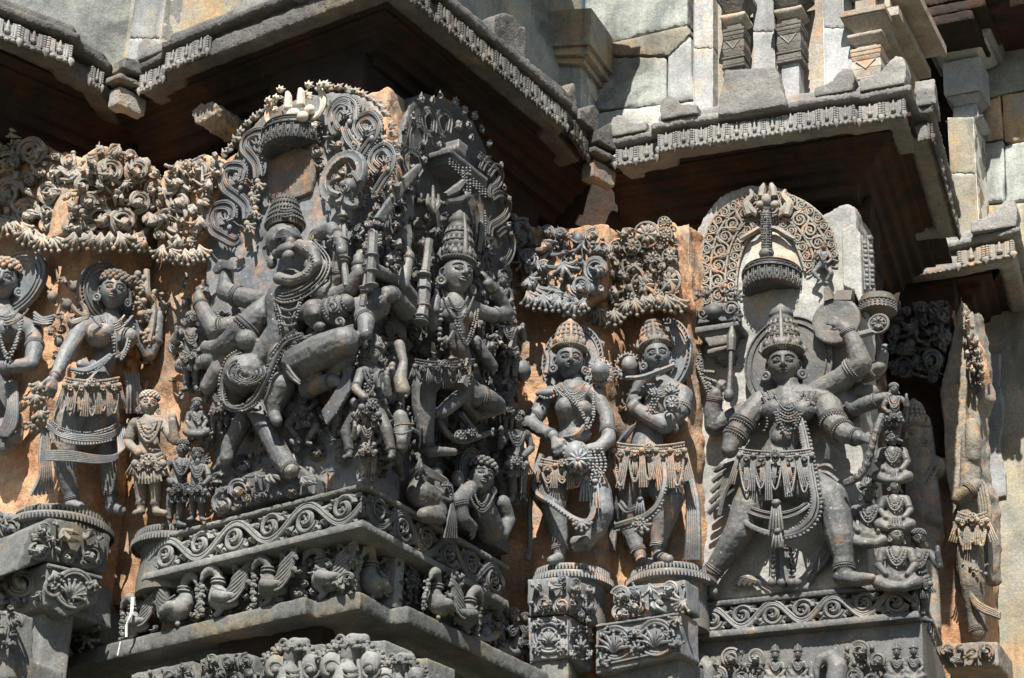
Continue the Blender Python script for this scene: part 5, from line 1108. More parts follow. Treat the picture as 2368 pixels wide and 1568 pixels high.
for j in range(4): r_ = 1 - .22 * j; d.t([(560 + 150 * r_ * math.cos(a), 1150 + 105 * r_ * math.sin(a) + j * 8, .145 - .006 * j) for a in np.linspace(-.4, 4.2, 14)], 9, sm=2); d.beads([(560 + 138 * r_ * math.cos(a), 1150 + 95 * r_ * math.sin(a) + j * 8, .15 - .006 * j) for a in np.linspace(-.4, 4.2, 14)], 7)
for j in range(7): d.t([(850 + j * 10, 900 - j * 6, .12), (960 + j * 10, 930 - j * 8, .13), (1090 + j * 4, 920 - j * 14, .11)], 13, sm=3)
d.band([(760, 1050, .12), (860, 930, .13), (960, 850, .13)], 60)
for j in range(3): d.swag(880, 1100 + j * 24, 980, 1230 + j * 10, 10, 13, .14, bead=j == 1)
d = f.D('cleaver_and_drum'); d.poly([(285, 345), (350, 255), (372, 350), (300, 380)], .02, .06); 
for j in range(3): d.t([(370, 280 + j * 24, .06), (440, 295 + j * 24, .06), (490, 300 + j * 22, .05)], 14)
w = f.D('weapons')
w.t([(1530, 160, .05), (1500, 420, .06), (1470, 640, .06)], [30, 26, 30]); w.t([(1320, -140, .04), (1330, 100, .06), (1330, 330, .06), (1350, 480, .05)], [26, 24, 26, 34])
for x, y in ((1526, 200), (1512, 330), (1490, 500), (1322, -60), (1330, 120), (1332, 260)): w.ell(x, y, 40, 13, .06, .03); w.ell(x, y + 26, 34, 10, .06, .025)
w.band([(1240, 60, .05), (1180, 40, .06), (1100, 70, .05), (1080, 120, .05)], 60, bead=False); w.ell(1560, 100, 50, 60, .05); w.spiral(1550, 60, 40, 1.3, 0, 1, 12, .06)
for y in (80, 110, 140): w.t([(1500, y, .05), (1560, y + 14, .07), (1620, y, .05)], 12)
for a in (0, 60, 120, 200): w.leaf(1250, 120, 60, a - 150, 3, 60, 12, .07)
f.limb([(1150, 60, 65, .04), (1230, 30, 58, .06), (1300, 130, 50, .07), (1310, 210, 43, .07)], bands=(.5,)); f.limb([(1560, 620, 138, -.02), (1500, 700, 101, .02)]); f.limb([(1430, 640, 75, .03), (1500, 760, 71, .06), (1490, 860, 55, .08)], bands=(.4,)); f.hand(1490, 870, .08, -5, 80, 120, .0, .4)
f.done()
ring = thing('stone_ring', FL.P(*ZDD(1150, 850), .03), 'large ring with a small trunked head inside, beside the lion head', 'ring'); d = Dr(FL, ZDD, .02)
c = d.p(1150, 850); k = d.m(1150, 850); d.mb.lathe(c, [(150 * k, -.012), (150 * k, .012), (215 * k, .014), (222 * k, .0), (215 * k, -.02), (150 * k, -.012)], FL.n, 36); d.mb.torus(c + FL.n * .016, FL.n, 212 * k, 6 * k, 40, 5); d.mb.torus(c + FL.n * .016, FL.n, 152 * k, 8 * k, 40, 5); build(d.mb, 'rim', 'blue', ring)
d = Dr(FL, ZDD, .05); d.ell(1190, 920, 70, 66, .0); d.ell(1150, 900, 30, 30, .03); d.spiral(1160, 925, 36, 1.5, 0, 1, 9, .05); d.limb = None
d.t([(1190, 960, .03), (1180, 1040, .03), (1240, 1060, .03), (1250, 1010, .03)], [40, 30, 20, 14]); d.t([(1060, 890, .0), (1090, 860, .02), (1120, 850, .01)], 22); d.t([(1050, 930, .0), (1070, 960, .02), (1120, 980, .01)], 24); d.t([(1190, 840, 0), (1230, 830, 0), (1270, 880, 0)], 20)
build(d.mb, 'trunked_head', 'dark', ring)
# prone victim across the lap
f = Fig('carved_figure', 'upturned head with tall ornate crown lying across the raised thigh of the lion-headed statue', 'figure', FL, ZE, .05, (1150, 800), mat='dark', vox=.005)
f.ell(1140, 730, 115, 100, .03, .08); f.ell(1090, 700, 40, 26, .09); f.ell(1130, 800, 60, 40, .08); f.ell(1100, 640, 90, 60, .0); f.limb([(1010, 690, 60, .02), (1080, 660, 80, .02)])
d = f.D('crown'); c = f.b.p(1215, 690, .04); k = f.b.m(1215, 690); ax = unit(FL.t * .93 + V(0, 0, .25)); d.mb.lathe(c, [(95 * k, -20 * k), (112 * k, 0), (112 * k, 40 * k), (96 * k, 50 * k), (100 * k, 90 * k), (84 * k, 100 * k), (86 * k, 140 * k), (66 * k, 150 * k), (64 * k, 200 * k), (30 * k, 230 * k), (.001, 240 * k)], ax, 20)
for h, r in ((20, 114), (72, 102), (120, 90), (175, 68)): d.ring3(c + ax * h * k, c + ax * (h + 10) * k, 0, r * k, 12 * k, bead=True)
d.spiral(1240, 640, 44, 1.5, 0, 1, 12, .09); d.spiral(1290, 760, 40, 1.5, 90, -1, 12, .09)
for j in range(4): d.t([(1130 + j * 40, 870, .05), (1220 + j * 20, 840 + j * 5, .07), (1400, 790 + j * 18, .04)], 14)
f.done()
# club bearer on the receding face
f = Fig('carved_statue', 'slim crowned statue with a long upright club on the receding face of the corner block', 'statue', FR, ZH, -.02, (450, 1000), mat='dark', vox=.005)
f.limb([(530, 110, 42, .05), (520, 200, 80, .05), (530, 300, 76, .05), (545, 410, 60, .05), (555, 500, 74, .03), (480, 580, 95, .0)]); f.ell(500, 230, 46, 44, .10); f.ell(590, 240, 46, 44, .10); f.limb([(440, 190, 50, .04), (540, 170, 60, .04), (650, 200, 48, .05)])
f.limb([(400, 560, 90, -.01), (350, 640, 76, .0), (348, 760, 68, .0), (356, 880, 54, .0), (368, 990, 40, .0)], bands=(.97,)); f.limb([(380, 1010, 36, .0), (430, 1005, 30, .03), (520, 1010, 24, .05)])
f.limb([(540, 590, 80, .02), (640, 690, 68, .06), (720, 715, 62, .08), (770, 740, 50, .08)], bands=(.45,)); f.limb([(770, 750, 50, .05), (640, 800, 40, .0), (560, 690, 44, .04), (480, 760, 42, .06), (445, 790, 32, .06)])
f.limb([(650, 205, 46, .05), (740, 230, 44, .07), (822, 218, 44, .08), (780, 120, 38, .08), (715, 50, 34, .08)], bands=(.3, .9)); f.hand(708, 40, .08, -14, -60, 90, .0, .6)
f.limb([(440, 200, 46, .03), (400, 280, 42, .04), (405, 200, 36, .06), (420, 140, 28, .06)]); f.hand(420, 130, .06, 4, -50, 80, .0, .4); f.limb([(350, 200, 50, .0), (240, 200, 60, .0), (170, 120, 52, .02), (140, 110, 46, .04)], bands=(.75,)); f.hand(130, 120, .05, -20, 70, 110, .0, .5)
f.limb([(300, 160, 46, .02), (230, 60, 40, .03), (250, -40, 36, .03), (270, -110, 30, .03)], bands=(.9,)); f.limb([(200, 40, 40, .0), (60, -40, 36, .02), (60, -160, 30, .03)], bands=(.5,)); f.hand(262, -120, .03, 10, -60, 80, .0, .8)
f.limb([(640, 380, 40, .05), (700, 470, 40, .07), (740, 520, 34, .08)]); f.hand(742, 525, .08, 10, 40, 70, .0, .9)
f.head(540, 8, 182, .06, yaw=-28, pitch=-2); f.crown('kirita', 1.75, .95); f.necklace(545, 125, 110, ((.5, .6), (.8, 1.1)), .12, 7)
d = f.D('garland'); 
for q in (0, 16): d.beads([(500 + q, 170, .10), (540 + q, 300, .14), (590, 400 - q, .13), (640 - q, 300, .13), (660 - q, 200, .11)], 9)
d.beads([(450, 190, .10), (440, 330, .10), (435, 420, .09)], 14); d.t([(500, 360, .11), (520, 320, .12), (480, 390, .10)], 10)
skirt(f, 300, 640, 480, 640, .09, tassels=4, r=8); d.t([(560, 640, .10), (590, 560, .10), (600, 480, .10)], [40, 30, 16]); d.beads([(560, 480, .12), (600, 560, .12), (610, 640, .12)], 9)
d.t([(430, 820, .03), (480, 900, .05), (560, 950, .05), (640, 930, .05), (720, 900, .03)], 18); d.rosette(560, 920, 34, 8, .07); d.rosette(620, 900, 34, 8, .07); d.t([(560, 790, .05), (640, 900, .04)], 20); d.leaf(720, 380, 60, 60, 5, 70, 11, .06); d.leaf(760, 330, 50, 100, 4, 60, 10, .06); d.leaf(480, 350, 60, 110, 4, 60, 10, .10)
b = f.D('club'); b.t([(352, -10, .10), (350, 100, .11), (345, 190, .11), (330, 260, .11)], [36, 38, 32, 40]); 
for y, r in ((80, 44), (180, 42), (0, 42), (240, 50), (270, 52)): b.ell(350 - (y > 200) * 16, y, r, 12, .11, .03)
b.t([(358, -20, .10), (370, -120, .10), (378, -200, .10)], [26, 22, 26]); b.t([(40, 90, .03), (50, -60, .04), (60, -230, .04)], [26, 30, 28]);
for y in (60, -20, -110): b.ell(50, y, 36, 12, .04, .03)
b = f.D('sword'); b.poly([(80, -330), (240, -560), (330, -640), (335, -590), (250, -480), (130, -300)], .02, .03)
f.use(ZG); b = f.D('trident'); 
for x, y in ((370, 830), (405, 770), (440, 830)): b.t([(405, 960, .03), (x, 900, .03), (x, y, .03)], [16, 20, 8])
f.done()
for lab, x, y, h, w_ in (('crouching big-headed demon with bared teeth on the receding base', 675, 1165, 150, 1.),):
    f = Fig('carved_figure', lab, 'figure', FR, ZH, .0, (690, 1500), mat='dark', vox=.005)
    f.head(x, y, h, .03, yaw=-35, pitch=4, roll=8); f.crown('curls', 1., 1.05); f.limb([(690, 1270, 50, .02), (690, 1350, 82, .0), (720, 1450, 92, -.02)]); f.limb([(610, 1220, 50, .02), (545, 1300, 52, .05), (570, 1390, 44, .06), (625, 1440, 34, .06)], bands=(.35,)); f.hand(625, 1445, .06, 10, 60, 90, .0, .7)
    f.limb([(800, 1300, 46, .0), (830, 1400, 44, .0), (800, 1480, 36, .02)]); f.ell(540, 1160, 40, 50, .0); f.necklace(680, 1250, 80, ((.5, .7), (.9, 1.1)), .07, 7); f.halo(.8, .95, rays=False, bands=2)
    f.done()
f = Fig('carved_figure', 'kneeling headless figure with bow-tied sash at the receding base, beside the big-headed demon', 'figure', FR, ZH, .0, (400, 1400), mat='dark', vox=.005)
f.limb([(330, 1250, 84, .0), (400, 1290, 80, .0), (430, 1360, 60, .02), (350, 1370, 44, .04), (440, 1390, 40, .05)]); f.limb([(440, 1200, 60, .0), (480, 1270, 50, .02)]); f.limb([(300, 1180, 50, -.02), (420, 1130, 40, -.02)]); d = f.D('sash')
for j in range(7): d.t([(340, 1080 + j * 9, .03), (420, 1130 + j * 6, .05), (480, 1170 + j * 4, .05)], 7, sm=4)
d.leaf(330, 1050, 110, 100, 5, 30, 12, .02); d.t([(450, 1190, .05), (500, 1200, .06), (500, 1280, .06), (450, 1270, .05)], 14); d.beads([(450, 1200, .06), (505, 1210, .07), (500, 1285, .06)], 9)
for j in range(6): d.t([(510, 1290, .06), (490 + j * 8, 1380, .07), (465 + j * 14, 1500, .06)], 7, sm=3)
f.done()
# dancer in the left panel
f = Fig('carved_statue', 'slender full-breasted dancer with a rayed halo, standing on the left pedestal', 'statue', FB, ZB, .10, (650, 1560), mat='blue', vox=.0045)
f.limb([(775, 690, 48, .02), (775, 790, 88, .02), (760, 900, 88, .01), (745, 990, 74, .0), (690, 1090, 84, .0), (640, 1200, 128, .0), (600, 1300, 140, -.01)])
f.ell(700, 850, 86, 84, .055, .075); f.ell(870, 885, 74, 80, .05, .07); f.ell(590, 1070, 70, 40, .05); f.limb([(570, 800, 62, .0), (770, 760, 62, .01), (930, 800, 56, .0)])
f.limb([(565, 800, 64, .0), (515, 890, 60, .02), (465, 970, 56, .03), (420, 1070, 46, .04), (385, 1140, 36, .05)], bands=(.97,)); f.hand(380, 1150, .05, -25, 90, 200, .0, .35)
f.limb([(930, 800, 56, .0), (985, 900, 54, .01), (1035, 990, 52, .02), (1090, 880, 44, .04), (1112, 720, 34, .05)], bands=(.72,)); f.hand(1112, 705, .05, 0, -60, 90, .0, .9)
f.limb([(590, 1330, 165, -.02), (600, 1420, 165, -.02), (610, 1510, 160, -.02)]); f.limb([(560, 1280, 130, .0), (490, 1440, 112, .02), (470, 1540, 96, .02)]); f.limb([(700, 1290, 120, -.01), (730, 1440, 104, .0), (740, 1560, 88, .0)])
f.use(ZC); f.limb([(420, 60, 92, .02), (425, 200, 72, .02), (450, 320, 56, .02), (470, 400, 44, .02)], bands=(.95,)); f.limb([(460, 440, 40, .02), (520, 450, 34, .06)]); f.limb([(700, 60, 80, .0), (712, 220, 64, .0), (718, 340, 52, .0), (722, 420, 40, .0)], bands=(.78,)); f.limb([(725, 460, 42, .0), (790, 480, 34, .05)]); f.use(ZB)
f.head(790, 560, 190, .05, yaw=-30, pitch=-6, roll=3); f.crown('curls', 1, 1.); f.halo(.98, 1.02, back=.35, bands=3, dz=.06); f.necklace(780, 720, 170, ((.5, .32), (.85, .5)), .10, 9)
d = f.D('garland')
for q in (0, 26): d.beads([(730 + q * .4, 750, .09), (780 + q * .6, 860, .12), (800, 960 + q, .11), (840, 1000 + q, .11), (890, 940 + q * .4, .11), (920 + q * .3, 800, .09)], 11); d.t([(745 + q * .4, 750, .09), (795 + q * .5, 860, .12), (812, 950 + q, .11), (840, 985 + q, .11), (878, 930, .11), (905, 800, .09)], 8)
d.t([(490, 1090, .06), (600, 1100, .09), (700, 1050, .09), (770, 990, .09)], [14, 24, 24, 14]); d.beads([(490, 1110, .07), (610, 1125, .10), (720, 1060, .10), (790, 990, .10)], 9)
skirt(f, 450, 830, 1150, 1480, .11, tassels=5, r=11)
for k in range(4): d.t([(330 + k * 2, 1470 + k * 12, .04), (420, 1525 + k * 12, .11), (540, 1552 + k * 12, .15), (680, 1556 + k * 12, .15), (780, 1528 + k * 12, .11), (835, 1480 + k * 12, .05)], 8, sm=4)
for k in range(24): x = 350 + k * 20; yy = 1560 + 40 * math.sin((x - 350) / 470 * 3.14); d.t([(x, yy - 30, .12 - abs(x - 590) * .00022), (x + 4, yy + 20, .125 - abs(x - 590) * .00022)], 8, sm=1)
for q in (0, 16): d.beads([(340, 1440 + q, .05), (430, 1500 + q, .12), (600, 1535 + q, .155), (760, 1500 + q, .12), (830, 1450 + q, .06)], 7)
for k in range(5): d.t([(870 + k * 22, 1120, .0), (890 + k * 20, 1250, .02), (880 + k * 26, 1400, .0)], 13, sm=4)
for k in range(4): d.t([(960, 1190 + k * 10, .0), (1010 + k * 8, 1300, .01), (1040 + k * 10, 1390 - k * 10, -.01)], 13, sm=4)
f.use(ZC); d.z = ZC
for k in range(6): d.t([(300, 90 + k * 11, .12), (450, 90 + k * 12, .16), (640, 120 + k * 9, .16), (760, 110 + k * 5, .14), (830 - k * 12, 30, .10), (820 - k * 14, -70, .06)], 8, sm=5)
for k in range(6): d.t([(280 + k * 8, -60, .02), (260 + k * 12, 120, .03), (260 + k * 14, 250, .03), (200 + k * 28, 380 - 3 * k, .0)], 12, sm=5)
f.use(ZB); b = f.D('flower_stalk', 'leaf'); b.t([(1020, 400, .05), (1030, 560, .06), (1070, 640, .05), (1060, 780, .06), (1040, 900, .05)], 22)
for x, y in ((960, 430), (1010, 520), (1080, 560), (1000, 620), (1130, 640), (1040, 700), (1060, 760), (1030, 830), (1090, 830), (1060, 880), (980, 710), (1000, 460)): b.leaf(x, y, 60, rng.uniform(20, 160), 4, 100, 14, .03); b.ell(x, y, 26, 26, .05)
for x, y in ((500, 640), (470, 720), (560, 620)): b.t([(600, 730, .02), (x + 30, y + 50, .02), (x, y, .02)], [24, 22, 12])
b.t([(360, 1150, .02), (300, 1200, .02), (240, 1250, .02)], 20); b.leaf(270, 1180, 80, 100, 5, 90, 14, .03); b.leaf(240, 1260, 90, 90, 5, 90, 15, .03); b.leaf(270, 1380, 80, 70, 5, 90, 14, .03); b.leaf(230, 1460, 70, 120, 4, 80, 14, .02); b.t([(270, 1250, .03), (310, 1350, .03), (230, 1450, .03)], 22)
f.done()
# partly seen statue at the left edge
f = Fig('carved_statue', 'statue cut off by the left edge, with a halo and a ring earring', 'statue', FA, ZB, .10, (0, 1560), mat='blue', vox=.005)
f.limb([(20, 640, 60, .02), (20, 760, 110, .02), (10, 900, 110, .0), (-40, 1050, 100, .0), (-60, 1250, 140, .0), (-60, 1500, 120, .0)]); f.ell(60, 830, 80, 85, .06, .07); f.limb([(40, 730, 70, .0), (240, 830, 64, .0), (240, 960, 60, .03), (220, 1060, 54, .05), (60, 1080, 48, .10), (-60, 1080, 44, .12)], bands=(.35, .8))
f.head(20, 490, 205, .05, yaw=44, pitch=-5); f.crown('curls', 1, 1.05); f.halo(1.3, .95, back=.35, bands=3, rays=False); f.necklace(40, 670, 190, ((.5, .3), (.85, .5)), .10, 9)
d = f.D('garland')
for q in (0, 30): d.beads([(-20, 720, .10), (0, 860, .13), (50, 990 + q, .13), (110, 900 + q, .12), (150 + q * .3, 740, .10)], 12)
for k in range(6): d.t([(40 + k * 14, 1180, .04), (60 + k * 12, 1330, .05), (20 + k * 18, 1480, .04), (-40 + k * 18, 1560, .04)], 13, sm=4)
for k in range(4): d.t([(240, 700 + k * 22, .03), (300 + k * 4, 740 + k * 14, .02), (390 - k * 10, 720 + k * 18, .0)], 16, sm=3)
f.limb([(100, 1440, 60, .0), (110, 1560, 56, .0)], bands=(.5,)); f.use(ZC); f.limb([(20, -40, 90, .0), (30, 60, 60, .0)]); f.done()
# drummer
f = Fig('carved_statue', 'smooth-faced drummer with a tall crown, one hand on a round drum, legs crossed', 'statue', FD_, ZJ, .12, (340, 900), mat='blue', vox=.0045)
f.limb([(420, -115, 46, .01), (415, -40, 88, .01), (400, 50, 86, .01), (410, 160, 70, .01), (400, 240, 84, .0), (390, 340, 118, .0)]); f.ell(372, 50, 62, 64, .06, .06); f.ell(470, 60, 54, 60, .05, .055); f.ell(440, 200, 80, 46, .04)
f.limb([(260, -20, 50, .0), (410, -70, 56, .0), (540, -30, 48, .0)]); f.limb([(255, -10, 52, .0), (215, 80, 48, .02), (165, 130, 44, .05), (240, 175, 40, .08), (300, 205, 34, .10)], bands=(.35, .93)); f.hand(305, 215, .11, 36, 100, 150, .02, .5, -1)
f.limb([(545, -20, 48, .0), (600, 90, 44, .0), (612, 220, 42, .02), (560, 270, 38, .05), (500, 280, 32, .08)], bands=(.4,)); f.hand(495, 285, .09, -70, 20, 110, .0, .6)
f.limb([(340, 380, 105, .0), (300, 500, 92, .03), (300, 590, 78, .04), (322, 680, 62, .03), (335, 780, 50, .02), (336, 850, 40, .02)], bands=(.95,)); f.limb([(336, 890, 34, .02), (290, 905, 28, .06)])
f.limb([(460, 380, 100, .0), (550, 520, 80, .02), (575, 630, 68, .03), (545, 730, 56, .01), (480, 810, 44, .0), (430, 830, 34, .01)], bands=(.8,)); f.limb([(425, 800, 34, .02), (480, 790, 28, .06)])
f.head(390, -215, 160, .04, yaw=20, pitch=-8); f.crown('kirita', 1.0, 1.0); f.halo(.9, 1.15, back=.4, bands=2, dz=.2); f.necklace(410, -90, 130, ((.5, .35), (.85, .6)), .09, 6)
d = f.D('garland')
for q in (0, 18): d.beads([(330, -70, .08), (400 + q, 0, .11), (470, 80 + q, .11), (500, 160, .10), (530 - q * .5, 80, .10), (525, -50, .08)], 8)
d.t([(360, 210, .07), (430, 195, .09), (480, 140, .09), (500, 100, .08)], [10, 16, 14, 10]); d.ell(265, -40, 70, 26, .06); d.beads([(210, -30, .06), (260, -8, .08), (330, -30, .06)], 9)
b = f.D('drum'); b.ell(440, 330, 78, 90, .12, .10); b.rosette(440, 335, 74, 10, .20, True, 10)
for a in range(9): b.leaf(440, 330, 84, a * 40, 3, 30, 9, .17)
for k in range(5): b.beads([(480 + k * 22, 270, .10), (500 + k * 24, 370, .10), (490 + k * 16, 480, .08)], 9)
b.tassel(480, 440, 130, 46, .10); b.tassel(535, 460, 150, 46, .09)
skirt(f, 230, 470, 330, 520, .11, tassels=3, r=8)
for k in range(2): g = f.D('scarf'); g.t([(235, 310, .05), (200, 420, .06), (200, 520, .08), (300, 590, .13), (420, 670, .13), (500, 680, .11), (530, 600, .08), (515, 500, .06)], 18 - 6 * k, sm=6); 
g.beads([(250, 560, .14), (330, 620, .15), (430, 690, .14), (520, 690, .11)], 10); g.leaf(460, 680, 60, 90, 5, 100, 11, .13); g.t([(200, 430, .03), (170, 580, .03), (170, 800, .02), (150, 900, .02)], [10, 14, 14, 18]); g.t([(230, 300, .04), (190, 420, .05), (210, 480, .06)], [10, 14, 8])
f.use(ZI); b = f.D('ear_ornament|1'); b.ell(700, 1200, 64, 74, .04, .06); b2 = f.D('ear_ornament|2'); b2.ell(160, 1190, 56, 76, .0, .05)
for a in range(10): b.leaf(700 + 56 * math.cos(a * .63), 1200 + 66 * math.sin(a * .63), 36, a * 36, 3, 60, 8, .02)
b.t([(320, 1060, .03), (335, 1120, .03), (320, 1210, .03)], [26, 16, 22])
f.done()
# flute player
f = Fig('carved_statue', 'flute player with a tilted crown and crossed legs, left of the tall arched slab', 'statue', FE, ZJ, .10, (850, 900), mat='blue', vox=.0045)
f.limb([(900, -130, 44, .01), (910, -50, 86, .01), (890, 50, 84, .01), (845, 170, 76, .01), (830, 260, 96, .0), (840, 380, 132, .0)]); f.limb([(790, -70, 48, .0), (910, -90, 56, .0), (1020, -30, 58, .0)])
f.limb([(1030, -20, 62, .0), (1010, 60, 58, .03), (930, 140, 52, .06), (830, 90, 46, .08), (750, 40, 36, .09)], bands=(.2, .95)); f.hand(748, 30, .09, 10, -80, 130, .0, .5)
f.limb([(790, -60, 48, .0), (750, 20, 44, .02), (780, -40, 36, .06), (850, -130, 30, .09)]); f.hand(852, -138, .10, 40, -30, 90, .0, .7); f.hand(985, 120, .05, 10, 60, 80, .0, .3)
f.limb([(900, 430, 112, .0), (955, 560, 82, .02), (930, 660, 66, .02), (900, 760, 54, .01), (890, 830, 40, .01)], bands=(.96,)); f.limb([(890, 880, 34, .01), (950, 900, 30, .05)])
f.limb([(780, 440, 112, .0), (720, 600, 84, .0), (725, 700, 68, -.02), (760, 800, 52, -.03), (790, 880, 38, -.03)], bands=(.9,)); f.limb([(795, 910, 32, -.02), (840, 920, 28, .02)])
f.head(885, -238, 152, .04, yaw=32, pitch=-8, roll=-9); f.crown('kirita', 1.1, 1.0); f.halo(.95, 1.25, back=.4, bands=2, dz=.2); f.necklace(900, -90, 120, ((.5, .35), (.9, .5)), .09, 6)
d = f.D('garland')
for q in (0, 16, 32): d.beads([(830 + q, -90, .09), (860 + q, -20, .12), (830 + q, 60, .11), (800 + q, 120, .09)], 8)
d.rosette(970, 20, 44, 9, .12); d.leaf(970, -30, 50, -90, 5, 80, 9, .1)
skirt(f, 640, 1040, 240, 560, .11, tassels=5, r=9); g = f.D('scarf')
for k in range(2): g.t([(925, 360, .11), (930, 470, .14), (890, 590, .15), (810, 660, .15), (720, 690, .13), (640, 715, .09)], 20 - 7 * k, sm=6)
g.beads([(940, 480, .15), (900, 610, .16), (815, 690, .16), (650, 740, .10)], 10); g.leaf(800, 690, 60, 90, 5, 120, 12, .14); g.rosette(790, 690, 40, 8, .15); g.tassel(790, 560, 80, 40, .15)
for k in range(4): g.band([(680, 580 + k * 1, .10), (720, 625, .13), (770, 610, .14)], 34, bead=False) if k == 0 else None
for k in range(6): g.t([(1040 + k * 6, 400, .0), (1060 + k * 10, 560, .0), (1060 + k * 12, 760, .0), (1050 + k * 14, 900, -.02)], 15, sm=4)
for k in range(3): g.t([(620 + k * 12, 520, .0), (630 + k * 10, 700, .0), (610 + k * 14, 850, .0)], 12, sm=4)
g.t([(620, 320, .05), (700, 210, .07), (760, 140, .07)], [14, 20, 14]); g.t([(610, 240, .03), (625, 400, .03)], 10)
f.use(ZI); b = f.D('flute'); b.t([(880, 1240, .13), (990, 1235, .13), (1110, 1195, .13), (1222, 1150, .13)], [14, 20, 20, 18]); b = f.D('ear_ornament'); b.ell(910, 1160, 58, 72, .02, .05)
for a in range(8): b.leaf(890 + 60 * math.cos(a * .5 + 2), 1160 + 70 * math.sin(a * .5 + 2), 34, a * 28 + 115, 3, 60, 8, .01)
b.leaf(860, 1200, 60, 160, 5, 80, 12, .02)
f.done()
# ------------------------------------------------------------------ small attendants
def mini(label, fr, z, x, y, h, pose='stand', flip=1, off=0., yaw=0., mat='dark', crown='curls', extra=None, name='carved_figure', cat='figure', vox=.005, group=None, halo=False, lean=0., skirt_=True):
    f = Fig(name, label, cat, fr, z, off, (x, y), mat=mat, vox=vox, group=group); asp = min(1., .55 + .45 * abs(fr.n @ unit(CAM - fr.o)))
    hm = h * f.b.m(x, y)
    q = lambda px, py, r, o=0.: (x + flip * (px + lean * py) * h * asp, y - py * h, r * h, o * .0016 * hm)
    j = f.D('jewellery'); yw = math.degrees(math.asin(max(-1, min(1, unit((CAM - f.b.p(x, y)) * V(1, 1, 0)) @ fr.t)))) * .8
    if pose == 'sit':
        f.limb([q(0, .14, .17), q(0, .34, .14), q(0, .5, .15), q(0, .62, .07)]); f.limb([q(-.2, .54, .075), q(0, .54, .1), q(.2, .54, .075)])
        for s_ in (-1, 1):
            f.limb([q(.06 * s_, .14, .12), q(.28 * s_, .12, .10, 40), q(.1 * s_, .05, .07, 90), q(-.05 * s_, .05, .05, 90)]); f.limb([q(.21 * s_, .54, .07), q(.27 * s_, .36, .06, 20), q(.16 * s_, .24, .045, 90)], bands=(.4,))
        f.head(*q(0, .76, 0)[:2], .20 * h, .02, yaw=yaw + yw); nx, ny = q(0, .58, 0)[:2]; f.necklace(nx, ny, .17 * h * asp, ((.6, .6), (.9, 1.1)), .14 * h * f.b.m(x, y), .022 * h)
    else:
        kx = {'stand': (.06, .07, .07), 'stride': (.10, .22, .18), 'dance': (.08, .20, .06)}[pose]
        f.limb([q(0, .47, .105), q(.01, .57, .085), q(.0, .68, .095), q(0, .77, .06), q(0, .80, .045)]); f.limb([q(-.13, .73, .055), q(0, .73, .07), q(.13, .73, .055)])
        f.limb([q(-kx[0], .45, .085), q(-kx[1], .25, .062, 20), q(-kx[2], .05, .04)], bands=(.9,)); f.limb([q(-kx[2], .02, .035), q(-kx[2] - .06, .01, .025, 50)])
        f.limb([q(kx[0], .45, .085), q(kx[1] + (.06 if pose == 'dance' else 0), .27, .062, 30), q(kx[2] + (.1 if pose == 'stride' else 0), .05, .04)], bands=(.9,)); f.limb([q(kx[2] + (.1 if pose == 'stride' else 0), .02, .035), q(kx[2] + .08, .01, .025, 50)])
        f.limb([q(-.14, .73, .05), q(-.2, .58, .042, 20), q(-.1, .5, .034, 90)], bands=(.4,)); f.limb([q(.14, .73, .05), q(.24, .6, .042, 30), q(.22, .76, .032, 70)], bands=(.4,))
        f.ell(*q(-.1, .5, 0)[:2], .04 * h, .04 * h, .09 * h * f.b.m(x, y)); f.ell(*q(.22, .79, 0)[:2], .035 * h, .045 * h, .07 * h * f.b.m(x, y))
        f.head(*q(0, .885, 0)[:2], .145 * h, .01, yaw=yaw + yw); nx, ny = q(0, .76, 0)[:2]; f.necklace(nx, ny, .12 * h * asp, ((.6, .6), (.95, 1.3)), .10 * h * f.b.m(x, y), .016 * h)
        if skirt_: x0, yy = q(-.13 * flip, .5, 0)[:2]; x1 = q(.13 * flip, .5, 0)[0]; skirt(f, min(x0, x1), max(x0, x1), yy, yy + .2 * h, .11 * h * f.b.m(x, y), tassels=3, r=.018 * h)
    if crown: f.crown(crown, .9, 1.)
    if halo: f.halo(.9, 1., bands=2, rays=False)
    if extra: extra(f, q)
    return f.done()
mini('spear-holding attendant with round skull-like face at the left end of the carved base', FL, ZC, 1130, 575, 560, off=-.02, yaw=10, lean=.14)
mini('bearded attendant hugging a bundle, second from the left end of the carved base', FL, ZC, 1285, 540, 470, off=.0, flip=-1, yaw=-5)
def sword(f, q):
    d = f.D('sword'); f.use(ZE); d.poly([(1310, 1060), (1350, 1050), (1385, 1120), (1360, 1300), (1260, 1480), (1180, 1568), (1140, 1460), (1230, 1330), (1310, 1180)], .02, .08); d = f.D('shield'); f.use(ZF); d.ell(880, -20, 10, 10, 0)
mini('warrior with a broad curved sword lunging at the corner of the carved base', FL, ZE, 1500, 1830, 830, 'stride', off=-.02, yaw=-12, crown='kirita', extra=sword)
mini('pot-bellied reddish attendant on the small round pedestal left of the carved base', FC, ZC, 970, 500, 800, off=.16, mat='leaf', yaw=10)
mini('tiny mask-faced figure under the serpent column left of the lion-headed statue', FL, ZE, 130, 1300, 620, off=-.03, flip=-1, mat='dark', crown='curls')
for lab, x, y, h, ps, fl, o in (('small crouching figure beneath the raised thigh of the lion-headed statue', 700, 1690, 420, 'dance', 1, -.04), ('small bearded dwarf left of the bent leg of the lion-headed statue', 330, 1640, 430, 'stand', -1, -.02), ('tiny figure clinging beside the trailing cloth loop', 560, 1660, 360, 'stride', 1, -.04), ('small guard behind the sword-bearing warrior at the corner', 1330, 1600, 520, 'stand', -1, -.05), ('small winged figure hovering under the upraised hands', 1130, 420, 330, 'dance', 1, -.04)):
    mini(lab, FL, ZE, x, y, h, ps, fl, off=o)
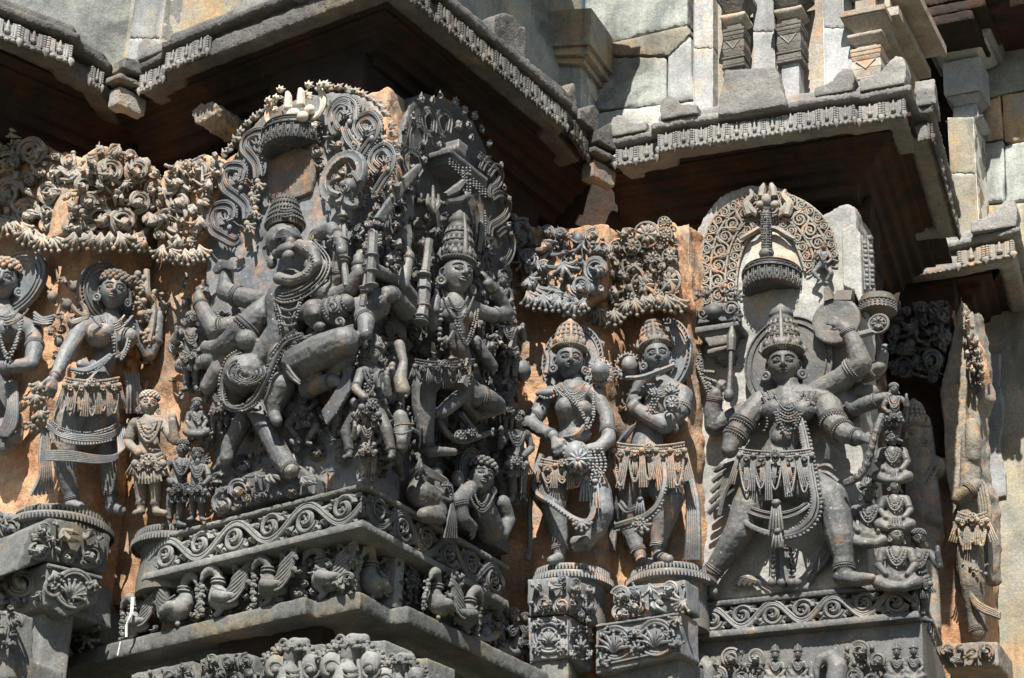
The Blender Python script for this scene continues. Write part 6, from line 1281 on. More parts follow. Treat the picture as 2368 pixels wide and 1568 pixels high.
# warriors and beasts on the receding base of the corner block
mini('crouching sword bearer at the front corner of the receding base', FR, ZH, 130, 1170, 420, 'stride', off=-.02, yaw=-25, crown=None)
mini('round-shielded guard with tall crown left of the club bearer', FR, ZH, 60, 1010, 620, 'stand', off=-.03, yaw=-30, crown='kirita')
d_ = Dr(FR, ZH, .0); sh = thing('round_shield', FR.P(*ZH(90, 610), .03), 'small round shield with a pendant hung before the crowned guard', 'shield'); d_.off = .03; d_.disc(92, 605, 60, .02, 0, 24, .004); d_.t([(92, 590, .03), (95, 640, .03)], 14); build(d_.mb, 'shield_plate', 'dark', sh)
for lab, x, y, h, fl in (('small attendant with raised fly whisk at the top right of the receding arch', 840, 620, 420, 1), ('slim attendant in shade at the far end of the receding base', 880, 1290, 520, -1), ('stout attendant between the straight leg and the sword bearer on the receding base', 200, 1060, 330, -1), ('small figure holding a lotus under the bent elbow on the receding face', 830, 900, 300, 1), ('small standing figure behind the headless kneeler', 560, 1090, 260, 1), ('small seated animal-headed attendant below the bent knee of the club bearer', 700, 600, 230, 1)):
    mini(lab, FR, ZH, x, y, h, 'stand', fl, off=-.04, yaw=-20)
f = Fig('carved_figure', 'hanging horse head under the round shield', 'figure', FR, ZH, .02, (230, 900), mat='dark'); f.limb([(215, 810, 44, .03), (225, 880, 58, .03), (225, 950, 46, .04), (225, 980, 36, .04)]); f.limb([(210, 800, 20, .03), (200, 780, 10, .03)]); f.limb([(280, 880, 16, .02), (320, 900, 8, .02)]); d = f.D('bridle'); d.beads([(180, 860, .05), (230, 850, .09), (290, 850, .05)], 7); d.beads([(180, 900, .05), (230, 905, .09), (290, 880, .05)], 7); f.limb([(210, 400, 34, .0), (235, 500, 26, .02), (215, 600, 40, .02), (230, 660, 46, .03)]); f.done()
# cluster at the right of the bowman
def flute(f, q): d = f.D('flute'); d.t([(1130, 590, .07), (1200, 560, .07)], 12)
mini('small musician squatting with a raised horn, between the bowman leg and the column of figures', FV, ZM, 1090, 830, 390, 'sit', off=-.02, yaw=10, crown='kirita')
mini('small seated pair of figures stacked above the winged kneeler', FV, ZM, 1240, 740, 330, 'sit', off=.0, yaw=25, crown='kirita')
mini('headless pot-bellied dwarf holding his belly beside the bow', FV, ZM, 1225, 470, 330, 'sit', off=.0, yaw=20, crown='curls')
mini('large-crowned winged kneeler with round earrings at the right end of the base', FV, ZM, 1250, 1075, 400, 'sit', off=.02, yaw=30, crown='kirita', mat='dark')
mini('slender attendant on the shaded right side of the bowman block', Frame(FS.o + FS.t * .12, -50.), ZM, 1375, 1250, 520, 'stand', off=.0, yaw=20)
mini('pillar-like attendant with staff over the bow hand', FV, ZM, 1235, 235, 330, 'stand', off=.02, yaw=25, crown='curls')
mini('small leaping figure with bent legs on the pierced arch', FV, ZK, 1010, 760, 260, 'dance', flip=-1, off=-.06, mat='blue', crown='curls', skirt_=False)
d = Dr(FV, ZK, .0); kt = thing('stone_cart', FV.P(*ZK(1370, 1000), .0), 'drum-shaped canopy with a spoked wheel beside the raised disc', 'chariot')
c = d.p(1350, 905, -.06); k = d.m(1350, 905); d.mb.lathe(c, [(85 * k, -45 * k), (112 * k, -40 * k), (112 * k, 10 * k), (120 * k, 14 * k), (120 * k, 34 * k), (108 * k, 40 * k), (108 * k, 60 * k), (60 * k, 70 * k)], V(0, 0, 1), 26)
for a in range(26): 
    for zz in (-36, -18, 0): d.mb.ball(c + (FV.t * math.cos(a * .242) + FV.n * math.sin(a * .242)) * 116 * k + V(0, 0, zz * k), 7 * k, (5, 3))
build(d.mb, 'drum', 'dark', kt); d = Dr(FV, ZK, .06); c = d.p(1355, 1012); d.mb.torus(c, FV.n, 62 * k, 9 * k, 28, 6); d.mb.torus(c, FV.n, 46 * k, 5 * k, 28, 5); d.ell(1355, 1012, 12, 12)
for a in range(8): d.t([(1355, 1012), (1355 + 25 * math.cos(a * .785), 1012 + 25 * math.sin(a * .785), .01), (1355 + 48 * math.cos(a * .785), 1012 + 48 * math.sin(a * .785))], [5, 13, 4], sm=2)
build(d.mb, 'wheel', 'dark', kt); d = Dr(FV, ZK, .0)
d.t([(1240, 1080, .05), (1320, 1060, .05)], 26); build(d.mb, 'axle', 'dark', kt)
# rib with ornaments on the right edge of the arched slab
rb = thing('carved_rib', FV.P(*ZK(1200, 600), -.05), 'beaded upright rib along the right edge of the bowman slab', 'rib'); d = Dr(FV, ZK, -.06)
d.poly([(1120, 420), (1190, 380), (1240, 440), (1250, 820), (1290, 960), (1270, 980), (1200, 800), (1130, 770)], .12, .03); build(d.mb, 'edge_slab', 'paleslab', rb, smooth=False); d = Dr(FV, ZK, .0)
for x in (1265, 1300): d.beads([(x, 460, -.06), (x + 12, 640, -.06), (x + 20, 800, -.06)], 20, 34); d.t([(x - 14, 460, -.06), (x, 640, -.06), (x + 6, 800, -.06)], 12)
d.poly([(1010, 790), (1040, 770), (1070, 850), (1010, 870)], .1, .02); d.poly([(1090, 800), (1190, 800), (1180, 860), (1070, 860)], .1, .01)
build(d.mb, 'beading', 'dark', rb)
# ------------------------------------------------------------------ pedestals
def teeth(d, c, R, h, fr, n=30, r=.008):
    for i in range(n):
        a = -1.45 + 2.9 * (i + .5) / n; p = c + fr.t * R * math.sin(a) + fr.n * R * math.cos(a); d.mb.tube([p + V(0, 0, h), p + (fr.t * math.sin(a) + fr.n * math.cos(a)) * .006 + V(0, 0, h - .022)], [r, r * .5], 5)
def roundped(label, fr, z, x, ytop, R, off_c, mat='blue', h2=.05):
    c = fr.P(*z(x, ytop), off_c + R); c = c - fr.n * R; root = thing('lotus_pedestal', c, label, 'pedestal'); d = Dr(fr, z, 0)
    pr = [(R * .8, 0), (R * .93, -.004), (R * .95, -.016), (R * .88, -.026), (R * .9, -.03), (R * 1.03, -.038), (R * 1.05, -.056), (R * .95, -.068), (R * .85, -.07), (R * .80, -.12), (R * .86, -.2), (R * .86, -.26)]
    d.mb.lathe(c, pr, V(0, 0, 1), 40); build(d.mb, 'rims', mat, root); d = Dr(fr, z, 0); teeth(d, c, R * .94, -.012, fr, 34); teeth(d, c, R * 1.04, -.05, fr, 38); build(d.mb, 'petal_edge', mat, root); return root, c
def carvedblock(label, fr, z, face, off, th, mat, poly=None, radii=(60, 40, 26), seed=1, vspan=None, n=2, kinds='ssl'):
    root = thing('carved_block', fr.P(*z(*face[0]), off), label, 'carved block'); b = Dr(fr, z, off); b.poly(face, th); weathered(b.mb, 'stone', mat, root, vox=.009, amp=.008, size=.05)
    d = Dr(fr, z, off + .006); fillscroll(d, poly or face, radii, seed, kinds=kinds, jit=.004, tube=.15); build(d.mb, 'leaf_carving', mat, root)
    return root
roundped('round double-rimmed pedestal under the drummer', FD_, ZJ, 345, 905, .175, .0)
roundped('round double-rimmed pedestal under the flute player', FE, ZJ, 850, 905, .18, .0)
def twoface(label, p1, p2, radii, seed, roundels):
    root = thing('carved_block', FDp.P(*ZJ(*p1[0])), label, 'carved block')
    for fr, po, s_ in ((FDp, p1, 0), (FDs, p2, 1)):
        b = Dr(fr, ZJ, 0); b.poly(po, .28 if s_ == 0 else .12); weathered(b.mb, 'stone', 'blue', root, vox=.009, amp=.008, size=.05); d = Dr(fr, ZJ, .006)
        if radii: fillscroll(d, po, radii, seed + s_, jit=.004, tube=.15, kinds='ssl', asp=1 if s_ == 0 else .7)
        for x, y, R, a_, k in roundels:
            if k != s_: continue
            for q in (1, .8, .5): d.t([(x + R * a_ * q * math.cos(a), y + R * q * math.sin(a)) for a in np.linspace(.6, 6.2, 22)], 10 * q, sm=1)
            d.asp = a_; d.leaf(x, y + 40, 70, -90, 5, 110, 9)
            for sx, sy in ((-1, -1), (1, -1), (1, 1), (-1, 1)): d.leaf(x + sx * R * a_ * .95, y + sy * R * .9, 44, math.degrees(math.atan2(-sy, -sx)), 4, 80, 8)
        build(d.mb, 'leaf_carving', 'blue', root)
twoface('leaf-carved body of the pedestal under the drummer', [(150, 1010), (380, 985), (384, 1200), (160, 1218)], [(380, 985), (545, 1060), (530, 1285), (384, 1200)], (58, 40, 26), 2, ())
twoface('scroll block at the convex corner below the drummer', [(155, 1228), (382, 1206), (385, 1445), (165, 1470)], [(382, 1206), (530, 1297), (522, 1530), (385, 1445)], None, 2, ((275, 1330, 92, 1, 0), (455, 1370, 92, .66, 1)))
carvedblock('leaf-carved body of the pedestal under the flute player', FP, ZJ, [(630, 1060), (1040, 1010), (1055, 1180), (640, 1245)], .0, .12, 'blue', seed=4)
pb = carvedblock('scroll block with a shell in a roundel below the flute player', FP, ZJ, [(540, 1260), (1015, 1190), (1020, 1430), (535, 1545)], .03, .15, 'blue', [(-5, -5), (-4, -5), (-4, -4)], seed=5)
d = Dr(FP, ZJ, .036)
for x, y, R in ((650, 1370, 92), (880, 1340, 100)):
    for q in (1, .82): d.t([(x + R * q * math.cos(a), y + R * q * math.sin(a)) for a in np.linspace(.6, 6.2, 24)], 11 * q, sm=1)
    d.leaf(x - 10, y + 55, 120, -90, 7, 110, 11, .0); d.leaf(x + 30, y - 40, 60, 60, 4, 80, 9)
for x, y, a in ((560, 1300, 30), (760, 1280, 90), (770, 1420, -90), (1000, 1220, 120), (560, 1480, -30), (1000, 1400, -100), (760, 1340, -60)): d.leaf(x, y, 60, a, 4, 80, 9)
d.t([(545, 1275), (780, 1240), (1010, 1205)], 9); d.t([(545, 1500), (780, 1450), (1015, 1400)], 9); build(d.mb, 'roundels', 'blue', pb)
for nm, fr, po in (('plain block under the scroll block of the flute player pedestal', FP, [(545, 1548), (1015, 1436), (1015, 1640), (545, 1720)]), ('plain block under the scroll block of the drummer pedestal', FDp, [(160, 1475), (383, 1450), (383, 1640), (160, 1640)])):
    d = Dr(fr, ZJ, -.02); d.poly(po, .2); tag(weathered(d.mb, 'footing_block', 'ledge', None, vox=.01, amp=.01), nm, 'block')
# left pedestals
FBp = FB.shift(.20); Cp = FBp.P(*ZC(300, 1090)); FAp = Frame(Cp, A_L)
roundped('round rope-edged pedestal under the dancer', FB, ZC, 590, 455, .20, .0, 'ledge'); roundped('small round rope-edged pedestal beside the carved base', FC, ZC, 960, 560, .16, .03, 'ledge')
carvedblock('leaf-carved pedestal body under the dancer', FBp, ZC, [(95, 870), (190, 590), (330, 520), (560, 560), (720, 640), (690, 885), (300, 800)], .0, .35, 'ledge', [(190, 620), (330, 540), (560, 590), (710, 660), (690, 860), (300, 790), (140, 830)], (95, 60, 36), 7)
pb = carvedblock('scroll block with a fluted shell at the lower left corner pedestal', FBp, ZC, [(300, 815), (670, 905), (630, 1080), (430, 1170), (300, 1085)], .03, .35, 'ledge', [(-5, -5), (-4, -5), (-4, -4)], seed=9); d = Dr(FBp, ZC, .038)
for q in (1, .84): d.t([(480 + 118 * q * math.cos(a), 985 + 122 * q * math.sin(a)) for a in np.linspace(.9, 6.6, 26)], 14 * q, sm=1)
d.leaf(445, 1050, 130, -60, 8, 100, 11, .0); d.leaf(350, 870, 80, 70, 4, 70, 12); d.leaf(620, 930, 70, 110, 4, 70, 12); d.t([(310, 830), (480, 868), (660, 915)], 12); d.spiral(340, 970, 70, 1.3, 0, 1, 13)
build(d.mb, 'roundels', 'ledge', pb)
pb = carvedblock('scroll-carved block at the bottom left edge', FAp, ZC, [(-200, 860), (0, 820), (95, 880), (300, 815), (300, 1085), (0, 1150), (-200, 1190)], .0, .35, 'ledge', [(-150, 900), (60, 890), (290, 850), (290, 1060), (0, 1130), (-150, 1150)], (110, 80, 45, 28), 13)
carvedblock('leaf-carved pedestal block at the left edge with hanging tendrils', FAp, ZC, [(-200, 500), (0, 480), (150, 500), (190, 600), (130, 820), (-200, 850)], .0, .35, 'ledge', None, (90, 60, 36), 15)
mb = MB(); a = FAp.P(*ZC(-300, 1150), -.03); b = FAp.P(*ZC(285, 1130), -.03); c = FBp.P(*ZC(430, 1170), -.03); zt = min(a[2], b[2]) + .02; sweep(mb, [a[:2], b[:2], c[:2] + FB.t[:2] * .04], [(0, zt - .9), (0, zt), (-.3, zt), (-.3, zt - .9)])
tag(weathered(mb, 'stone_pier', 'ledge', vox=.012, amp=.008, size=.06), 'plain angular pier below the lower left scroll blocks', 'pier')
f_ = Dr(FAp, ZC, .2); pb = thing('scroll_bracket', FAp.P(*ZC(60, 1250), .2), 'scroll bracket standing out at the bottom left corner', 'bracket'); fillscroll(f_, [(-60, 1090), (100, 1090), (130, 1180), (110, 1320), (90, 1400), (-60, 1400)], (60, 40, 24), 3); build(f_.mb, 'scrolls', 'ledge', pb); f_ = Dr(FAp, ZC, .18); f_.poly([(-80, 1410), (95, 1420), (80, 1568), (-80, 1600)], .25); f_.poly([(-60, 1120), (90, 1130), (90, 1410), (-60, 1420)], .1); weathered(f_.mb, 'shelf', 'ledge', pb, vox=.01, amp=.008)
# makara scroll at the left end of the swan row
mk = thing('scroll_beast', FL.P(*ZC(480, 1400), -.08), 'scrolling sea-beast carving at the left end of the swan row', 'beast carving'); d = Dr(FL, ZC, -.06)
fillscroll(d, [(350, 1440), (400, 1200), (460, 1130), (600, 1080), (660, 1060), (690, 1200), (640, 1330), (540, 1400), (430, 1450)], (62, 42, 26), 4, jit=.015); build(d.mb, 'scrolls', 'ledge', mk); d = Dr(FL, ZC, -.09); d.poly([(360, 1430), (430, 1170), (640, 1080), (690, 1200), (640, 1330), (440, 1440)], .2); weathered(d.mb, 'backing', 'ledge', mk, vox=.01, amp=.01)
carvedblock('crouching lion-like scroll carving on the carved base, under the lion-headed statue', FL.shift(-.03), ZW, [(640, 365), (650, 190), (780, 150), (900, 70), (1060, 30), (1250, 10), (1380, 110), (1370, 225), (1100, 260), (900, 310), (700, 385)], .0, .16, 'dark', None, (90, 60, 40, 26), 51)
fol = thing('leaf_course', FL.P(*ZW(800, 1000), -.12), 'leafy background carving behind the row of swans', 'carved course')
d = Dr(FL, ZW, -.105); fillscroll(d, [(60, 1010), (900, 740), (1700, 590), (1690, 900), (900, 1120), (60, 1260)], (60, 42, 28), 61, kinds='lss', jit=.02); build(d.mb, 'leaf_carving', 'ledge', fol)
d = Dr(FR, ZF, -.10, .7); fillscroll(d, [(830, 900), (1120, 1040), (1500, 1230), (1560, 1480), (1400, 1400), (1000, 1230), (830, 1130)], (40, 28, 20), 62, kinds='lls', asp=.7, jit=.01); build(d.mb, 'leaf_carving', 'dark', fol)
# ------------------------------------------------------------------ swans on the ledge
def make_swan(label, mat='ledge'):
    root = thing('carved_swan', (0, 0, 0), label, 'swan', 'carved swans along the ledge'); H = .215
    X = lambda u, z, o=0.: V(u * H, -o * H, z * H); b = MB()
    b.limb([X(.20, .22, .2), X(.08, .26, .22), X(-.06, .30, .24), X(-.14, .38, .22)], [.10 * H, .17 * H, .20 * H, .15 * H]); b.limb([X(-.15, .45, .22), X(-.10, .62, .24), X(-.14, .76, .26), X(-.24, .84, .28)], [.13 * H, .085 * H, .08 * H, .105 * H], (12, 8)); b.limb([X(-.28, .85, .28), X(-.40, .76, .30), X(-.45, .64, .30)], [.10 * H, .065 * H, .03 * H]); b.limb([X(0, .18, .22), X(-.02, .06, .24), X(-.08, .02, .28)], [.07 * H, .04 * H, .05 * H]); b.limb([X(.0, .30, .42), X(.16, .26, .40), X(.30, .30, .32)], [.10 * H, .09 * H, .04 * H])
    build(b, 'body', mat, root, remesh=.0055); p = MB()
    for k in range(7):
        f = k / 6; p.tube(catmull([X(.02 + .03 * k, .20 + .05 * k, .40 - .02 * k), X(.28, .18 + .07 * k, .34), X(.42 + .02 * k, .36 + .08 * k, .28), X(.46 + .01 * k, .6 + .06 * k, .24), X(.36 + .03 * k, .78 + .03 * k, .24)], 4), [.030 * H] * 9 + [.036 * H] * 5 + [.025 * H] * 3, 6)
    for k, (u, z) in enumerate(((.30, .92), (.40, .97), (.22, .82), (.46, .86), (.52, .72), (.34, .72), (.27, .62), (.52, .5), (.20, .98))): p.ball(X(u, z, .25), (.06 * H, .05 * H, .06 * H), (6, 4)); p.tube(catmull([X(u - .06, z - .1, .2), X(u, z, .3), X(u + .05, z - .05, .24)], 3), .026 * H, 5)
    for k in range(4): p.tube(catmull([X(-.10 + .05 * k, .48 - .04 * k, .42), X(.02 + .05 * k, .40 - .04 * k, .46), X(.14 + .04 * k, .36 - .03 * k, .40)], 3), .018 * H, 5)
    build(p, 'tail_plumes', mat, root); n = MB()
    for zz in (.58, .64): n.torus(X(-.125, zz, .24), V(-.05, 0, 1), .115 * H, .020 * H, 16, 5)
    build(n, 'collar', mat, root); g = MB()
    for k in range(9): g.ball(X(-.46 + .02 * math.sin(k), .62 - .065 * k, .27 - .01 * k), (.045 + .012 * (k % 2)) * H, (6, 4)); g.ball(X(-.50 + .08 * (k % 2), .60 - .065 * k, .22), .035 * H, (5, 3))
    build(g, 'garland', mat, root); return root
def dupe(root, loc, ang, flip=1, s=1., label=None, group=None):
    r = root.copy(); COL.objects.link(r); r.location = loc; r.rotation_euler = (0, 0, ang); r.scale = (s * flip, s, s)
    if label: r['label'] = label
    if group: r['group'] = group
    for c in list(root.children): q = c.copy(); COL.objects.link(q); q.parent = r
    return r
sw = make_swan('carved swan facing right, second from the left in the ledge row')
angL, angR = math.atan2(FL.t[1], FL.t[0]), math.atan2(FR.t[1], FR.t[0])
def onledge(z, x, y, fr, back): p = hit_z(*z(x, y), ZTOP); return V(p[0], p[1], ZTOP) - fr.n * back
for k, (x, y, fl, s, lab) in enumerate(((330, 1190, -1, 1.08, None), (650, 1110, 1, 1.06, 'carved swan facing left, nibbling a garland, third from the left of the row'), (1020, 1022, 1, 1.08, 'carved swan facing left in the middle of the ledge row, garland behind its tail'), (1420, 985, 1, 1.08, 'carved swan with a broken head, next to the projecting corner of the ledge'), (30, 1268, 1, 1.02, 'carved swan cracked by a white mortar seam, leftmost of the row'))):
    loc = onledge(ZW, x, y - 12, FL, .085)
    if k == 0: sw.location = loc; sw.rotation_euler = (0, 0, angL); sw.scale = (-s, s, s)
    else: dupe(sw, loc, angL + (.10, -.06, .05, -.09)[k - 1], fl, s * (1., .96, 1.05, .93)[k - 1], lab)
dupe(sw, onledge(ZW, 1850, 1010, FR, .085), angR, 1, 1.06, 'carved swan just round the corner of the ledge, seen from its tail')
dupe(sw, onledge(ZF, 1110, 1235, FR, .085), angR, 1, .95, 'carved swan amid the small figures on the receding ledge')
dupe(sw, onledge(ZF, 1250, 1300, FR, .085), angR, -1, 1., 'scroll-tailed swan right of the small standing figures on the receding ledge')
d = Dr(FL, ZC, -.02); d.t([(862, 1045, .02), (855, 1150, .03), (825, 1220, .03), (822, 1300, .03)], [9, 11, 8, 8]); d.t([(785, 1330, .06), (765, 1420, .06)], 5); tag(build(d.mb, 'mortar_seam', 'plaster'), 'white mortar seam running down the leftmost swan and the ledge', 'mortar seam')
pb = MB(); a = onledge(ZW, 1985, 1040, FR, .02); pb.box(a, FR.t * .06, -FR.n * .15, V(0, 0, .235)); tag(weathered(pb, 'corner_post', 'ledge', vox=.009, amp=.006), 'plain upright post at the corner of the receding ledge', 'post')
for k, (x, y, h, ps) in enumerate(((915, 1150, 330, 'stand'), (1010, 1215, 300, 'stand'), (1320, 1360, 280, 'sit'), (1395, 1400, 300, 'stand'), (1480, 1440, 290, 'sit'), (1550, 1500, 300, 'stand'))):
    mini(('tall draped figure next to the corner post on the receding ledge', 'drummer-like small figure between the draped figure and the swan on the receding ledge', 'small squatting figure right of the scroll-tailed swan', 'small standing figure leaning outward, middle of the receding ledge', 'small seated figure near the far end of the receding ledge', 'last small standing figure at the far end of the receding ledge')[k], FR, ZF, x, y, h, ps, off=-.09, yaw=-25, group='small figures on the receding ledge')
# ------------------------------------------------------------------ tower heads below the ledge
def yali(label, fr, x, y, s=1., flip=1):
    root = thing('beast_head', fr.P(*ZW(x, y + 150), .0), label, 'beast head', 'beast heads below the ledge'); d = Dr(fr, ZW, .0); q = lambda u, v, o=0.: (x + flip * u * s, y + v * s, o)
    b = Dr(fr, ZW, 0.); k = b.m(x, y) * s; b.ell(x, y + 40 * s, 100 * s, 120 * s, .0, 70 * s); b.mb.limb([b.p(*q(-20, 40, .06)), b.p(*q(-40, 130, .09)), b.p(*q(-10, 220, .09))], [56 * k, 60 * k, 64 * k]); b.ell(*q(-85, 10)[:2], 56 * s, 66 * s, .04, 50 * s); b.ell(*q(85, 0)[:2], 50 * s, 64 * s, .04, 46 * s); b.mb.limb([b.p(*q(0, -40, .04)), b.p(*q(10, -95, .05)), b.p(*q(60, -110, .04))], [50 * k, 46 * k, 28 * k]); b.poly([q(20, -100)[:2], q(150, -110)[:2], q(150, 200)[:2], q(-100, 200)[:2], q(-90, 0)[:2]], .16, -.05)
    build(b.mb, 'head', 'ledge', root, remesh=.006)
    for s_ in (-1, 1):
        ex, ey = q(s_ * 85, 20)[:2]; d.spiral(ex, ey, 46 * s, 1.4, 0, s_ * flip, 8 * s, .09); d.ell(ex, ey, 16 * s, 18 * s, .11); d.t([q(s_ * 34, -20, .08), q(s_ * 40, 60, .10), q(s_ * 36, 140, .12), q(s_ * 66, 210, .10)], [10 * s, 15 * s, 16 * s, 14 * s]); d.beads([q(s_ * 50, 90, .06), q(s_ * 60, 160, .06), q(s_ * 50, 230, .06)], 11 * s); d.leaf(*q(s_ * 60, -60)[:2], 44 * s, -90 + s_ * 40, 4, 80, 12 * s, .03); d.leaf(*q(s_ * 110, -30)[:2], 40 * s, -90 + s_ * 70, 4, 80, 11 * s, .0); d.leaf(*q(s_ * 140, 110)[:2], 60 * s, 90 - s_ * 50, 4, 80, 11 * s, .0)
    for k in range(7): d.t([q(-30, 20 + 26 * k, .10), q(0, 30 + 26 * k, .13), q(30, 20 + 26 * k, .11)], 8 * s, sm=3)
    d.leaf(*q(0, -70)[:2], 50 * s, -90, 5, 120, 10 * s, .06); d.spiral(*q(-40, -110)[:2], 34 * s, 1.3, 0, 1, 9 * s, .03); build(d.mb, 'carved_mane', 'ledge', root)
yali('scroll-eyed beast head under the middle of the ledge', FL.shift(.02), 1220, 1480, 1.5); yali('largest scroll-eyed beast head under the corner of the ledge', FL.shift(.06), 1640, 1470, 1.65); yali('beast head with a flat top block under the receding ledge', FL.shift(.05), 2000, 1560, 1.3)
for k, (poly, lab) in enumerate((([(540, 1430), (700, 1390), (830, 1380), (930, 1395), (930, 1600), (540, 1620)], 'leafy crest block under the ledge, left of the beast heads'), ([(40, 1540), (200, 1500), (350, 1470), (490, 1440), (530, 1620), (40, 1640)], 'row of small leaf carvings at the bottom edge, left of the leafy crest block'), ([(930, 1540), (1060, 1500), (1080, 1650), (930, 1650)], 'small leaf carving right of the leafy crest block'), ([(1330, 1500), (1480, 1490), (1480, 1650), (1330, 1650)], 'small leaf carving between the two larger beast heads'))):
    carvedblock(lab, FL.shift(-.02), ZW, poly, .0, .2, 'ledge', None, (60, 40, 26), 30 + k)
# ------------------------------------------------------------------ frieze below the bowman
FVb = FV.shift(-.045)
for k, (x, y) in enumerate(((565, 1600), (693, 1598), (1250, 1585), (1345, 1580), (18, 1610), (480, 1620))):
    mini(('crowned seated figure in the lower frieze, right of the big leaf scroll', 'second crowned seated figure of the lower frieze, left of the trunked beast', 'crowned seated figure of the lower frieze right of the round scroll tail', 'last seated figure of the lower frieze at its right corner', 'seated figure of the lower frieze below the flute player', 'small half-hidden seated figure beside the big leaf scroll')[k], FVb, ZM, x, y, 210 if k < 5 else 150, 'sit', off=.02, crown='kirita', group='seated figures in the lower frieze', vox=.005)
def beast(label, poly, seed, head, flip=1):
    root = thing('scroll_beast', FVb.P(*ZM(*poly[0]), 0), label, 'beast carving', 'scroll-tailed beasts in the lower frieze'); d = Dr(FVb, ZM, .015); fillscroll(d, poly, (62, 44, 26), seed, jit=.008, tube=.15, kinds='sss'); build(d.mb, 'scroll_tail', 'dark', root)
    d = Dr(FVb, ZM, .02); x, y = head; d.mb.limb([d.p(x, y, 0), d.p(x - 40 * flip, y + 60, .01), d.p(x - 30 * flip, y + 140, .01)], [46 * d.m(x, y), 60 * d.m(x, y), 64 * d.m(x, y)]); d.mb.limb([d.p(x, y, .01), d.p(x + 60 * flip, y + 10, .02), d.p(x + 85 * flip, y + 70, .02), d.p(x + 80 * flip, y + 120, .02)], [44 * d.m(x, y), 30 * d.m(x, y), 22 * d.m(x, y), 16 * d.m(x, y)]); build(d.mb, 'body', 'dark', root, remesh=.006)
beast('sea-beast with a leafy scroll tail at the left of the lower frieze', [(210, 1450), (330, 1400), (480, 1420), (500, 1500), (470, 1640), (200, 1640)], 41, (150, 1470), -1)
beast('trunked beast with a large round scroll tail in the middle of the lower frieze', [(930, 1400), (1050, 1370), (1160, 1390), (1190, 1500), (1180, 1640), (930, 1640), (960, 1500)], 43, (880, 1450), -1)
# ------------------------------------------------------------------ right recess
G = FX.shift(.06); fs = thing('carved_slab', G.P(*ZX(850, 1500), 0), 'tall rough-edged slab seen edge-on in the right recess, upper part in shade', 'carved slab')
b = Dr(G, ZX, 0.); prof = [(925, 66), (880, 250), (840, 430), (790, 700), (755, 840), (760, 1000), (790, 1300), (810, 1568), (850, 1900), (880, 2200), (900, 2400), (990, 2440), (985, 2000), (970, 1600), (965, 1300), (970, 1000), (975, 700), (975, 400), (960, 200)]
b.poly(prof, .35, 0., sm=2); weathered(b.mb, 'slab', 'broken', fs, vox=.011, amp=.03, size=.1)
GS = Frame(G.P(*ZX(975, 900)), -48.).shift(-.03); d = Dr(GS, ZX, .03, .55); fillscroll(d, [(950, 130), (990, 200), (1040, 300), (1100, 470), (1130, 700), (1110, 880), (1030, 760), (960, 700), (930, 350)], (52, 36, 24), 6, asp=.6, jit=.02); build(d.mb, 'leaf_carving', 'leaf', fs)
d = Dr(GS, ZX, .0); d.poly([(975, 700), (1000, 150), (1080, 500), (1110, 900), (1060, 1000), (1080, 1600), (1150, 1700), (1160, 2440), (1000, 2440), (975, 1600)], .12, -.01); weathered(d.mb, 'backing', 'leaf', fs, vox=.012, amp=.03)
f = Fig('carved_statue', 'statue seen in profile on the receding side of the edge-on slab at the right', 'statue', GS, ZN, .03, (470, 1400), mat='broken', vox=.006)
f.limb([(445, 640, 26, .02), (452, 700, 30, .03), (450, 760, 28, .02)]); f.limb([(440, 700, 34, .0), (440, 860, 40, .0), (430, 960, 44, .0), (430, 1060, 54, .0)]); f.limb([(400, 910, 28, .06), (440, 880, 30, .06), (465, 860, 24, .04)], bands=(.5,)); f.limb([(440, 1100, 50, .02), (450, 1220, 46, .03), (460, 1330, 34, .0), (470, 1400, 30, .0)], bands=(.95,))
skirt(f, 395, 500, 960, 1120, .10, tassels=3, r=6); g = f.D('scarf')
for k in range(4): g.t([(465 + k * 10, 860, .04), (480 + k * 10, 950, .04), (475 + k * 12, 1040, .03)], 9, sm=3); g.t([(425 + k * 4, 1230 + k * 8, .06), (470, 1290 + k * 8, .06), (550, 1330 + k * 6, .03)], 7, sm=3)
g.beads([(410, 1150, .08), (460, 1170, .09), (510, 1190, .06)], 8); f.done()
carvedblock('petal-carved reddish plinth under the edge-on slab at the bottom right', G.shift(.05), ZN, [(330, 1440), (540, 1430), (545, 1520), (340, 1530)], .0, .3, 'leaf', None, (34, 22), 19)
f = Fig('carved_statue', 'reddish statue half hidden in the shaded right recess, its waist catching the sun', 'statue', FR2, ZN, .14, (270, 1050), mat='leaf', vox=.006)
f.limb([(250, 640, 50, .0), (250, 720, 62, .0), (265, 860, 60, .0), (270, 960, 70, .0), (280, 1050, 70, .0)]); f.limb([(180, 800, 40, .0), (260, 780, 50, .0), (330, 800, 40, .0)]); f.limb([(240, 900, 30, .05), (270, 980, 26, .07), (320, 990, 22, .07)], bands=(.7,)); f.head(235, 690, 90, .04, yaw=-20); f.crown('kirita', 1.1); f.necklace(260, 790, 70, ((.6, .5), (.9, .9)), .06, 6)
f.limb([(270, 1060, 60, .0), (280, 1200, 46, .0), (300, 1380, 36, .0)]); f.limb([(230, 1060, 50, .0), (250, 1200, 46, .0), (290, 1290, 36, .0)]); f.done()
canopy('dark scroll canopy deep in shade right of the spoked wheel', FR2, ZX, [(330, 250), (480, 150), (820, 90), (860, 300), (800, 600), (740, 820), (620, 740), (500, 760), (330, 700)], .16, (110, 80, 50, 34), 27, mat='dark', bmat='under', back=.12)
canopy('reddish broken leaf canopy on the receding side of the edge-on slab', GS, ZX, [(1000, 330), (1050, 420), (1110, 560), (1130, 720), (1110, 900), (1050, 700), (1000, 560)], .02, (46, 30, 22), 29, back=.05)
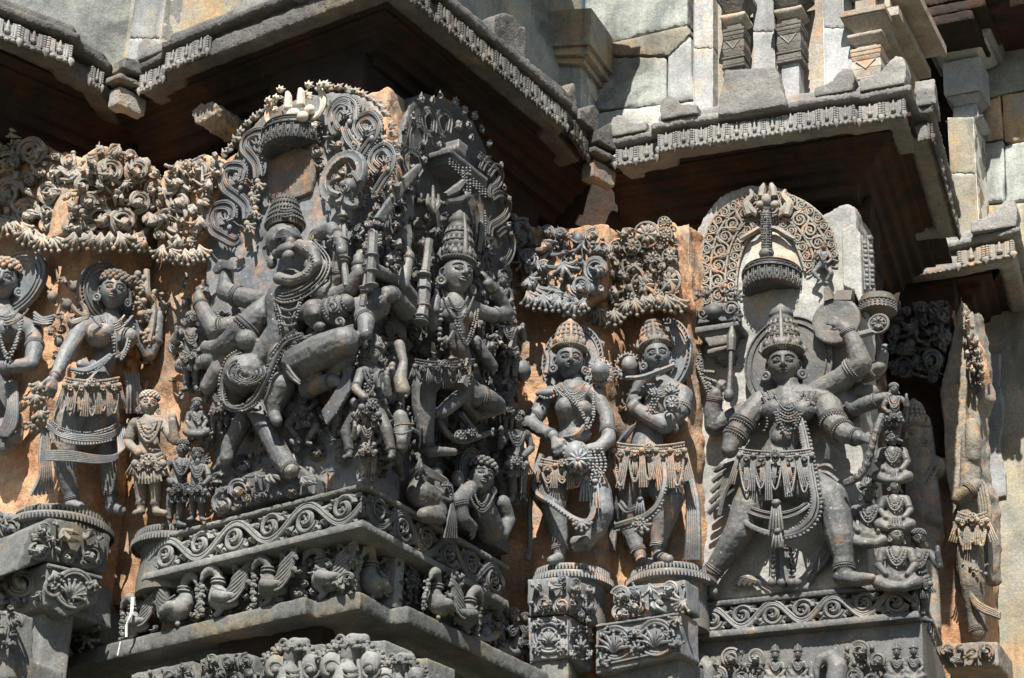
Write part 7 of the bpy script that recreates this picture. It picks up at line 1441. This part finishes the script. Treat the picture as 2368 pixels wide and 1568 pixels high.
# ------------------------------------------------------------------ more of the crowd on the corner block
for k, (lab, fr, z, x, y, h, ps, fl, o, cr) in enumerate((
    ('small kneeling devotee beside the bent left leg of the lion-headed statue', FL, ZE, 170, 1660, 330, 'sit', 1, -.03, 'curls'),
    ('guard with raised arm right of the bent leg, in front of the slab corner', FL, ZE, 1010, 1720, 560, 'dance', -1, -.05, 'kirita'),
    ('small figure peeping out above the prone victim', FL, ZE, 1330, 700, 300, 'stand', 1, -.05, 'curls'),
    ('small sage in the upper right of the lion-headed panel, below the ribbon scrolls', FL, ZE, 1420, 240, 330, 'stand', -1, -.05, 'curls'),
    ('sword-swinging dwarf on the receding face next to the slab corner', FR, ZH, 110, 760, 380, 'dance', 1, -.05, 'curls'),
    ('tall guard standing on the receding base right beside the front corner', FR, ZH, 30, 1180, 420, 'stand', -1, .0, 'kirita'),
    ('small crowned figure above the sword hand on the receding face', FR, ZH, 180, 120, 330, 'stand', 1, -.05, 'kirita'),
    ('dancing attendant beside the far ribbon scrolls of the receding face', FR, ZH, 800, 330, 330, 'dance', -1, -.05, 'curls'))):
    mini(lab, fr, z, x, y, h, ps, fl, off=o, crown=cr)

FW_ = Frame(FR2.P(*ZD(2250, 1000)) - FX.n * .45, A_V); d = Dr(FW_, ZX, .02)
d.poly([(1120, 540), (1200, 560), (1260, 545), (1250, 800), (1290, 1000), (1280, 1150), (1250, 1300), (1300, 1568), (1310, 1750), (1180, 1750), (1120, 1200)], .03); tag(weathered(d.mb, 'wall_patch', 'pil', None, vox=.01, amp=.012), 'smooth blue-grey strip of plaster on the ochre wall at the right edge', 'plaster patch')
# low broken carving on the back walls
for k, (lab, fr, z, po, off, rd) in enumerate((('weathered low relief on the wall between the halo and the flower stalk of the dancer', FB, ZB, [(330, 450), (560, 420), (600, 700), (480, 900), (380, 1100), (330, 800)], .04, (60, 40)),
    ('worn lumpy relief on the wall right of the dancer skirt', FB, ZB, [(860, 900), (1060, 950), (1150, 1150), (1100, 1560), (900, 1560), (880, 1250)], .03, (70, 46, 30)),
    ('worn relief on the wall between the drummer and the flute player', FE, ZJ, [(590, -60), (700, -100), (720, 200), (640, 420), (640, 900), (570, 900), (600, 400)], .03, (50, 34)))):
    root = thing('wall_relief', fr.P(*z(*po[0]), off), lab, 'relief'); d = Dr(fr, z, off); fillscroll(d, po, rd, 200 + k, kinds='lb', jit=.015); build(d.mb, 'worn_carving', 'rust' if k else 'leaf', root)
